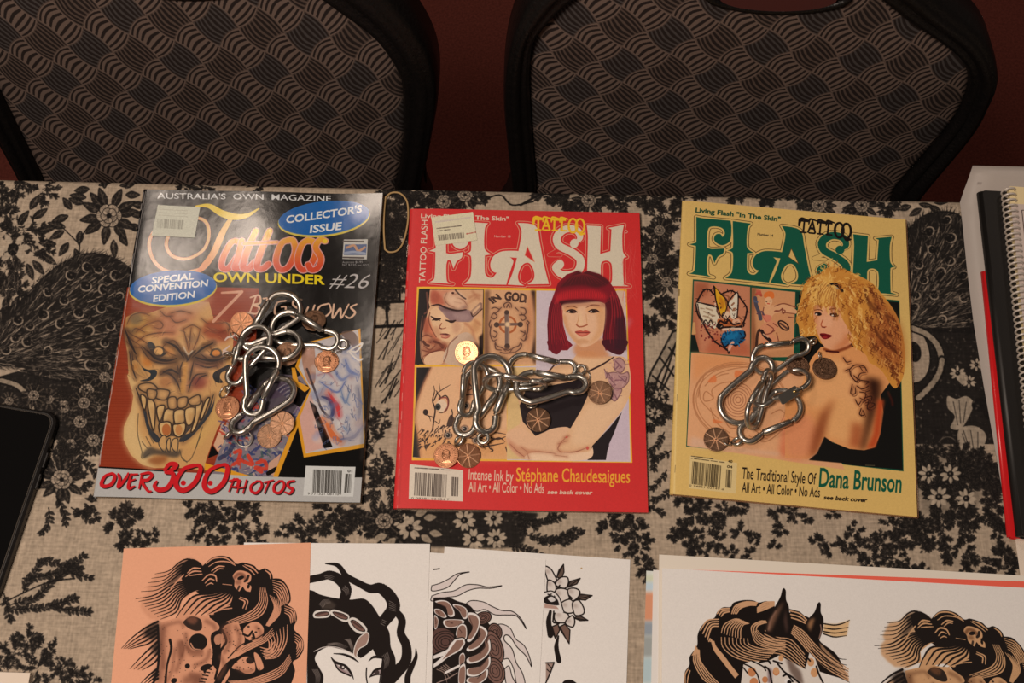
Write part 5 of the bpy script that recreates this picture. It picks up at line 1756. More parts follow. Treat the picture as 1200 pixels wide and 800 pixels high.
    for i in range(46):                       # lines of the second tattoo
        x, y = rnd.uniform(690, 1040), rnd.uniform(190, 690)
        p_ = Ht('%f,%f' % (x, y))[0]
        if rnd.random() < .35 and x > 900:
            continue
        a_ = rnd.uniform(0, 6.28)
        e_ = np.array([math.cos(a_), math.sin(a_)])
        c.line([p_, p_ + e_ * 2, p_ + e_ * 3.5 + [rnd.uniform(-1.5, 1.5), rnd.uniform(-1.5, 1.5)]], rnd.uniform(.6, 1.2), rnd.choice(((112, 64, 50), (160, 84, 60), (206, 130, 96), (90, 60, 62), (186, 96, 70))), .6, taper=(.4, 1, .4))
    for i in range(26):
        c.ell(Ht('%d,%d' % (rnd.uniform(150, 330), rnd.uniform(480, 640)))[0], 1, 1, 0, (110, 40, 40), .8)
    # --- woman with red curls reaching out
    c.poly(P1('881,337 932,342 930,418 880,419'), (196, 136, 94))
    c.poly(Ht('645,130 690,135 670,400 700,700 640,780 640,400'), (120, 70, 46), .8, blur=2)
    c.poly(Ht('1060,170 1120,180 1120,640 1060,600'), (22, 62, 48))
    c.poly(Ht('760,200 800,170 850,180 855,230 810,240 770,230'), (206, 110, 56), sm=True); c.ell(Ht('805,262')[0], 4.6, 5.2, 0, (212, 160, 118))
    c.line(Ht('775,260 790,270'), 1, k, .7); c.line(Ht('815,262 830,258'), 1, k, .7); c.line(Ht('795,285 812,287'), 1.2, (186, 70, 52))
    c.poly(Ht('760,310 850,300 940,290 1060,340 1060,380 900,375 850,390 820,450 770,470 750,380'), (208, 152, 110), sm=True)
    c.line(Ht('860,310 950,285 1060,320'), 1.3, (130, 76, 56)); c.line(Ht('860,355 920,365 1050,380'), 1.3, (140, 84, 60)); c.line(Ht('760,320 750,400 790,460'), 1.2, (130, 76, 56))
    c.poly(Ht('750,390 830,400 820,450 770,450'), (200, 110, 90), .8, sm=True)
    c.poly(Ht('760,470 860,450 880,520 840,560 880,640 780,690 730,640 720,540'), (200, 132, 96), sm=True)
    for s in ('790,480 850,520 830,560', '740,560 800,570 860,540', '880,560 900,640', '800,650 870,650', '850,470 890,500', '990,410 1060,420', '930,330 940,380 960,350 920,340', '870,350 910,350 940,330'):
        c.line(Ht(s), 1.3, (120, 62, 50), .8)
    c.line(Ht('740,540 770,590 820,630'), 4, (50, 34, 32)); c.line(Ht('755,570 800,600'), 1.4, (196, 150, 120)); c.ring(Ht('945,490')[0], 7.2, 3.8, 40, 1.7, (50, 34, 32)); c.line(Ht('915,470 975,515'), 2.4, (70, 46, 42), .8)
    c.line(Ht('690,200 720,180 735,210'), 3, (170, 80, 60)); c.poly(Ht('690,160 730,160 735,190 700,200'), (186, 90, 70), .8, sm=True)
    c.line(Ht('680,230 690,300 720,380 730,430'), 4.2, (80, 74, 82)); c.line(Ht('670,260 700,270'), 2.5, (90, 90, 104)); c.line(Ht('700,380 740,360 760,390'), 2, (96, 70, 76)); c.line(Ht('690,700 700,580 720,530'), 3, (46, 30, 28), .8)
    c.poly(Ht('740,660 800,640 820,700 760,720'), (196, 96, 60), .7, blur=1)
    # --- orange whorled ornament on a broad back
    c.poly(P1('810,413 936,425 990,550 805,522'), (208, 150, 108))
    c.poly(Or('65,20 300,40 480,80 440,110 180,140 80,240'), (206, 134, 84), .7, blur=3); c.poly(Or('740,480 862,520 862,780 700,760'), (196, 88, 58), .7, blur=4)
    c.poly(Or('60,620 330,700 700,740 700,760 50,700'), (204, 160, 130), .8, blur=2)
    ink = (166, 108, 72)
    ctr = Or('420,380')[0]
    for rx, ry, w in ((56, 45, 1.4), (53, 42, 1.0), (57, 47, .8)):
        c.ring(ctr, rx, ry, 12, w, ink, .75)
    for r in range(3, 20, 3):
        c.ring(Or('400,360')[0], r * 1.0, r * 1.1, 0, .9, (150, 92, 66), .75)
    for s in ('220,340 170,300 150,330 160,370 220,350 210,290 280,240 400,230 440,250', '120,290 130,360 180,420 260,500', '150,200 120,280 110,340', '160,260 240,180 350,140 470,120', '190,160 300,120 430,100',
              '240,200 280,180 330,170', '500,560 560,600 640,580', '540,560 620,620 700,540', '480,620 600,660 740,560', '560,620 610,640', '640,460 700,430 740,460', '300,500 340,560 400,560', '200,420 240,520 340,600'):
        c.line(Or(s), 1.2, ink, .75)
    for s in ('380,150 440,160 380,200', '180,230 230,180 240,230', '220,500 290,520 230,530', '440,180 480,170'):
        c.poly(Or(s), (206, 112, 66), .8, sm=True, blur=.5)
    # --- blonde woman looking over her shoulder
    c.poly(P1('936,345 1053,354 1058,550 990,544 938,430'), (20, 26, 22))
    c.poly(Bk('0,300 110,240 140,130 180,50 240,-20 420,-30 560,0 680,100 700,220 640,300 660,420 640,560 600,650 530,670 430,660 330,620 265,580 200,690 150,730 0,720'), (208, 140, 88))
    c.poly(Bk('150,150 330,60 480,140 520,300 480,420 330,330 250,380 130,350'), (216, 156, 104), .85, sm=True, blur=5)
    c.poly(Bk('300,380 400,330 520,430 500,560 420,620 330,590 265,570'), (214, 154, 100), .9, sm=True, blur=4)
    c.poly(Bk('0,500 150,430 220,560 170,700 20,710'), (206, 130, 92), .8, sm=True, blur=4)
    c.poly(Bk('330,330 290,440 262,560 220,680 160,735 190,560 240,430'), (120, 56, 32), .75, blur=4)
    c.poly(Bk('540,180 640,200 640,300 560,560 530,670 500,660 540,480 560,330'), (44, 22, 16), .9, blur=4)
    c.poly(Bk('620,330 665,330 640,560 610,650 545,665 590,560'), (176, 74, 40), .95, blur=2); c.poly(Bk('450,480 520,500 500,650 430,650'), (150, 70, 40), .7, blur=4)
    c.poly(Bk('265,580 330,625 430,665 530,675 610,655 640,560 690,330 735,260 755,790 160,735 215,690'), (16, 14, 13), blur=.5)
    c.poly(Bk('660,420 700,320 735,270 745,600 640,600'), (18, 15, 14), .95, blur=1.5); c.line(Bk('690,280 715,340 720,370'), 3, (90, 40, 28), .7, blur=1)
    for s in ('400,140 430,130 440,170 480,210 500,160 540,150', '430,130 470,100 530,110 545,140', '460,170 500,200 560,210 540,230', '450,230 440,290 470,290 470,250', '480,240 520,260 560,240', '500,280 540,290 530,330 500,320',
              '470,330 490,365 510,340', '530,320 580,310 570,350 540,370', '540,350 600,360 560,400', '510,390 500,430 530,435 520,400', '550,390 590,380', '390,50 410,80 440,75', '500,110 520,140', '540,280 570,270', '520,350 560,330 550,390 580,400'):
        c.ink(Bk(s), 1.25, (50, 26, 20), .85, (120, 66, 44), .4, taper=(.8, 1, .6)); c.line(Bk(s) + [1.6, 2.2], .8, (70, 36, 26), .7, taper=(.4, 1, .3))
    c.line(Bk('540,770 600,772'), .8, (90, 80, 60))
    # hair mass, face, curls
    hm = Hr('20,420 60,250 80,160 130,100 200,70 260,25 330,15 430,50 530,95 620,150 690,230 760,320 820,430 855,560 870,700 868,800 850,890 805,962 770,950 730,890 690,830 640,790 590,760 560,700 470,640 440,590 350,650 220,620 170,560 60,560 40,480')
    c.poly(hm, (196, 132, 62), sm=True)
    c.poly(Hr('600,250 740,330 830,480 860,720 800,820 720,790 640,700 560,560 640,420'), (150, 82, 46), .8, sm=True, blur=5)
    c.poly(Hr('160,120 300,90 330,250 290,330 170,310 80,250'), (214, 160, 84), .8, sm=True, blur=3)
    c.poly(Hr('165,320 250,330 350,330 380,420 440,520 470,580 420,640 320,665 240,640 190,540 160,440'), (214, 150, 110), sm=True)
    c.poly(Hr('350,400 400,520 450,590 380,650 300,660 400,560'), (190, 110, 66), .75, sm=True, blur=3); c.poly(Hr('210,420 290,400 300,470 240,490'), (220, 160, 122), .7, sm=True, blur=2)
    c.poly(Hr('160,330 190,340 180,480 200,560 165,480'), (186, 110, 62), .6, blur=2)
    c.line(Hr('160,355 200,350 225,362'), 1, (110, 62, 40)); c.line(Hr('270,350 320,345 370,372'), 1, (120, 66, 42))
    for p, an in ((Hr('192,384')[0], 8), (Hr('318,392')[0], 8)):
        c.ell(p, 4.2 if an and p[0] < 965 else 5.2, 2.3, an, (66, 40, 32)); c.ell(p + np.array([1.2, .3]), 1.3, 1.5, 0, (24, 18, 18)); c.ell(p + np.array([-2, .6]), 1.4, 1.0, 0, (206, 180, 156))
    c.line(Hr('230,430 215,465 225,485 255,485'), 1.2, (176, 92, 60)); c.line(Hr('222,486 245,490'), 1.4, (130, 60, 44))
    c.poly(Hr('205,540 235,535 260,540 300,555 260,580 225,575'), (120, 24, 30), sm=True); c.line(Hr('208,545 250,556 298,556'), .9, (70, 14, 20)); c.ell(Hr('245,567')[0], 3, 1.2, 0, (160, 50, 50), .8)
    c.line(Hr('240,660 310,680 400,655 450,630'), 3.4, (130, 64, 36), .9, blur=.6); c.line(Hr('255,675 350,682'), 2, (74, 24, 22))
    c.line(Hr('265,165 310,150 350,165 380,205'), 4, (34, 26, 26), taper=(.5, 1, .9)); c.line(Hr('320,170 350,190'), 1.2, (150, 140, 130))
    rnd = random.Random(12)
    hp = hm
    def inside(p):
        x, y = p; r = False
        for (x1, y1), (x2, y2) in zip(hp, np.roll(hp, -1, 0)):
            if (y1 > y) != (y2 > y) and x < (x2 - x1) * (y - y1) / (y2 - y1) + x1:
                r = not r
        return r
    face = Hr('165,330 350,330 380,420 440,520 470,590 420,640 320,665 240,640 190,540 160,440')
    fc = face.mean(0)
    n = 0
    for k in range(150):
        p = np.array([rnd.uniform(932, 1060), rnd.uniform(312, 452)])
        if not inside(p) or (abs(p[0] - 974) < 20 and 358 < p[1] < 410):
            continue
        d = np.array([(p[0] - 985) * .012, 1.0]); d /= np.hypot(*d)
        q = np.array([-d[1], d[0]])
        r_ = p[0] > 1010
        if not inside(p + d * 21) or not inside(p + q * 5) or not inside(p - q * 5):
            continue
        c.line([p, p + d * 7 + q * rnd.uniform(-3, 3), p + d * 14 + q * rnd.uniform(-3, 3), p + d * 20], rnd.uniform(2.5, 5), rnd.choice(((232, 182, 112), (120, 66, 32), (172, 104, 46))) if not r_ else rnd.choice(((96, 48, 28), (70, 34, 22), (178, 112, 58))), .5, taper=(.4, 1, .3), blur=.7)
    while n < 520:
        p = np.array([rnd.uniform(930, 1062), rnd.uniform(310, 455)])
        if not inside(p) or (abs(p[0] - 974) < 18 and 362 < p[1] < 408):
            continue
        n += 1
        d = p - np.array([972, 330]); d = d / (np.hypot(*d) + 1e-6)
        if not inside(p + [3, 0]) or not inside(p + [0, 6]):
            continue
        d = d * .55 + np.array([.05, .85]) * (1 if p[1] > 335 else .25); d /= np.hypot(*d)
        q = np.array([-d[1], d[0]])
        ln = rnd.uniform(5, 12); am = rnd.uniform(.6, 1.7) * rnd.choice((-1, 1))
        pts = [p + d * ln * t + q * am * math.sin(t * 9 + n) for t in (0, .2, .4, .6, .8, 1)]
        right = p[0] > 1015
        col = rnd.choice(((222, 168, 92), (160, 92, 42), (186, 120, 54), (116, 62, 30), (226, 178, 108))) if not right else rnd.choice(((186, 120, 62), (110, 54, 28), (136, 74, 40), (90, 44, 26), (206, 146, 82)))
        c.line(pts, rnd.uniform(.8, 1.9), col, .7, taper=(.5, 1, .4))
    c.fan(Hr('240,120 180,200 165,310'), Hr('330,170 330,250 340,330'), 13, 1.3, (226, 176, 100), .6, jit=.4); c.fan(Hr('260,140 200,220 180,300'), Hr('350,200 350,270 350,320'), 9, 1.0, (150, 84, 40), .5, jit=.4)
    # --- lower band
    c.poly(LO('100,535 292,565 286,690 94,668'), (206, 182, 140), .55)
    c.blurred_print(LO('104,537')[0], LO('200,549')[0], 1.3, (70, 56, 40), 18); c.blurred_print(LO('104,546')[0], LO('240,563')[0], 1.2, (70, 56, 40), 24, 6)
    c.barcode(LO('104,650')[0], LO('222,668')[0], LO('110,558')[0] - LO('104,650')[0], 26, (60, 48, 32), 21)
    c.barcode(LO('244,664')[0], LO('268,668')[0], LO('248,590')[0] - LO('244,664')[0], 6, (60, 48, 32), 22)
    c.text('0 74851 02149 4', LO('96,660')[0], LO('236,677')[0], 2.2, (74, 58, 40)); c.text('04', LO('250,584')[0], LO('272,587')[0], 3, (60, 48, 32), .02); c.text('40', LO('254,562')[0], LO('272,565')[0], 3, (60, 48, 32), .03)
    c.text('The Traditional Style Of', LO('310,628')[0], LR('125,652')[0], 13.2, (40, 30, 22), .008)
    c.text('Dana Brunson', LR('138,660')[0], LR('474,684')[0], 21.5, (24, 84, 62), .02)
    c.text('All Art • All Color • No Ads', LO('310,684')[0], LR('142,704')[0], 11.6, (40, 30, 22), .008)
    c.text('see back cover', LR('157,712')[0], LR('336,724')[0], 4.8, (40, 30, 22), .03, .2)
    for q in ('262,470',):
        pass
    c.line([(796.5, 236), (790, 578)], 1.6, (226, 196, 140), .6, sm=False, blur=.6)
    for y in (283, 338, 462, 545):
        c.line([(797 - (y - 233) * .02 + .6, y), (796.6 - (y - 233) * .02 + .4, y + 8)], .9, (120, 96, 66), .7)
    c.a = np.clip((c.a - .5) * 1.10 + .48, 0.02, 1).astype(np.float32)
    c.grain(.009, 1, 3)
    return c

# ================================================================== three magazines
m_pages = new_mat('yellowed_pages', L8(206, 186, 158), 0.8)
add_noise(m_pages, 900, 0.75, 1.1, detail=2)
m_pagepink = new_mat('tinted_pages', L8(206, 150, 112), 0.8)
m_staple = new_mat('staple_wire', L8(180, 170, 160), 0.3, 1.0)


def magazine(name, label, fr, art, thick, wave, rough, spec, coat, spine_col, page_mat, out, white=(216, 198, 182), refl=0.80, coat_rough=0.2, bump=0.15):
    c = fr.centre()
    root = empty(name, (c[0], c[1], ZCLOTH + 0.0002), fr.ang)
    tag(root, label, 'magazine', 'tattoo magazines on the table')
    W, H = fr.W, fr.H
    mt = art.material('printed_cover', rough, spec, coat, white, refl, coat_rough)
    add_noise(mt, 30, 0.985, 1.015, bump, 42)
    ms = new_mat('cover_back', spine_col, 0.5)
    nx, ny = 46, 56
    V, UV, F, I = [], [], [], []
    # section from the back cover's fore edge, round the spine, to the front cover's fore edge
    sec = [(W, 0.0, W, 1), (W * .5, 0.0, W, 1), (0.004, 0.0, 0, 1)]
    for a in (250, 215, 180, 145, 110):
        sec.append((0.0018 + 0.0018 * math.cos(math.radians(a)), thick / 2 + thick / 2 * math.sin(math.radians(a)), 0.0, 0))
    for x in np.linspace(0.0035, W, nx):
        sec.append((x, thick, x, 0))
    for j in range(ny):
        y = H * j / (ny - 1)
        for k, (x, z, u, bk) in enumerate(sec):
            dz = wave(x, y) if k >= 8 else (wave(0, y) * max(0, z / thick) if k >= 3 else 0)
            V.append((x - W / 2, y - H / 2, z + dz))
            UV.append((u / W, y / H))
    n = len(sec)
    for j in range(ny - 1):
        for k in range(n - 1):
            a = j * n + k
            F.append((a, a + 1, a + n + 1, a + n))
            I.append(1 if k < 3 else 0)
    mesh_obj('cover', V, F, None, root, True, UV, [mt, ms], I)
    # the leaves between the covers, each layer a little in or out
    rnd = random.Random(name + label)
    V, F = [], []
    L = 9
    gx, gy = 12, 14
    z0 = 0.00025
    for l in range(L):
        e = rnd.uniform(-0.0006, 0.0003) + out
        eb = rnd.uniform(-0.0004, 0.0002) + out * .4
        za, zb = z0 + (thick - 0.0006) * l / L, z0 + (thick - 0.0006) * (l + 0.86) / L
        xs, ys = np.linspace(0.003, W + e, gx), np.linspace(-eb, H - 0.0006, gy)
        rim = [(x, ys[0]) for x in xs] + [(xs[-1], y) for y in ys[1:]] + [(x, ys[-1]) for x in xs[::-1][1:]] + [(xs[0], y) for y in ys[::-1][1:-1]]
        o = len(V)
        m = len(rim)
        for z in (za, zb):
            for x, y in rim:
                V.append((x - W / 2, y - H / 2, z + wave(min(x, W), min(max(y, 0), H)) * (z / thick)))
        for k in range(m):
            F.append((o + k, o + (k + 1) % m, o + m + (k + 1) % m, o + m + k))
        if l in (0, L - 1):
            pass
    mesh_obj('pages', V, F, page_mat, root)
    return root


def stuck_label(root, fr, pts, art, thick, wave, lift=0.0):
    """a small adhesive label on the cover of root, following its waves"""
    f = Frame.corners(*pts, z=0.0)
    c = art(f)
    mt = c.material('label_paper', 0.6, 0.3)
    me = new_mat('label_edge', L8(200, 184, 160), 0.7)
    g = f.centre() - fr.centre()
    ca, sa = math.cos(-fr.ang), math.sin(-fr.ang)
    gx, gy = g[0] * ca - g[1] * sa, g[0] * sa + g[1] * ca
    cb, sb = math.cos(f.ang - fr.ang), math.sin(f.ang - fr.ang)

    def w(x, y):
        x0, y0 = x - f.W / 2, y - f.H / 2
        return wave(gx + x0 * cb - y0 * sb + fr.W / 2, gy + x0 * sb + y0 * cb + fr.H / 2) + lift * max(0, x / f.W - .6) ** 2
    s = sheet('price_sticker', f, (mt, me), root, 0.00012, 0.0, 12, 9, w)
    s.location = (gx, gy, thick + 0.00018)
    s.rotation_euler = (0, 0, f.ang - fr.ang)
    return s


def staples(root, fr, ys):
    for y in ys:
        v, f = tube([(-fr.W / 2 + 0.0006, y - 0.006, 0.0030), (-fr.W / 2 - 0.0004, y - 0.0055, 0.0026), (-fr.W / 2 - 0.0004, y + 0.0055, 0.0026), (-fr.W / 2 + 0.0006, y + 0.006, 0.0030)], 0.0003, 6)
        mesh_obj('staple', v, f, m_staple, root)


def wave_black(x, y):
    return 0.0006 * math.sin(x * 44 + y * 12) + 0.0004 * math.sin(y * 37 - x * 18 + 1) + 0.0022 * max(0, (x - .165) / .045) ** 2 * (0.6 + 0.4 * math.sin(y * 24)) + 0.0004


def wave_red(x, y):
    return 0.0004 * math.sin(x * 24 + 1) + 0.0003 * math.sin(y * 22 + x * 8) - 0.0009 * max(0, (.02 - x) / .02)


def wave_cream(x, y):
    return 0.0003 * math.sin(x * 20 + 2) + 0.0003 * math.sin(y * 18 - x * 8) - 0.0008 * max(0, (.02 - x) / .02)


f1 = Frame.corners((168.5, 222), (450, 227.5), (421, 590), (107.5, 581), 0.0)
f2 = Frame.corners((478, 243.5), (748.5, 250), (760.5, 599.5), (463, 596), 0.0)
f3 = Frame.corners((796, 233), (1059.5, 258), (1077, 604), (789, 580), 0.0)
mag1 = magazine('magazine', 'black glossy magazine with a fanged skull tattoo and two blue ovals on its cover', f1, art_black(f1), 0.0043, wave_black, 0.15, 0.40, 0.0, L8(60, 50, 46), m_pages, 0.0006, refl=0.66, coat_rough=0.16, bump=0.2)
mag2 = magazine('magazine', 'red magazine with a red-haired woman on the cover, between two other magazines', f2, art_red(f2), 0.0043, wave_red, 0.42, 0.35, 0.0, L8(150, 30, 30), m_pages, 0.0007, refl=0.80, coat_rough=0.4)
mag3 = magazine('magazine', 'cream yellow magazine with green title and a blonde curly haired woman on the cover', f3, art_cream(f3), 0.0043, wave_cream, 0.5, 0.2, 0.0, L8(190, 150, 96), m_pagepink, 0.0012, refl=0.80)


def art_label_plain(f):
    c = Canvas(f, 6.0, (196, 184, 160))
    A = Z(100, 200, 4)
    c.barcode(A('335,268')[0], A('460,275')[0], A('338,225')[0] - A('335,268')[0], 24, (150, 138, 120), 31)
    for y in (180, 195, 208):
        c.line(A('345,%d 480,%d' % (y, y + 8)), .8, (176, 162, 140), .8, sm=False)
    c.grain(.02, 1, 21)
    return c


def art_label_price(f):
    c = Canvas(f, 6.0, (206, 186, 150))
    T = Z(480, 220, 6.667)
    c.barcode(T('228,415')[0], T('430,395')[0], T('222,370')[0] - T('228,415')[0], 26, (110, 92, 76), 33)
    c.blurred_print(T('212,320')[0], T('415,297')[0], 1.8, (110, 92, 76), 18)
    c.blurred_print(T('215,340')[0], T('318,327')[0], 1.8, (110, 92, 76), 9, 4)
    c.blurred_print(T('445,362')[0], T('525,348')[0], 2.0, (170, 80, 66), 6, 5)
    c.line(T('205,270 470,235'), 2, (186, 160, 150), .6, sm=False)
    c.ell(T('435,440')[0], 1, .8, 0, (60, 40, 34))
    c.grain(.02, 1, 22)
    return c


stuck_label(mag1, f1, ((183, 240), (233, 242.5), (230, 279), (180, 276)), art_label_plain, 0.0043, wave_black, 0.0008)
stuck_label(mag2, f2, ((504.7, 255), (554, 249), (559.5, 281.5), (510.7, 288)), art_label_price, 0.0043, wave_red, 0.002)
staples(mag2, f2, (0.095, 0.0))
staples(mag3, f3, (0.075, -0.07))

PAPER = (216, 198, 182)
INK = (30, 22, 19)


# ------------------------------------------------------------------ drawing of a maned horse skull (on two of the prints)
def skull_drawing(c, tan, brown, tmap=None):
    c.tmap = tmap
    W = Z(120, 630, 4.615)
    k = INK
    # pale fill of the loose locks
    c.poly(W('300,192 360,178 420,130 470,116 545,150 545,275 500,285 430,330 400,400 330,440 260,440 225,405 205,375 215,325 250,290 240,275 260,245'), tan, .9, sm=False, blur=1.2)
    c.poly(W('300,455 105,595 155,600 250,570 300,620 150,705 215,715 310,660 310,520'), tan, .9, blur=1)
    # dark mane
    c.poly(W('430,150 480,115 520,128 542,152 590,110 640,97 690,108 725,140 760,133 820,150 845,175 880,165 915,190 922,220 970,225 1010,280 1018,340 1000,362 1040,390 1052,440 1035,492 1080,540 1088,600 1060,650 1030,672 1042,720 1020,790 600,790 600,700 580,430 520,300 440,260'), k, rc=True)
    c.fan(W('285,195 360,178 420,130 470,116 530,150'), W('210,290 300,280 380,225 450,175 530,160'), 5, 1.5, k, taper=(.25, .7, 1, 1.6))
    c.poly(W('400,150 470,116 540,155 530,190 450,190 380,250 330,270 400,200'), k, .75, blur=2)
    c.poly(W('545,278 500,245 440,240 370,262 320,300 330,440 420,400 430,340 500,290'), tan)
    c.fan(W('180,330 280,310 380,252 470,236 545,276'), W('315,440 400,400 430,330 500,282 548,282'), 9, 1.7, k, taper=(.25, .9, 1, 1.1))
    c.line(W('440,200 400,240 370,275'), 1.2, tan)
    c.poly(W('395,440 440,370 500,310 600,300 700,268 712,300 700,350 600,420 540,400'), tan, sm=False)
    c.fan(W('395,437 440,372 500,312 600,300 700,268'), W('590,420 650,395 700,352 712,290'), 7, 1.9, k, taper=(.3, 1, 1, 1))
    c.poly(W('600,400 700,360 720,400 660,460 620,450'), k)
    for q in ('560,420 640,390 700,380', '590,410 650,380 690,365'):
        c.line(W(q), 1.0, tan)
    # light strands on the dark mane
    for q, w in (('560,140 600,112 660,108 715,140', 1.6), ('575,155 620,130 680,130 720,150', 1.3), ('590,180 625,155 660,155', 1.6), ('600,190 630,168 655,168', 1.2), ('540,230 575,200 610,205 618,235', 1.8), ('555,245 580,222 605,228', 1.5), ('560,258 585,245 600,250', 1.2),
                 ('460,190 490,165 530,165', 1.8), ('450,210 490,182 535,182', 1.6), ('470,205 500,200 540,195', 1.2), ('770,145 810,160 840,190', 1.6), ('760,150 800,175 825,200', 1.2), ('880,175 905,195 910,220', 1.6),
                 ('740,330 770,345 760,380', 1.6), ('745,320 785,340 775,385', 1.4), ('650,250 700,255', 1.2)):
        c.line(W(q), w, tan, taper=(.5, 1, .6))
    for a, b, n in (('848,270 850,340 800,400 670,455', '880,270 892,350 850,425 720,470', 5), ('920,228 980,250 1008,320 1000,355', '925,290 945,305 965,350 960,370', 6), ('905,310 930,380 885,472', '962,335 958,410 900,478', 6),
                    ('985,368 1035,392 1044,450', '985,405 1012,422 1020,462', 4), ('1000,470 995,560 950,640 880,655', '880,540 900,560 900,600 870,610', 7), ('1040,520 1078,550 1080,600 1050,645', '1040,560 1055,575 1050,600', 4),
                    ('680,775 800,765 950,705 1012,632', '700,790 830,790 965,745 1022,665', 5), ('850,590 900,600 930,560', '870,640 900,650 960,600', 4)):
        c.fan(W(a), W(b), n, 1.35, tan, taper=(.4, 1, .5))
    # skull
    sk = W('312,458 400,432 460,412 520,420 560,420 625,465 632,492 600,520 590,560 585,600 600,640 590,690 555,715 520,790 285,790 310,640 308,520')
    c.poly(sk, tan, rc=True)
    c.poly(W('310,470 350,460 340,600 330,790 285,790 310,620'), brown, .55, blur=3); c.poly(W('400,560 450,560 440,660 400,640'), brown, .6, blur=2.5); c.poly(W('440,750 540,730 560,790 430,790'), brown, .7, blur=2.5)
    c.poly(W('440,450 480,425 530,440 538,490 510,503 470,490 440,465'), k, .9, sm=True); c.poly(W('455,435 490,425 515,440 500,465 470,460'), brown, .85, sm=True, blur=1)
    c.ell(W('518,563')[0], 10.6, 10, 0, k); c.line(W('478,570 495,598 530,605'), 1.2, tan, .9)
    c.line(W('455,590 490,615 540,612'), 3, brown, .7, blur=1)
    c.poly(W('590,520 632,500 662,540 640,600 605,615 588,570'), k, sm=True); c.poly(W('610,530 640,520 660,545 625,580 605,560'), tan, .85, sm=True)
    c.line(W('365,550 372,600 350,690 340,790'), 2.6, k, taper=(1, 1, .7, 1)); c.line(W('430,560 440,600 430,640'), 1.6, brown, .9, blur=.6); c.line(W('300,480 305,600 300,700 275,790'), 2.4, k)
    c.ell(W('460,693')[0], 3, 3, 0, k); c.ell(W('387,772')[0], 3.6, 3, -30, k); c.ell(W('560,700')[0], 7, 3.6, -20, k)
    c.line(W('620,590 610,640 600,700 560,720'), 5.5, k); c.line(W('640,580 620,600'), 3, k)
    c.poly(W('560,720 600,690 620,720 600,790 540,790'), tan)
    for i in range(5):
        c.line(W('%d,%d %d,%d' % (590 - i * 9, 712 + i * 17, 560 - i * 9, 705 + i * 18)), 1.2, k, sm=False)
    c.poly(W('650,490 680,465 735,455 752,500 770,545 755,600 700,650 650,700 600,790 630,660 640,590'), tan, rc=True); c.line(W('650,500 670,560 640,610 630,680 610,760'), 2.4, k)
    c.poly(W('640,790 690,705 690,740 660,790'), PAPER if tan[0] > 205 and tan[2] < 120 else tan)
    c.poly(W('765,490 800,460 840,455 872,490 860,540 820,560 780,545 765,520'), tan, sm=True); c.poly(W('700,700 760,645 815,655 825,720 780,735 740,715'), tan, sm=True); c.poly(W('820,620 850,640 872,700 845,715 830,680'), tan, sm=True)
    c.poly(W('640,480 700,455 690,560 650,580'), brown, .5, blur=2)
    for q in ('790,480', '830,510', '812,540', '845,490'):
        c.ell(W(q)[0], 1.6, 1.2, 0, k, .8)
    c.line(W('760,520 790,530 810,505'), 2, k); c.ell(W('800,662')[0], 5, 4, 0, k, .9); c.line(W('815,520 822,545'), 2.4, k)
    rnd = random.Random(5)
    for i in range(34):
        c.ell(W('%d,%d' % (rnd.uniform(655, 755), rnd.uniform(480, 620)))[0], .7, .7, 0, k, .7)
    for i in range(16):
        c.ell(W('%d,%d' % (rnd.uniform(715, 860), rnd.uniform(650, 715)))[0], .7, .7, 0, k, .7)
    c.fan(W('690,655 760,590 860,545 920,490'), W('720,645 790,605 880,562 930,520'), 4, 1.4, tan); c.line(W('680,650 750,580 850,535 915,480'), 1.2, k); c.line(W('720,655 800,610 890,570'), 1.2, k)
    for q, w in (('330,480 320,560 330,700', 5), ('420,560 425,640 400,720', 4), ('560,450 600,470 610,490', 4), ('450,520 470,620 540,630', 4), ('580,610 560,660 500,690', 4), ('350,470 420,455 440,480', 3), ('660,500 690,560 660,620', 4), ('720,480 745,540 730,600', 4), ('480,740 520,760 500,790', 6), ('640,640 660,700 630,760', 4),
                 ('830,480 860,520 830,550', 3), ('720,700 770,725 815,715', 3), ('390,600 380,700 350,780', 3)):
        c.line(W(q), w, brown, .55, blur=1.3)
    for i in range(60):
        c.ell(W('%d,%d' % (rnd.uniform(320, 600), rnd.uniform(440, 780)))[0], .6, .6, 0, k, .5)
    # small skull in the hair
    c.poly(W('705,205 730,178 770,180 803,200 800,235 780,245 805,262 800,292 775,285 760,262 740,290 715,265 715,230'), tan, rc=True); c.line(W('715,215 735,196 760,200 775,222'), 3.4, brown, .8, blur=.8); c.ell(W('748,216')[0], 4.2, 2.2, -20, k); c.line(W('790,205 782,225 770,235'), 2.6, k, .9); c.ell(W('790,262')[0], 1.5, 2.8, 10, k); c.line(W('740,262 732,280'), 2.2, k, .8); c.ell(W('735,240')[0], 4, 3, 0, brown, .6, blur=1)
    # loose locks at the left
    for a, b, n in (('300,452 230,488 160,540 103,597', '300,535 250,572 205,585 150,600', 5), ('300,560 225,628 148,708', '310,640 275,680 215,715', 4), ('300,705 250,745 203,790', '300,760 280,775 260,790', 4)):
        c.fan(W(a), W(b), n, 1.6, k, taper=(1.5, .9, .25))
    c.poly(W('305,450 240,485 215,520 260,550 305,540'), k, .85, blur=2); c.poly(W('310,545 265,590 275,630 310,620'), k, .85, blur=2); c.poly(W('305,700 270,735 290,760 305,750'), k, .8, blur=2)
    c.tmap = None


def art_skull(fr):
    c = Canvas(fr, 4.0, (214, 146, 110))
    skull_drawing(c, (198, 132, 98), (112, 66, 48))
    c.grain(.006, 1, 11)
    return c


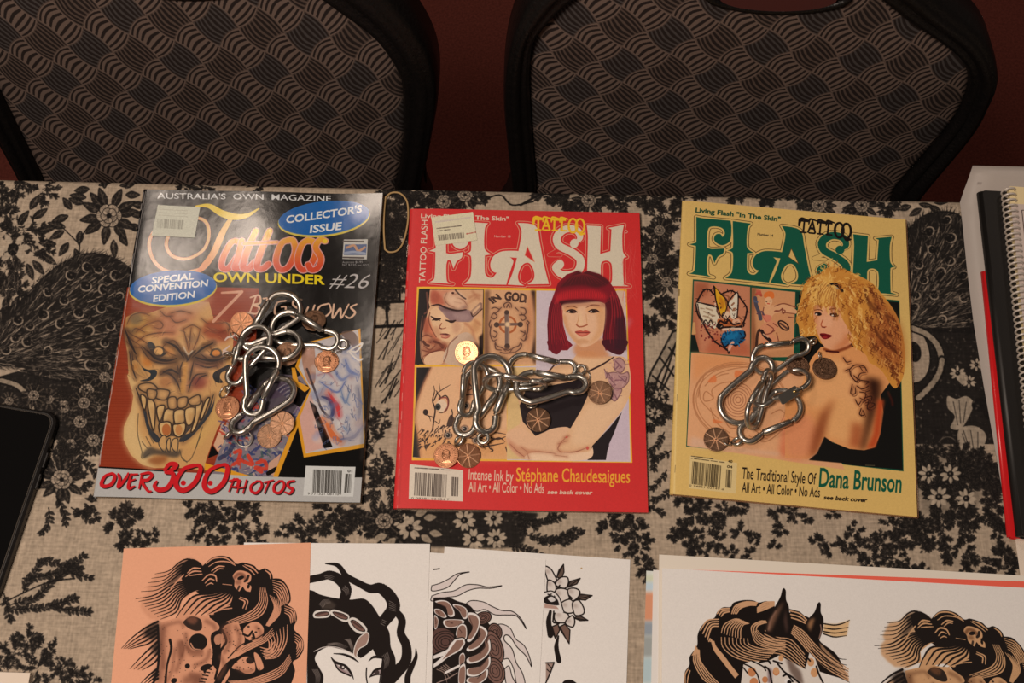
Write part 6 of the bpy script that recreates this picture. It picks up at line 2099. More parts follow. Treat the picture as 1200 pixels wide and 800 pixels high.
def art_portrait(fr):
    c = Canvas(fr, 4.0, PAPER)
    G = Z(360, 640, 5)
    k = INK
    c.line(G('10,195 80,180 130,168 190,195 228,250 215,320'), 9.5, k, taper=(.8, .8, 1, 1.1, 1.2, 1.1))
    c.line(G('108,100 180,112 230,175 300,215 370,248 430,245 490,300 503,365 440,450'), 12, k, taper=(.12, .4, .55, .6, .85, 1, 1.15, 1))
    c.line(G('510,370 555,430 548,510 580,580 578,670 530,730 470,790'), 11, k, taper=(.6, .7, .75, .85, 1, 1.1, 1.2))
    c.line(G('637,600 637,650 610,710 590,760 588,810'), 6, k, taper=(.15, .6, .9, 1, 1))
    c.poly(G('10,255 40,262 70,280 150,300 250,312 330,306 380,345 435,430 480,500 490,590 515,650 515,720 480,810 430,810 440,665 405,640 385,602 330,645 300,655 270,632 230,612 180,597 120,590 65,618 45,660 70,710 95,760 90,810 0,810 0,260'), k, rc=True)
    c.poly(G('110,330 140,318 170,345 150,370 80,365'), (90, 74, 62), .5, blur=1)
    for a, b, n in (('70,340 95,315 130,310', '90,360 110,335 140,330', 5), ('220,545 240,560 260,610', '250,540 262,570 275,600', 6), ('480,320 500,330 520,345', '480,370 500,375 520,380', 5), ('440,430 465,440', '430,450 455,465', 3),
                    ('110,590 160,575 220,600', '120,570 180,565 240,590', 4), ('30,720 50,760 50,800', '60,720 75,760 70,800', 5), ('470,620 480,660 475,700', '440,640 455,680 450,720', 5), ('100,175 130,170 160,180', '110,195 130,188 150,195', 3), ('220,230 240,250 245,280', '205,250 222,265 228,290', 4)):
        c.fan(G(a), G(b), n, .6, (150, 130, 116), .55)
    c.line(G('40,615 100,590 180,592 260,625 310,655'), .8, (190, 170, 156))
    # beads in the hair
    for s, in1 in (('35,395 50,378 90,372 130,375 132,405 110,418 50,420 36,412', '48,398 80,385 120,385 120,402 60,410'), ('136,378 160,370 210,385 245,405 240,438 210,440 160,412 138,400', '150,385 200,392 235,412 228,428 180,415'),
                   ('240,445 252,420 280,418 320,445 350,480 345,505 310,512 270,490', '255,440 280,435 330,478 335,498 290,485')):
        c.poly(G(s), (206, 188, 172), sm=True); c.poly(G(in1), (112, 78, 66), sm=True); c.line(G(in1), .7, k, closed=True)
        c.line(np.vstack([G(in1)[0] + [2, 0], G(in1)[2] - [2, 0]]), 1.6, (66, 44, 38), .8)
    c.poly(G('350,505 362,530 345,575 305,600 290,640 310,655 285,650 272,625 285,570 310,530'), (150, 116, 100), sm=True); c.line(G('350,505 362,530 345,575 305,600 290,640 310,655 285,650 272,625 285,570 310,530'), .9, (206, 188, 172), closed=True)
    # eyes, brows, nose
    c.line(G('155,628 210,632 260,650 300,678'), 2.4, k, taper=(.3, .8, 1, .3)); c.line(G('360,672 390,648 435,650'), 2.6, k, taper=(.2, 1, 1))
    c.poly(G('145,652 170,680 225,705 262,760 230,752 190,730 160,690'), (160, 136, 128), sm=False); c.poly(G('180,688 215,700 225,722 195,716'), PAPER, sm=True); c.poly(G('180,700 225,735 250,752 215,745'), (140, 110, 104), sm=True)
    c.line(G('140,650 165,678 225,702 258,745 272,778'), 2.6, k, taper=(.3, 1, 1, .8, .2)); c.line(G('160,685 190,728 255,760'), 1.4, k); c.ell(G('205,708')[0], 3.6, 2.4, 30, (60, 46, 42)); c.ell(G('210,706')[0], 1.2, 1, 0, PAPER)
    c.poly(G('370,762 395,725 435,712 435,745 400,752'), (160, 136, 128)); c.line(G('365,768 395,728 440,712'), 2.4, k, taper=(.3, 1, 1)); c.line(G('370,762 400,752 440,748'), 1.4, k); c.ell(G('408,738')[0], 3, 2.4, 0, (60, 46, 42))
    c.line(G('348,712 346,760 352,800'), 1.2, k); c.line(G('445,650 425,800'), 1.6, k)
    c.grain(.006, 1, 12)
    return c


def art_braid(fr):
    c = Canvas(fr, 4.0, PAPER)
    H = Z(500, 640, 5)
    k, br, wh, gy = INK, (130, 94, 78), (212, 194, 180), (196, 172, 160)
    # waving hair ends: pale fill with thin outlines
    for s in ('30,230 80,215 130,190 180,160 250,150 200,162 170,190 130,235 80,255 30,260', '30,290 90,270 160,260 230,225 300,225 360,238 440,230 380,245 300,245 240,260 180,290 110,300 30,320',
              '220,345 260,318 330,325 380,350 440,375 500,380 550,420 583,482 530,410 470,402 400,400 340,370 290,380', '390,465 440,455 490,480 520,540 570,580 600,640 615,705 580,640 530,590 490,530 460,520 455,550 500,600 525,680 560,740 575,810 530,810 510,720 480,660 450,660 440,640',
              '440,740 480,700 500,760 520,810 470,810 455,740'):
        c.poly(H(s), gy, .7, sm=False); P = H(s); c.line(np.vstack([P, P[:1]]), .95, k, taper=(.8, 1, .8))
    c.line(H('40,135 60,133 75,130'), 1.2, k)
    # dark bulk behind
    c.poly(H('40,300 130,300 180,320 250,345 300,400 345,420 370,460 420,500 435,580 425,660 455,720 440,810 30,810'), k, rc=True)
    # coils at the right edge
    for ctr, rx, ry in (('330,420', 10, 7), ('400,500', 8, 10), ('395,590', 10, 20), ('400,730', 11, 16)):
        p = H(ctr)[0]
        c.ell(p, rx, ry, -20, (112, 78, 66)); c.ring(p, rx, ry, -20, 1.0, k)
        for f in (.75, .5, .25):
            c.ring(p, rx * f, ry * f, -20, .7, k, .8)
    # braid segments
    for s in ('45,320 90,312 130,325 160,370 165,410 130,412 115,360 70,335', '45,365 85,370 120,410 100,420 60,400 45,385', '155,335 205,345 238,370 240,420 215,425 190,380 155,350',
              '100,430 150,425 215,430 220,450 170,475 120,478 95,455', '240,385 290,390 315,430 300,500 260,560 235,555 270,480 245,430', '310,460 350,480 358,520 310,590 245,620 232,600 290,550 320,510',
              '370,540 375,610 320,670 245,690 232,660 300,630 345,590', '375,640 370,700 300,760 235,760 232,720 320,700 355,660', '360,715 355,770 300,810 235,800 240,770 310,760', '45,400 70,430 60,480 45,480',
              '180,470 210,450 235,470 235,540 200,560 170,530'):
        P = H(s)
        c.poly(P, k, sm=True); m = P.mean(0); c.poly(m + (P - m) * .94, wh, sm=True); c.poly(m + (P - m) * .78 , br, sm=True)
        c.line(np.vstack([m + (P[0] - m) * .6, m, m + (P[-1] - m) * .2]), .8, (76, 50, 42), .8)
    c.poly(H('40,500 100,480 160,520 130,590 60,620 40,620'), (86, 58, 50), sm=True)
    for f in (30, 50, 70, 90):
        c.ring(H('110,560')[0], f / 6, f / 7, 0, .8, k, .9)
    c.poly(H('40,640 110,610 140,590 100,640 40,660'), wh); c.poly(H('170,540 215,535 228,565 200,610 130,650 80,690 40,715 40,690 110,630 140,570'), wh, sm=False); c.poly(H('175,550 210,548 218,568 190,605 130,640 90,665 140,600'), br, sm=False)
    P = H('170,540 215,535 228,565 200,610 130,650 80,690 40,715'); c.line(P, 1.0, k)
    for s in ('190,640 215,620 228,650 215,700 190,700', '190,710 228,690 225,810 185,810'):
        c.poly(H(s), wh, sm=True); P = H(s); m = P.mean(0); c.poly(m + (P - m) * .75, br, sm=True); c.line(P, .9, k, closed=True)
    c.fan(H('60,720 100,740 120,800'), H('110,690 150,720 180,700'), 5, .9, (150, 120, 104), .8); c.line(H('110,740 150,720 190,700'), 2.2, wh); c.line(H('60,800 130,770 180,740'), 1.0, (140, 112, 98))
    c.grain(.006, 1, 13)
    return c


def art_rose(fr):
    c = Canvas(fr, 4.0, PAPER)
    V = Z(630, 640, 5)
    k, lf = INK, (92, 72, 60)
    for s in ('112,180 125,140 152,105 155,150 140,190', '175,240 190,205 250,187 230,220', '228,310 250,280 320,288 280,315', '215,420 240,400 295,433 250,435'):
        P = V(s); c.poly(P, lf); c.line(np.vstack([P, P[:1]]), 1.2, k, sm=False); c.line([P[0], (P[0] + P[2]) / 2, P[2]], 1, k)
        c.poly(np.vstack([P[0], P[1], (P[1] + P[2]) / 2]), (44, 34, 30), .7, blur=1)
    for s in ('40,120 75,130 100,170 110,200 80,220 60,200', '110,205 140,180 175,182 180,215 160,245 110,230', '100,260 140,245 180,260 185,305 150,330 110,325', '180,250 220,245 248,265 235,300 200,320 180,280',
              '140,330 190,310 218,345 210,385 170,390 140,365', '205,330 240,315 270,360 268,395 225,405 210,380', '60,200 100,215 105,260 60,280', '105,385 150,385 180,400 180,440 130,448 100,430', '170,430 205,405 218,440 205,472 165,455'):
        P = V(s); c.poly(P, (206, 186, 170), sm=True); c.line(P, 1.3, k, closed=True); m = P.mean(0)
        c.ell(m + (P[0] - m) * .5, 3.2, 2.4, 30, (150, 126, 112), .6, blur=1.4)
    c.poly(V('40,300 80,285 115,310 130,340 100,345 40,330'), k, sm=True); c.poly(V('60,305 85,295 105,315 80,325'), (196, 180, 168), sm=True)
    c.line(V('40,275 80,268 120,300 140,360 150,380 100,380 40,365'), 2.6, (206, 188, 174)); c.line(V('40,268 85,262 125,295 145,355 155,385'), 1.1, k); c.poly(V('40,335 110,350 125,368 40,360'), (170, 130, 112))
    c.line(V('130,228 120,240 108,232'), 1.6, k); c.line(V('185,290 200,305'), 2, k)
    for s in ('130,470 160,455 190,490 185,570 160,530 140,500', '85,470 120,455 130,490 105,540 90,510'):
        c.poly(V(s), (110, 80, 66)); P = V(s); c.line(np.vstack([P, P[:1]]), 1.2, k, sm=False); c.line([P[0], P[-2]], 1.4, k)
    c.line(V('75,380 65,440 75,520'), 6, k, taper=(.5, .9, 1)); c.line(V('122,525 110,590 125,670'), 5.2, k, taper=(.3, .9, 1)); c.line(V('95,380 90,440'), 1.6, k); c.line(V('95,445 125,450'), 2.2, k)
    c.poly(V('48,682 97,680 75,740 48,800'), (150, 120, 104)); c.line(V('48,682 97,680 75,740 48,800'), 1.4, k, sm=False); c.line(V('60,690 80,710'), 1, k); c.line(V('55,720 70,735'), 1, k)
    c.poly(V('145,800 160,785 190,780 215,790 230,810 145,812'), k, sm=True); c.ell(V('257,128')[0], 1.1, .9, 0, (170, 130, 84), .9)
    c.grain(.006, 1, 14)
    return c


def art_horses(fr):
    c = Canvas(fr, 4.0, PAPER)
    HO, HR = Z(790, 670, 6.15), Z(890, 670, 6.15)
    k, tan, br = (24, 16, 13), (192, 140, 100), (126, 84, 60)
    # left mane
    c.poly(np.vstack([HO('70,810 78,720 110,670 112,610 165,530 170,450 210,375 290,330 310,290 350,255 405,252 430,220 500,203 570,205 610,220'), HR('50,210 100,225 120,270 340,320 460,400 430,490 560,600 640,780 500,740 330,680 330,740 60,650'), HO('640,640 520,660 500,720 500,810')]), k, rc=True)
    c.poly(HR('215,265 290,285 340,330 330,360 240,350'), k)
    for a, b, n, w in (('190,420 240,350 320,340', '240,490 270,400 320,390', 4, 1.5), ('130,600 150,560 160,530 140,640 200,760 260,810', '165,590 180,560 190,640 260,740 320,800', 5, 1.3), ('250,500 265,480 290,560 350,640 440,760', '285,500 300,540 350,600 410,680 460,740', 4, 1.9),
                       ('340,440 360,380 430,340 470,340', '480,480 480,420 500,380 540,370', 8, 1.1), ('340,470 350,540 430,610 560,650 640,660', '530,480 540,520 620,550 740,560', 8, 1.1), ('560,440 560,390 620,355 660,352', '590,430 600,390 640,370 670,365', 3, 1.3),
                       ('560,440 590,510 690,550 800,560', '600,420 640,460 720,490 800,495', 6, 1.1), ('310,300 340,268 400,262', '340,320 360,295 400,285', 3, 1.6), ('415,300 440,245 520,215 600,220', '450,300 480,260 540,240 590,240', 4, 1.6), ('600,260 650,222 720,215', '600,290 650,270 720,240', 4, 1.9),
                       ('80,800 80,740 100,700', '95,800 100,760 115,710', 2, 1.2)):
        c.fan(HO(a), HO(b), n, w, tan, taper=(.7, 1, .8))
    for a, b, n, w in (('40,420 130,470 230,490 330,600', '20,580 150,590 230,640 320,720', 7, 1.05), ('250,385 320,430 420,540 640,700', '230,440 300,510 430,660 640,785', 6, 1.35), ('220,280 290,300 340,345', '230,330 280,345 330,370', 3, 1.4)):
        c.fan(HR(a), HR(b), n, w, tan, taper=(.9, 1, .9))
    c.poly(HR('430,500 560,640 640,740 645,790 560,720 450,580'), tan, .7, blur=.8)
    c.fan(HR('430,500 500,570 570,620 625,630'), HR('350,580 430,660 540,740 650,795'), 5, 1.1, k, taper=(1, 1, .4))
    # face with spots
    c.poly(np.vstack([HO('500,660 560,640 640,650 700,630'), HR('140,600 330,700 360,580 400,620 430,700 460,810'), HO('480,810')]), (206, 186, 168))
    for q, r in (('560,720', 5), ('575,795', 5), ('655,775', 3.4), ('735,720', 4)):
        c.ell(HO(q)[0], r, r * 1.1, 0, (186, 116, 72))
    for q, r in (('120,710', 3.4), ('370,650', 4), ('395,725', 4.4), ('155,620', 3)):
        c.ell(HR(q)[0], r, r * 1.2, 0, (196, 138, 92))
    c.poly(HR('190,620 230,640 300,720 320,810 270,790 220,720'), (90, 66, 54), .8, blur=1.5); c.poly(HR('60,690 90,700 90,800 60,800'), (110, 84, 84), .8, blur=1)
    for s in ('500,660 560,690 600,740 620,810', '500,690 530,730', '560,640 640,680 660,710'):
        c.line(HO(s), 1.4, k)
    for s in ('130,660 180,720 240,760 300,810', '40,680 70,710 90,800', '170,750 200,740 240,790', '410,680 430,740 460,800', '330,600 365,640', '0,650 60,640 80,660', '100,640 160,660'):
        c.line(HR(s), 1.8, k)
    c.ell(HR('205,785')[0], 4, 3, 0, (216, 200, 186)); c.ell(HR('215,795')[0], 2.6, 2.6, 0, k)
    # ears
    c.poly(HR('45,420 60,350 100,270 150,180 165,125 178,115 190,135 192,200 212,250 215,340 205,460 160,468 90,460'), k, rc=True)
    c.poly(HR('50,420 70,350 130,260 180,210 120,340 80,430'), (120, 80, 58), .85, blur=1.6); c.poly(HR('175,350 190,260 205,400 195,450'), (90, 60, 50), .7, blur=1.5); c.line(HR('65,420 80,350 120,280'), 1.2, (170, 120, 96), .7, blur=.6)
    c.poly(HR('338,395 350,340 395,290 418,230 432,215 442,230 442,290 462,340 455,420 430,495 380,450'), k, rc=True); c.poly(HR('345,380 365,340 400,330 385,380 365,430'), (160, 108, 70), .85, blur=1.4); c.line(HR('430,480 445,420 440,380'), 1.2, (130, 96, 80), .9)
    # loose lock behind the ear
    c.poly(HR('465,372 560,375 650,345 640,400 628,460 540,468 460,440'), (204, 156, 104), .9, blur=.6)
    for s in ('465,372 540,382 600,370 650,346', '462,402 540,412 640,398', '460,428 540,440 628,428', '460,445 540,468 628,458'):
        c.line(HR(s), 1.3, k, taper=(1, 1, .4))
    # second drawing
    src = [(159.4, 701), (260.9, 651), (283.6, 679.8)]
    dst = [(1025, 756), (1111.3, 715.1), (1141.4, 744.9)]
    skull_drawing(c, (194, 142, 98), (104, 64, 40), affine3(src, dst))
    c.grain(.006, 1, 15)
    return c


def art_washes(fr):
    c = Canvas(fr, 4.0, (206, 196, 180))
    def px(y0, y1, col, a=1):
        c.poly([(750, y0), (800, y0), (800, y1), (750, y1)], col, a, blur=2)
    px(674, 682, (196, 190, 150), .7); px(682, 692, (176, 186, 190), .8); px(694, 728, (206, 134, 98)); px(728, 745, (140, 140, 140)); px(745, 770, (150, 146, 136)); px(770, 800, (170, 178, 172))
    c.ring((779, 712), 10, 16, 0, 3, (214, 176, 150), .8)
    c.line([(771, 741), (780, 741)], 4, (206, 196, 184))
    return c

# ================================================================== art prints at the front of the table
m_edge = new_mat('paper_edge', L8(226, 214, 200), 0.8)
m_edge_o = new_mat('orange_card_edge', L8(206, 140, 104), 0.8)


def print_sheet(name, label, fr, art, k, edge, group, t=0.00035, cat='print', rough=.62):
    """k: how many sheets lie under it"""
    mt = art.material('print_paper', .85, 0.12)
    o = sheet(name, fr, (mt, edge), None, t, 0.0)
    c = fr.centre()
    o.location = (c[0], c[1], ZCLOTH + 0.0002 + 0.00045 * k)
    o.rotation_euler = (0, 0, fr.ang)
    return tag(o, label, cat, group)


def zk(k):
    return -0.0045 + 0.0002 + 0.00045 * k + 0.00035


GP = 'small art prints laid in a row'
fr = Frame.topleft((521, 640.5), (745, 656), 0.1485, 0.210, zk(0))
print_sheet('art_print', 'white print of a pale rose with dark leaves, undermost of the overlapping row', fr, art_rose(fr), 0, m_edge, GP)
fr = Frame.topleft((422, 642), (644.5, 656), 0.1485, 0.210, zk(1))
print_sheet('art_print', 'white print of a brown segmented braid with wavy hair ends', fr, art_braid(fr), 1, m_edge, GP)
fr = Frame.topleft((286, 635.5), (508, 637), 0.1485, 0.210, zk(2))
print_sheet('art_print', 'white print of a dark haired woman with beads in her hair', fr, art_portrait(fr), 2, m_edge, GP)
fr = Frame.topleft((145, 642.5), (367, 635.5), 0.1485, 0.210, zk(3))
print_sheet('art_print', 'orange print of a horse skull with a dark wavy mane', fr, art_skull(fr), 3, m_edge_o, GP)

GB = 'prints in the pile at the front right'


def plain(fr, col):
    c = Canvas(fr, .5, col)
    return c


fr = Frame.topleft((757.5, 668.5), (858, 676), 0.1485, 0.210, zk(0))
print_sheet('art_print', 'colour washed print peeking out at the left of the large horse print', fr, art_washes(fr), 0, m_edge, GB)
fr = Frame.topleft((765.5, 667.5), (880, 675), 0.1485, 0.210, zk(1))
print_sheet('paper_sheet', 'blank white sheet, narrow strip showing left of the large horse print', fr, plain(fr, PAPER), 1, m_edge, None, cat='paper')
fr = Frame.topleft((772.5, 649.5), (1196, 674), 0.297, 0.210, zk(2))
print_sheet('paper_sheet', 'cream sheet sticking out above the large horse print', fr, plain(fr, (214, 192, 168)), 2, m_edge, None, cat='paper')
fr = Frame.topleft((800, 667), (1200, 681), 0.297, 0.190, zk(3))
print_sheet('paper_sheet', 'coral red sheet, thin wedge showing above the large horse print', fr, plain(fr, (222, 92, 70)), 3, new_mat('red_edge', L8(206, 80, 60), .7), None, cat='paper')
fr = Frame.topleft((776, 665.5), (1200, 688.5), 0.297, 0.210, zk(4))
print_sheet('art_print', 'large cream print of a maned horse head and a horse skull, top of its pile', fr, art_horses(fr), 4, m_edge, GB)

# ================================================================== steel snap hooks and penny charms
m_steel = new_mat('polished_steel', (0.52, 0.50, 0.46, 1), 0.33, 1.0)
m_pin = new_mat('steel_pin', (0.45, 0.42, 0.38, 1), 0.3, 1.0)
m_brass = new_mat('brass', (0.75, 0.55, 0.22, 1), 0.25, 1.0)
m_copper = new_mat('copper', (0.52, 0.25, 0.14, 1), 0.38, 1.0)
add_noise(m_copper, 420, 0.75, 1.1, 0.12, 500)
m_glint = new_mat('glint_copper', (0.90, 0.60, 0.40, 1), 0.6, 0.9)  # paler copper for the spoke ridges: the light they catch, put into the colour
m_copper_dk = new_mat('dull_copper', (0.21, 0.12, 0.075, 1), 0.42, 1.0)
add_noise(m_copper_dk, 420, 0.7, 1.15, 0.12, 500)
MM = 0.001


def hook_meshes():
    """one snap hook, 60 mm, along +x from the broad end (0) to the narrow end (60), lying in z = 0; metres"""
    P = [(16.5, 14.3)]
    for a in np.linspace(92, 262, 19):
        P.append((14.6 + 14.4 * math.cos(math.radians(a)), 14.4 * math.sin(math.radians(a))))
    P += [(24, -12.2), (36, -9.0), (43, -7.1), (46.0, -7.2), (48.5, -8.0)]
    for a in np.linspace(-100, 100, 13):
        P.append((52.4 + 7.4 * math.cos(math.radians(a)), 7.6 * math.sin(math.radians(a))))
    P += [(48.0, 7.6), (45.8, 7.2)]
    P = smooth(np.array(P), n=3)
    body = tube([(x * MM, y * MM, 0) for x, y in P], 2.55 * MM, 14)
    g = [(17.5, 14.0), (18.5, 13.8), (19, 13.7), (30, 10.7), (42.5, 7.4), (43, 7.3), (45.0, 7.1)]
    gate = tube([(x * MM, y * MM, 0) for x, y in g], [1.8 * MM, 1.8 * MM, 2.85 * MM, 2.85 * MM, 2.85 * MM, 1.7 * MM, 1.7 * MM], 12)
    pin = tube([(17.5 * MM, 14.0 * MM, -2.7 * MM), (17.5 * MM, 14.0 * MM, 2.7 * MM)], 0.8 * MM, 8)
    pin2 = tube([(43.8 * MM, 7.3 * MM, -2.5 * MM), (43.8 * MM, 7.3 * MM, 2.5 * MM)], 0.7 * MM, 8)
    ey = [(64.6 * MM + 3.9 * MM * math.cos(a), 3.9 * MM * math.sin(a), 0) for a in np.linspace(0, 2 * math.pi, 22, endpoint=False)]
    eye = tube(ey, 1.45 * MM, 10, True)
    return body, gate, pin, pin2, eye


_hm = [bpy.data.meshes.new(n) for n in ('body', 'gate', 'pin', 'pin', 'eyelet')]
for _m, (_v, _f) in zip(_hm, hook_meshes()):
    _m.from_pydata([tuple(p) for p in _v], [], _f)
    _m.polygons.foreach_set('use_smooth', np.ones(len(_m.polygons), bool))
    _m.materials.append(m_pin if _m.name.startswith('pin') else m_steel)
    _m.update()


def snap_hook(big, z1, small, z2, roll, label, group, flip=1, eyelet=True, eye_turn=0.0):
    """big, small: photo points of the two ends; z in mm above the cover; roll in degrees about the long axis"""
    a, b = at(*big, z1 * MM), at(*small, z2 * MM)
    d = b - a
    s = d.length / 0.0620
    X = d.normalized()
    Y = Vector((0, 0, 1)).cross(X).normalized()
    Nn = X.cross(Y)
    r = math.radians(roll)
    Y2 = (Y * math.cos(r) + Nn * math.sin(r)) * flip
    N2 = X.cross(Y2)
    M = Matrix((X, Y2, N2)).transposed().to_4x4()
    root = bpy.data.objects.new('snap_hook', None)
    root.empty_display_size = 0.02
    link(root)
    root.matrix_world = Matrix.Translation(a + X * 0.0010) @ M @ Matrix.Scale(s, 4)
    tag(root, label, 'carabiner', group)
    for m in _hm:
        if m.name.startswith('eyelet') and not eyelet:
            continue
        o = bpy.data.objects.new(m.name.split('.')[0], m)
        link(o, root)
        if m.name.startswith('eyelet') and eye_turn:
            o.rotation_euler = (math.radians(eye_turn), 0, 0)
    return root


def coin_mesh(style):
    R, T = 10.2 * MM, 1.5 * MM
    v, f = lathe([(R * .97, 0), (R, .12 * MM), (R, T - .12 * MM), (R * .97, T), (R * .90, T), (R * .88, T - .22 * MM), (R * .4, T - .22 * MM), (R * .02, T - .2 * MM)], 48)
    parts = [(v, f)]
    if style == 'spoke':
        for k in range(8):
            a = math.pi / 4 * k + .2
            w, l0, l1, h = .6 * MM, .6 * MM, R * .97, T + .2 * MM
            ca, sa = math.cos(a), math.sin(a)
            q = lambda x, y, z: (x * ca - y * sa, x * sa + y * ca, z)
            V = [q(l0, -w, T - .3 * MM), q(l1, -w, T - .3 * MM), q(l1, w, T - .3 * MM), q(l0, w, T - .3 * MM), q(l0, 0, h), q(l1, 0, h)]
            parts.append((V, [(0, 1, 5, 4), (1, 2, 5), (2, 3, 4, 5), (3, 0, 4)]))
    else:
        # a worn bust in low relief inside a ring of letters
        rnd = random.Random(7)
        hd = smooth(np.array([(-3.4, -6.0), (-1.4, -3.4), (-3.0, -1.6), (-3.6, 1.2), (-2.6, 4.0), (0.2, 5.4), (2.8, 4.2), (3.2, 1.8), (4.1, 0.0), (3.0, -.9), (2.9, -2.6), (1.4, -3.2), (2.4, -5.0), (4.2, -6.2)]) * MM, True, 3)
        n = len(hd)
        c = hd.mean(0)
        V, F = [], []
        for s, z in ((1, T - .25 * MM), (.86, T), (.6, T + .16 * MM), (.05, T + .2 * MM)):
            V += [tuple(c + (p - c) * s) + (z,) for p in hd]
        for r_ in range(3):
            F += [(r_ * n + k, r_ * n + (k + 1) % n, (r_ + 1) * n + (k + 1) % n, (r_ + 1) * n + k) for k in range(n)]
        F.append(tuple(3 * n + k for k in range(n)))
        parts.append((V, F))
        for k in range(13):
            x, y = rnd.uniform(-2.6, 2.6), rnd.uniform(-4.5, 4.5)
            a = rnd.uniform(0, 6.28)
            q = [(x * MM + t * math.cos(a) * MM, y * MM + t * math.sin(a) * MM + .35 * MM * math.sin(t * 2.2), T + (.2 if abs(t) < 1.2 else .0) * MM) for t in (-1.6, -.8, 0, .8, 1.6)]
            parts.append(tube(q, .24 * MM, 6))
        for k in range(30):
            a = 2 * math.pi * k / 30
            if 4.0 < a < 5.4:
                continue
            r0, r1 = 7.0 * MM, rnd.choice((8.0, 8.2, 8.3)) * MM
            parts.append(tube([(r0 * math.cos(a), r0 * math.sin(a), T - .1 * MM), (r1 * math.cos(a + rnd.uniform(-.05, .05)), r1 * math.sin(a), T - .1 * MM)], .22 * MM, 5))
    v, f = join(*parts)
    me = bpy.data.meshes.new('penny_charm')
    me.from_pydata([tuple(p) for p in v], [], f)
    if style == 'spoke':
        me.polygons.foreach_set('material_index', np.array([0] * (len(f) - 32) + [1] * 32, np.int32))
    me.update()
    return me


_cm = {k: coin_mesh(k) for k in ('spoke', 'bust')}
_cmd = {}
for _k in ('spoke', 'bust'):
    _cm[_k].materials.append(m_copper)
    _cm[_k].materials.append(m_glint)
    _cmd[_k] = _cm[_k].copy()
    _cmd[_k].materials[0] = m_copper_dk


def coin(p, z, tilt, az, style, label, group, dull=False, ring=None, spin=0):
    """p photo point of the middle, z mm of the middle; tilted by `tilt` degrees towards azimuth az; ring: (photo point, z, radius, tilt, azimuth)"""
    me = (_cmd if dull else _cm)[style]
    o = bpy.data.objects.new('penny_charm', me)
    link(o)
    ax = Vector((-math.sin(math.radians(az)), math.cos(math.radians(az)), 0))
    R = Matrix.Rotation(math.radians(tilt), 4, ax) @ Matrix.Rotation(math.radians(spin), 4, 'Z')
    o.matrix_world = Matrix.Translation(at(*p, z * MM)) @ R
    tag(o, label, 'coin', group)
    if ring:
        q, rz, rr, rt, ra = ring
        v, f = tube([(rr * MM * math.cos(a), rr * MM * math.sin(a), 0) for a in np.linspace(0, 2 * math.pi, 24, endpoint=False)], .62 * MM, 8, True)
        ro = mesh_obj('jump_ring', v, f, m_steel, o, True)
        ax2 = Vector((-math.sin(math.radians(ra)), math.cos(math.radians(ra)), 0))
        ro.matrix_parent_inverse = Matrix.Identity(4)
        ro.matrix_local = o.matrix_world.inverted() @ (Matrix.Translation(at(*q, rz * MM)) @ Matrix.Rotation(math.radians(rt), 4, ax2))
    return o


G1, G2, G3 = ('snap hooks piled on the black magazine', 'snap hooks piled on the red magazine', 'snap hooks piled on the cream magazine')
K1, K2, K3 = ('penny charms on the black magazine', 'penny charms on the red magazine', 'penny charms on the cream magazine')
# --- pile on the black magazine
snap_hook((318, 379), 4.0, (397, 402), 4.0, 12, 'steel snap hook at the right of the pile on the black magazine', G1, 1)
snap_hook((347, 348), 10, (286, 408), 5, -14, 'steel snap hook at the top of the pile, by the white lettering', G1, -1, False)
snap_hook((353, 401), 9, (273, 414), 6, 10, 'steel snap hook lying across the middle of the pile on the black magazine', G1, 1, True, 70)
snap_hook((309, 382), 15, (270, 450), 6, 8, 'steel snap hook with a round bow, narrow end above the thigh penny', G1, -1, True, 50)
snap_hook((311, 405), 19, (294, 487), 8, -10, 'steel snap hook hanging from the round bow in the middle of the pile', G1, 1, False)
snap_hook((341, 446), 5, (272, 506), 9, 16, 'steel snap hook at the bottom of the pile on the black magazine', G1, -1, True, 60)
coin((284, 379), 5, 26, 250, 'spoke', 'bright orange penny charm with grooves, above the pile on the black magazine', K1, ring=((275, 394), 7, 4.2, 60, 30))
coin((368, 376), 1.2, 8, 80, 'bust', 'copper penny half hidden below the white lettering on the black magazine', K1, True)
coin((383, 424), 1.0, 5, 90, 'bust', 'copper penny charm lying right of the pile on the painted back', K1, ring=((394, 411), 3.5, 3.6, 50, 100))
coin((337, 415), 1.5, 10, 300, 'bust', 'copper penny showing under the bows of the pile on the black magazine', K1, True)
coin((267, 478), 1.2, 5, 200, 'bust', 'copper penny charm left of the pile, on the tattooed thigh', K1, ring=((263, 459), 4.0, 5.4, 35, 160))
coin((316, 511), 1.2, 8, 240, 'spoke', 'copper penny charm with radiating grooves, lowest under the pile on the black magazine', K1, True)
coin((331, 496), 3.6, 10, 250, 'spoke', 'copper penny charm with radiating grooves, overlapping another at the bottom right of the pile', K1, True, spin=20)
# loose jump ring of the lowest hook
v, f = tube([(6.6 * MM * math.cos(a), 6.6 * MM * math.sin(a), 0) for a in np.linspace(0, 2 * math.pi, 28, endpoint=False)], .62 * MM, 8, True)
_r = mesh_obj('jump_ring', v, f, m_steel, None, True)
_r.matrix_world = Matrix.Translation(at(286, 514, 4 * MM)) @ Matrix.Rotation(math.radians(28), 4, 'X')
tag(_r, 'thin steel ring at the lower end of the pile on the black magazine', 'ring')

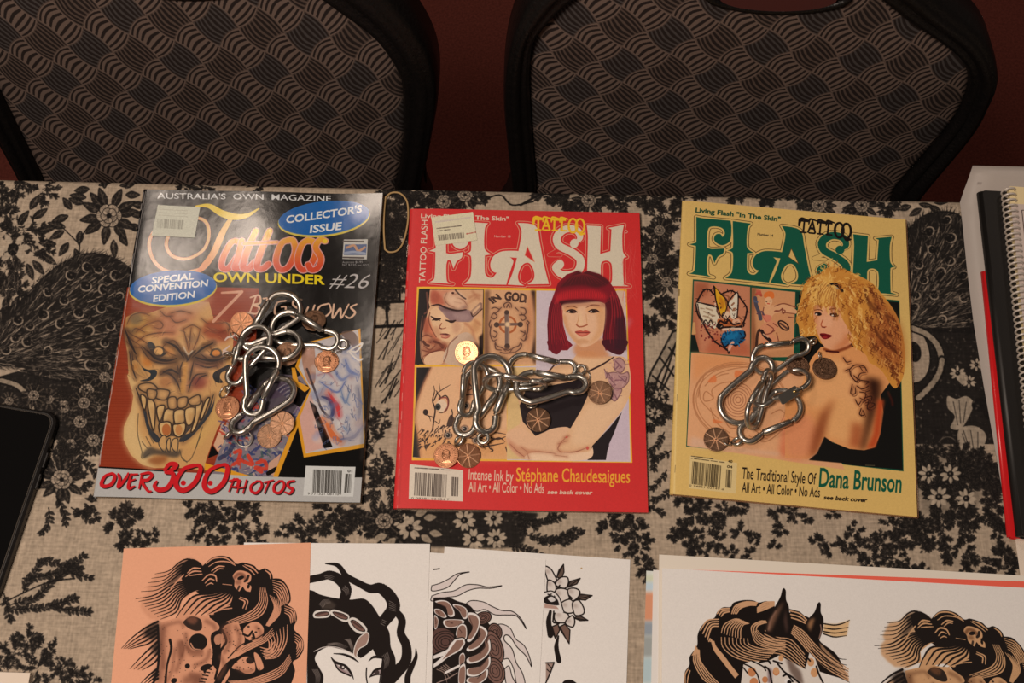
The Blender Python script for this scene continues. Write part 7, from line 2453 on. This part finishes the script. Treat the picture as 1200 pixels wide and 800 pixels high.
# --- pile on the red magazine
snap_hook((573, 430), 4.0, (540, 511), 3.6, 6, 'steel snap hook lowest in the pile on the red magazine, above a plain penny', G2, 1, True, 40)
snap_hook((562, 424), 12, (543, 487), 8, -28, 'steel snap hook standing left in the pile on the red magazine', G2, -1, False)
snap_hook((579, 416), 14, (567, 508), 8, -18, 'steel snap hook in the middle of the pile on the red magazine', G2, 1, True, 30)
snap_hook((594, 433), 3.4, (676, 433), 3.6, 0, 'upper of two steel snap hooks lying along the red-haired woman\'s shoulder', G2, 1, True, 20)
snap_hook((603, 455), 9, (688, 449), 8, -8, 'steel snap hook lying over the black top, lower one of two', G2, 1, False)
snap_hook((566, 447), 17, (640, 452), 14, 78, 'steel snap hook lying edge on like a bar across the red magazine', G2, 1, False)
coin((547, 413), 6, 20, 240, 'bust', 'bright copper penny charm at the top of the pile on the red magazine', K2, ring=((563, 422), 8, 4.0, 30, 60))
coin((523, 534), 2.8, 6, 200, 'bust', 'copper penny charm at the lower left, over the corner of the bar code', K2)
coin((549, 534), 1.4, 12, 320, 'spoke', 'copper penny charm with grooves, tucked right of a plain penny near the bar code', K2, False, ring=((562, 520), 6, 4.6, 70, 40))
coin((631, 492), 1.6, 8, 300, 'spoke', 'brown penny charm with grooves, on the woman\'s black top', K2, True, ring=((623, 474), 5, 4.2, 35, 100))
coin((703, 460), 1.6, 8, 220, 'spoke', 'brown penny charm with grooves, beside the flower tattoo on the arm', K2, True, ring=((687, 440), 4, 4.4, 40, 0), spin=15)

# --- pile on the cream magazine
snap_hook((881, 428), 4, (948, 402), 7, 22, 'steel snap hook at the top of the pile, narrow end at the curly hair', G3, 1, True, 50)
snap_hook((852, 493), 4, (901, 420), 9, 8, 'steel snap hook at the left of the pile on the cream magazine', G3, -1, False)
snap_hook((946, 436), 8, (884, 474), 6, 34, 'steel snap hook tilted in the right of the pile on the cream magazine', G3, 1, False)
snap_hook((934, 464), 5, (868, 514), 4, 4, 'steel snap hook at the bottom of the pile, narrow end near a brown penny', G3, 1, True, 40)
snap_hook((877, 500), 17, (903, 434), 16, 58, 'steel snap hook standing on edge across the pile on the cream magazine', G3, 1, False)
coin((839, 515), 1.4, 6, 200, 'spoke', 'brown penny charm with grooves, left of the pile on the cream magazine', K3, True, ring=((852, 518), 3, 3.6, 40, 60))
coin((966, 432), 1.4, 6, 90, 'bust', 'dark brown penny charm on the bare shoulder right of the pile', K3, True, ring=((961, 417), 4, 3.4, 60, 0))
coin((934, 428), 1.4, 10, 60, 'bust', 'copper penny half hidden under the right of the pile on the cream magazine', K3, True)
# folded metal tag with a brass rivet
a = at(911, 471, 15 * MM); b = at(937, 455, 14 * MM)
X = (b - a).normalized(); Y = Vector((0, 0, 1)).cross(X).normalized(); N = X.cross(Y)
tagv, tagf = rounded_box(19 * MM, 8.5 * MM, 1.2 * MM, 1.6 * MM, 4, .3 * MM)
_t = mesh_obj('metal_tag', tagv, tagf, m_steel)
_t.matrix_world = Matrix.Translation((a + b) / 2) @ Matrix((X, Y, N)).transposed().to_4x4() @ Matrix.Rotation(math.radians(16), 4, 'X')
tag(_t, 'small flat steel tag with a brass rivet at the right of the pile', 'tag')
v, f = lathe([(1.5 * MM, 1.0 * MM), (1.5 * MM, 1.5 * MM), (1.0 * MM, 2.0 * MM), (.1 * MM, 2.2 * MM)], 16)
_rv = mesh_obj('rivet', v, f, m_brass, _t, True)
_rv.location = (6.2 * MM, 0, 0)
_rv['label'] = 'brass rivet'

# ================================================================== elastic loop between two magazines
D = Z(420, 220, 3.077)
loop = smooth(D('98,34 120,18 150,20 174,46 180,90 176,140 162,196 140,226 112,232 96,222'), False, 6)
loop = np.vstack([loop, smooth(D('96,222 92,160 93,90 98,34'), False, 6)[1:-1]])
v, f = tube([at(x, y, -0.0033) for x, y in loop], 0.00085, 8, True)
lo = mesh_obj('elastic_loop', v, f, new_mat('tan_elastic', L8(176, 146, 100), 0.8), None, True)
tag(lo, 'thin tan elastic loop lying between the black and the red magazine', 'elastic band')

# ================================================================== phone at the left edge
ga, gb = ground([(69, 484)], 0.004)[0], ground([(-6, 705)], 0.004)[0]
d = (ga - gb) / np.linalg.norm(ga - gb)
ang = math.atan2(d[1], d[0]) - math.pi / 2
e = np.array([math.cos(ang), math.sin(ang)])
pw, phh = 0.077, 0.160
c = ga - e * pw / 2 - d * phh / 2
phone = empty('phone', (c[0], c[1], ZCLOTH + 0.0002), ang)
tag(phone, 'black phone lying face up at the left edge of the table', 'phone')
m_case = new_mat('black_case', L8(22, 20, 20), 0.45)
m_glass = new_mat('dark_screen', L8(10, 10, 11), 0.08, 0, 0.5, 0.3)
m_rim = new_mat('grey_rim', L8(96, 90, 84), 0.3, 0.9)
v, f = rounded_box(pw, phh, 0.0085, 0.011, 8, 0.0018)
mesh_obj('case', v, f, m_case, phone)
v, f = rounded_box(pw - 0.0054, phh - 0.0054, 0.0009, 0.0092, 8, 0.0002)
o = mesh_obj('rim', v, f, m_rim, phone); o.location = (0, 0, 0.0082)
v, f = rounded_box(pw - 0.0072, phh - 0.0072, 0.0010, 0.0085, 8, 0.0002)
o = mesh_obj('screen', v, f, m_glass, phone); o.location = (0, 0, 0.0086)
for y in (0.022, 0.040):
    v, f = rounded_box(0.0024, 0.013, 0.003, 0.0011, 4, 0.0003)
    o = mesh_obj('side_button', v, f, m_case, phone); o.location = (pw / 2 + 0.0002, y, 0.003)

# ================================================================== stack of cards in the lower left corner
fr = Frame.topleft((-70, 786), (30, 789), 0.068, 0.05, 0.002)
cs = fr.centre()
st = empty('card_stack', (cs[0], cs[1], ZCLOTH + 0.0002), fr.ang)
tag(st, 'small stack of white cards in the near left corner', 'cards', None)
rnd = random.Random(2)
for k in range(8):
    o = sheet('card', fr, (m_edge, m_edge), st, 0.0007, 0.00075 * k)
    o.location = (rnd.uniform(-.0006, .0006), rnd.uniform(-.0006, .0006), 0)

# ================================================================== books and sleeves at the right edge
def left_edge_frame(tl, bl, W, z):
    g = ground([tl, bl], z)
    d = g[0] - g[1]
    a = math.atan2(d[1], d[0]) - math.pi / 2
    return Frame(g[1], a, W, float(np.linalg.norm(d)), z)


def put(o, fr, z):
    c = fr.centre()
    o.location = (c[0], c[1], ZCLOTH + z)
    o.rotation_euler = (0, 0, fr.ang)
    return o


# loose white sheet beyond the folder
fr = left_edge_frame((1186, 605), (1198, 690), 0.12, -0.004)
ws = put(sheet('paper_sheet', fr, (m_edge, m_edge), None, 0.0003), fr, 0.0003)
tag(ws, 'white sheet of paper at the right edge below the red folder', 'paper')

# frosted plastic sleeve
m_plast = bpy.data.materials.new('frosted_plastic')
m_plast.use_nodes = True
nt = m_plast.node_tree
b = nt.nodes['Principled BSDF']
b.inputs['Base Color'].default_value = L8(214, 206, 200)
b.inputs['Roughness'].default_value = 0.35
tr = nt.nodes.new('ShaderNodeBsdfTransparent')
ms = nt.nodes.new('ShaderNodeMixShader')
ms.inputs[0].default_value = 0.62
nt.links.new(tr.outputs[0], ms.inputs[1])
nt.links.new(b.outputs[0], ms.inputs[2])
nt.links.new(ms.outputs[0], nt.nodes['Material Output'].inputs['Surface'])
out = [(1140, 194, .008), (1136, 206, .005), (1130, 222, .001), (1125, 237, -.002), (1128, 262, -.0034), (1133, 312, -.0034), (1141, 378, -.0034), (1153, 452, -.0034), (1167, 530, -.0034), (1181, 612, -.0034)]
V, F = [], []
NC = 8
for (x, y, z) in out:
    a = at(x, y, z)
    for k in range(NC):
        V.append(a + Vector((0.165 * k / (NC - 1), 0.0, (-(z + .0034) * min(1, k / 3) if z < .0015 else 0))))
for j in range(len(out) - 1):
    for k in range(NC - 1):
        q = j * NC + k
        F.append((q, q + NC, q + NC + 1, q + 1))
n = len(V)
V += [v - Vector((0, 0, 0.0006)) for v in V]
F += [tuple(n + i for i in q[::-1]) for q in F]
rim = [j * NC for j in range(len(out))] + [(len(out) - 1) * NC + k for k in range(1, NC)] + [j * NC + NC - 1 for j in range(len(out) - 2, -1, -1)] + [k for k in range(NC - 2, 0, -1)]
F += [(a, n + a, n + b_, b_) for a, b_ in zip(rim, rim[1:] + rim[:1])]
sv = mesh_obj('plastic_sleeve', V, F, m_plast, None, True)
tag(sv, 'frosted clear plastic sleeve under the red folder and the black book', 'sleeve')

# red folder
m_red = new_mat('red_plastic', L8(214, 34, 38), 0.3, 0, 0.5)
fr = left_edge_frame((1151, 318), (1182, 631), 0.19, -0.001)
fo = empty('folder', (fr.centre()[0], fr.centre()[1], ZCLOTH + 0.0018), fr.ang)
tag(fo, 'red plastic folder under the black book at the right edge', 'folder')
v, f = rounded_box(fr.W, fr.H, 0.0009, 0.003, 4, 0.0002)
mesh_obj('back_flap', v, f, m_red, fo)
v, f = tube([(-fr.W / 2 + .0005, -fr.H / 2 + .001, 0.0022), (-fr.W / 2 + .0005, fr.H / 2 - .001, 0.0022)], 0.0022, 10)
mesh_obj('spine', v, f, m_red, fo, True)
v, f = rounded_box(fr.W, fr.H, 0.0009, 0.003, 4, 0.0002)
o = mesh_obj('front_flap', v, f, m_red, fo); o.location = (0, 0, 0.0036)
v, f = rounded_box(fr.W - .006, fr.H + .001, 0.0024, 0.001, 2)
o = mesh_obj('papers', v, f, m_edge, fo); o.location = (0.003, 0, 0.0010)

# black hardcover book
m_blk = new_mat('black_cover', L8(20, 18, 17), 0.5)
fr = left_edge_frame((1150, 224), (1197, 629), 0.19, 0.009)
bk = empty('book', (fr.centre()[0], fr.centre()[1], ZCLOTH + 0.0066), fr.ang)
tag(bk, 'black hardcover book on the red folder, under the spiral booklet', 'book')
v, f = rounded_box(fr.W, fr.H, 0.0018, 0.003, 4, 0.0005)
mesh_obj('back_cover', v, f, m_blk, bk)
o = mesh_obj('front_cover', v, f, m_blk, bk); o.location = (0, 0, 0.0076)
v, f = rounded_box(fr.W - .006, fr.H - .006, 0.0056, 0.002, 3)
o = mesh_obj('pages', v, f, new_mat('pages_of_book', L8(196, 184, 160), .8), bk); o.location = (0.002, 0, 0.0019)
v, f = tube([(-fr.W / 2 + .0012, -fr.H / 2 + .001, 0.0047), (-fr.W / 2 + .0012, fr.H / 2 - .001, 0.0047)], 0.0046, 12)
mesh_obj('spine', v, f, m_blk, bk, True)
zb = 0.0066 + 0.0095

# spiral bound booklet
fr = left_edge_frame((1183, 217), (1223, 600), 0.16, 0.018)
sp = empty('spiral_booklet', (fr.centre()[0], fr.centre()[1], ZCLOTH + zb), fr.ang)
tag(sp, 'spiral bound booklet with a white coil and pale cover on the black book', 'booklet')
v, f = rounded_box(fr.W, fr.H, 0.0050, 0.002, 3)
o = mesh_obj('pages', v, f, new_mat('cream_pages', L8(232, 214, 168), .7), sp)
v, f = rounded_box(fr.W, fr.H - 0.018, 0.0005, 0.001, 3)
o = mesh_obj('cover', v, f, new_mat('pale_cover', L8(206, 192, 186), .5), sp); o.location = (0, -0.009, 0.0051)
w2, h2 = fr.W / 2 - .009, (fr.H - .018) / 2 - .006
v, f = join(*[tube([a, b], 0.0005, 6) for a, b in (((-w2, -h2, 0), (-w2, h2, 0)), ((-w2, h2, 0), (w2, h2, 0)), ((w2, h2, 0), (w2, -h2, 0)), ((w2, -h2, 0), (-w2, -h2, 0)))])
o = mesh_obj('printed_border', v, f, new_mat('border_ink', L8(70, 58, 54), .6), sp); o.location = (0, -0.009, 0.0054)
turns = int(fr.H / 0.0056)
R = 0.0058
P = []
for k in range(turns * 14):
    a = 2 * math.pi * k / 14
    P.append((-fr.W / 2 + 0.0005 - 0.0018 + R * math.cos(a), fr.H / 2 - 0.004 - 0.0056 * k / 14, 0.0032 + R * .95 * math.sin(a) + 0.0022))
v, f = tube(P, 0.0009, 7)
mesh_obj('coil', v, f, new_mat('white_coil', L8(206, 198, 190), 0.3, 0.1, 0.6), sp, True)
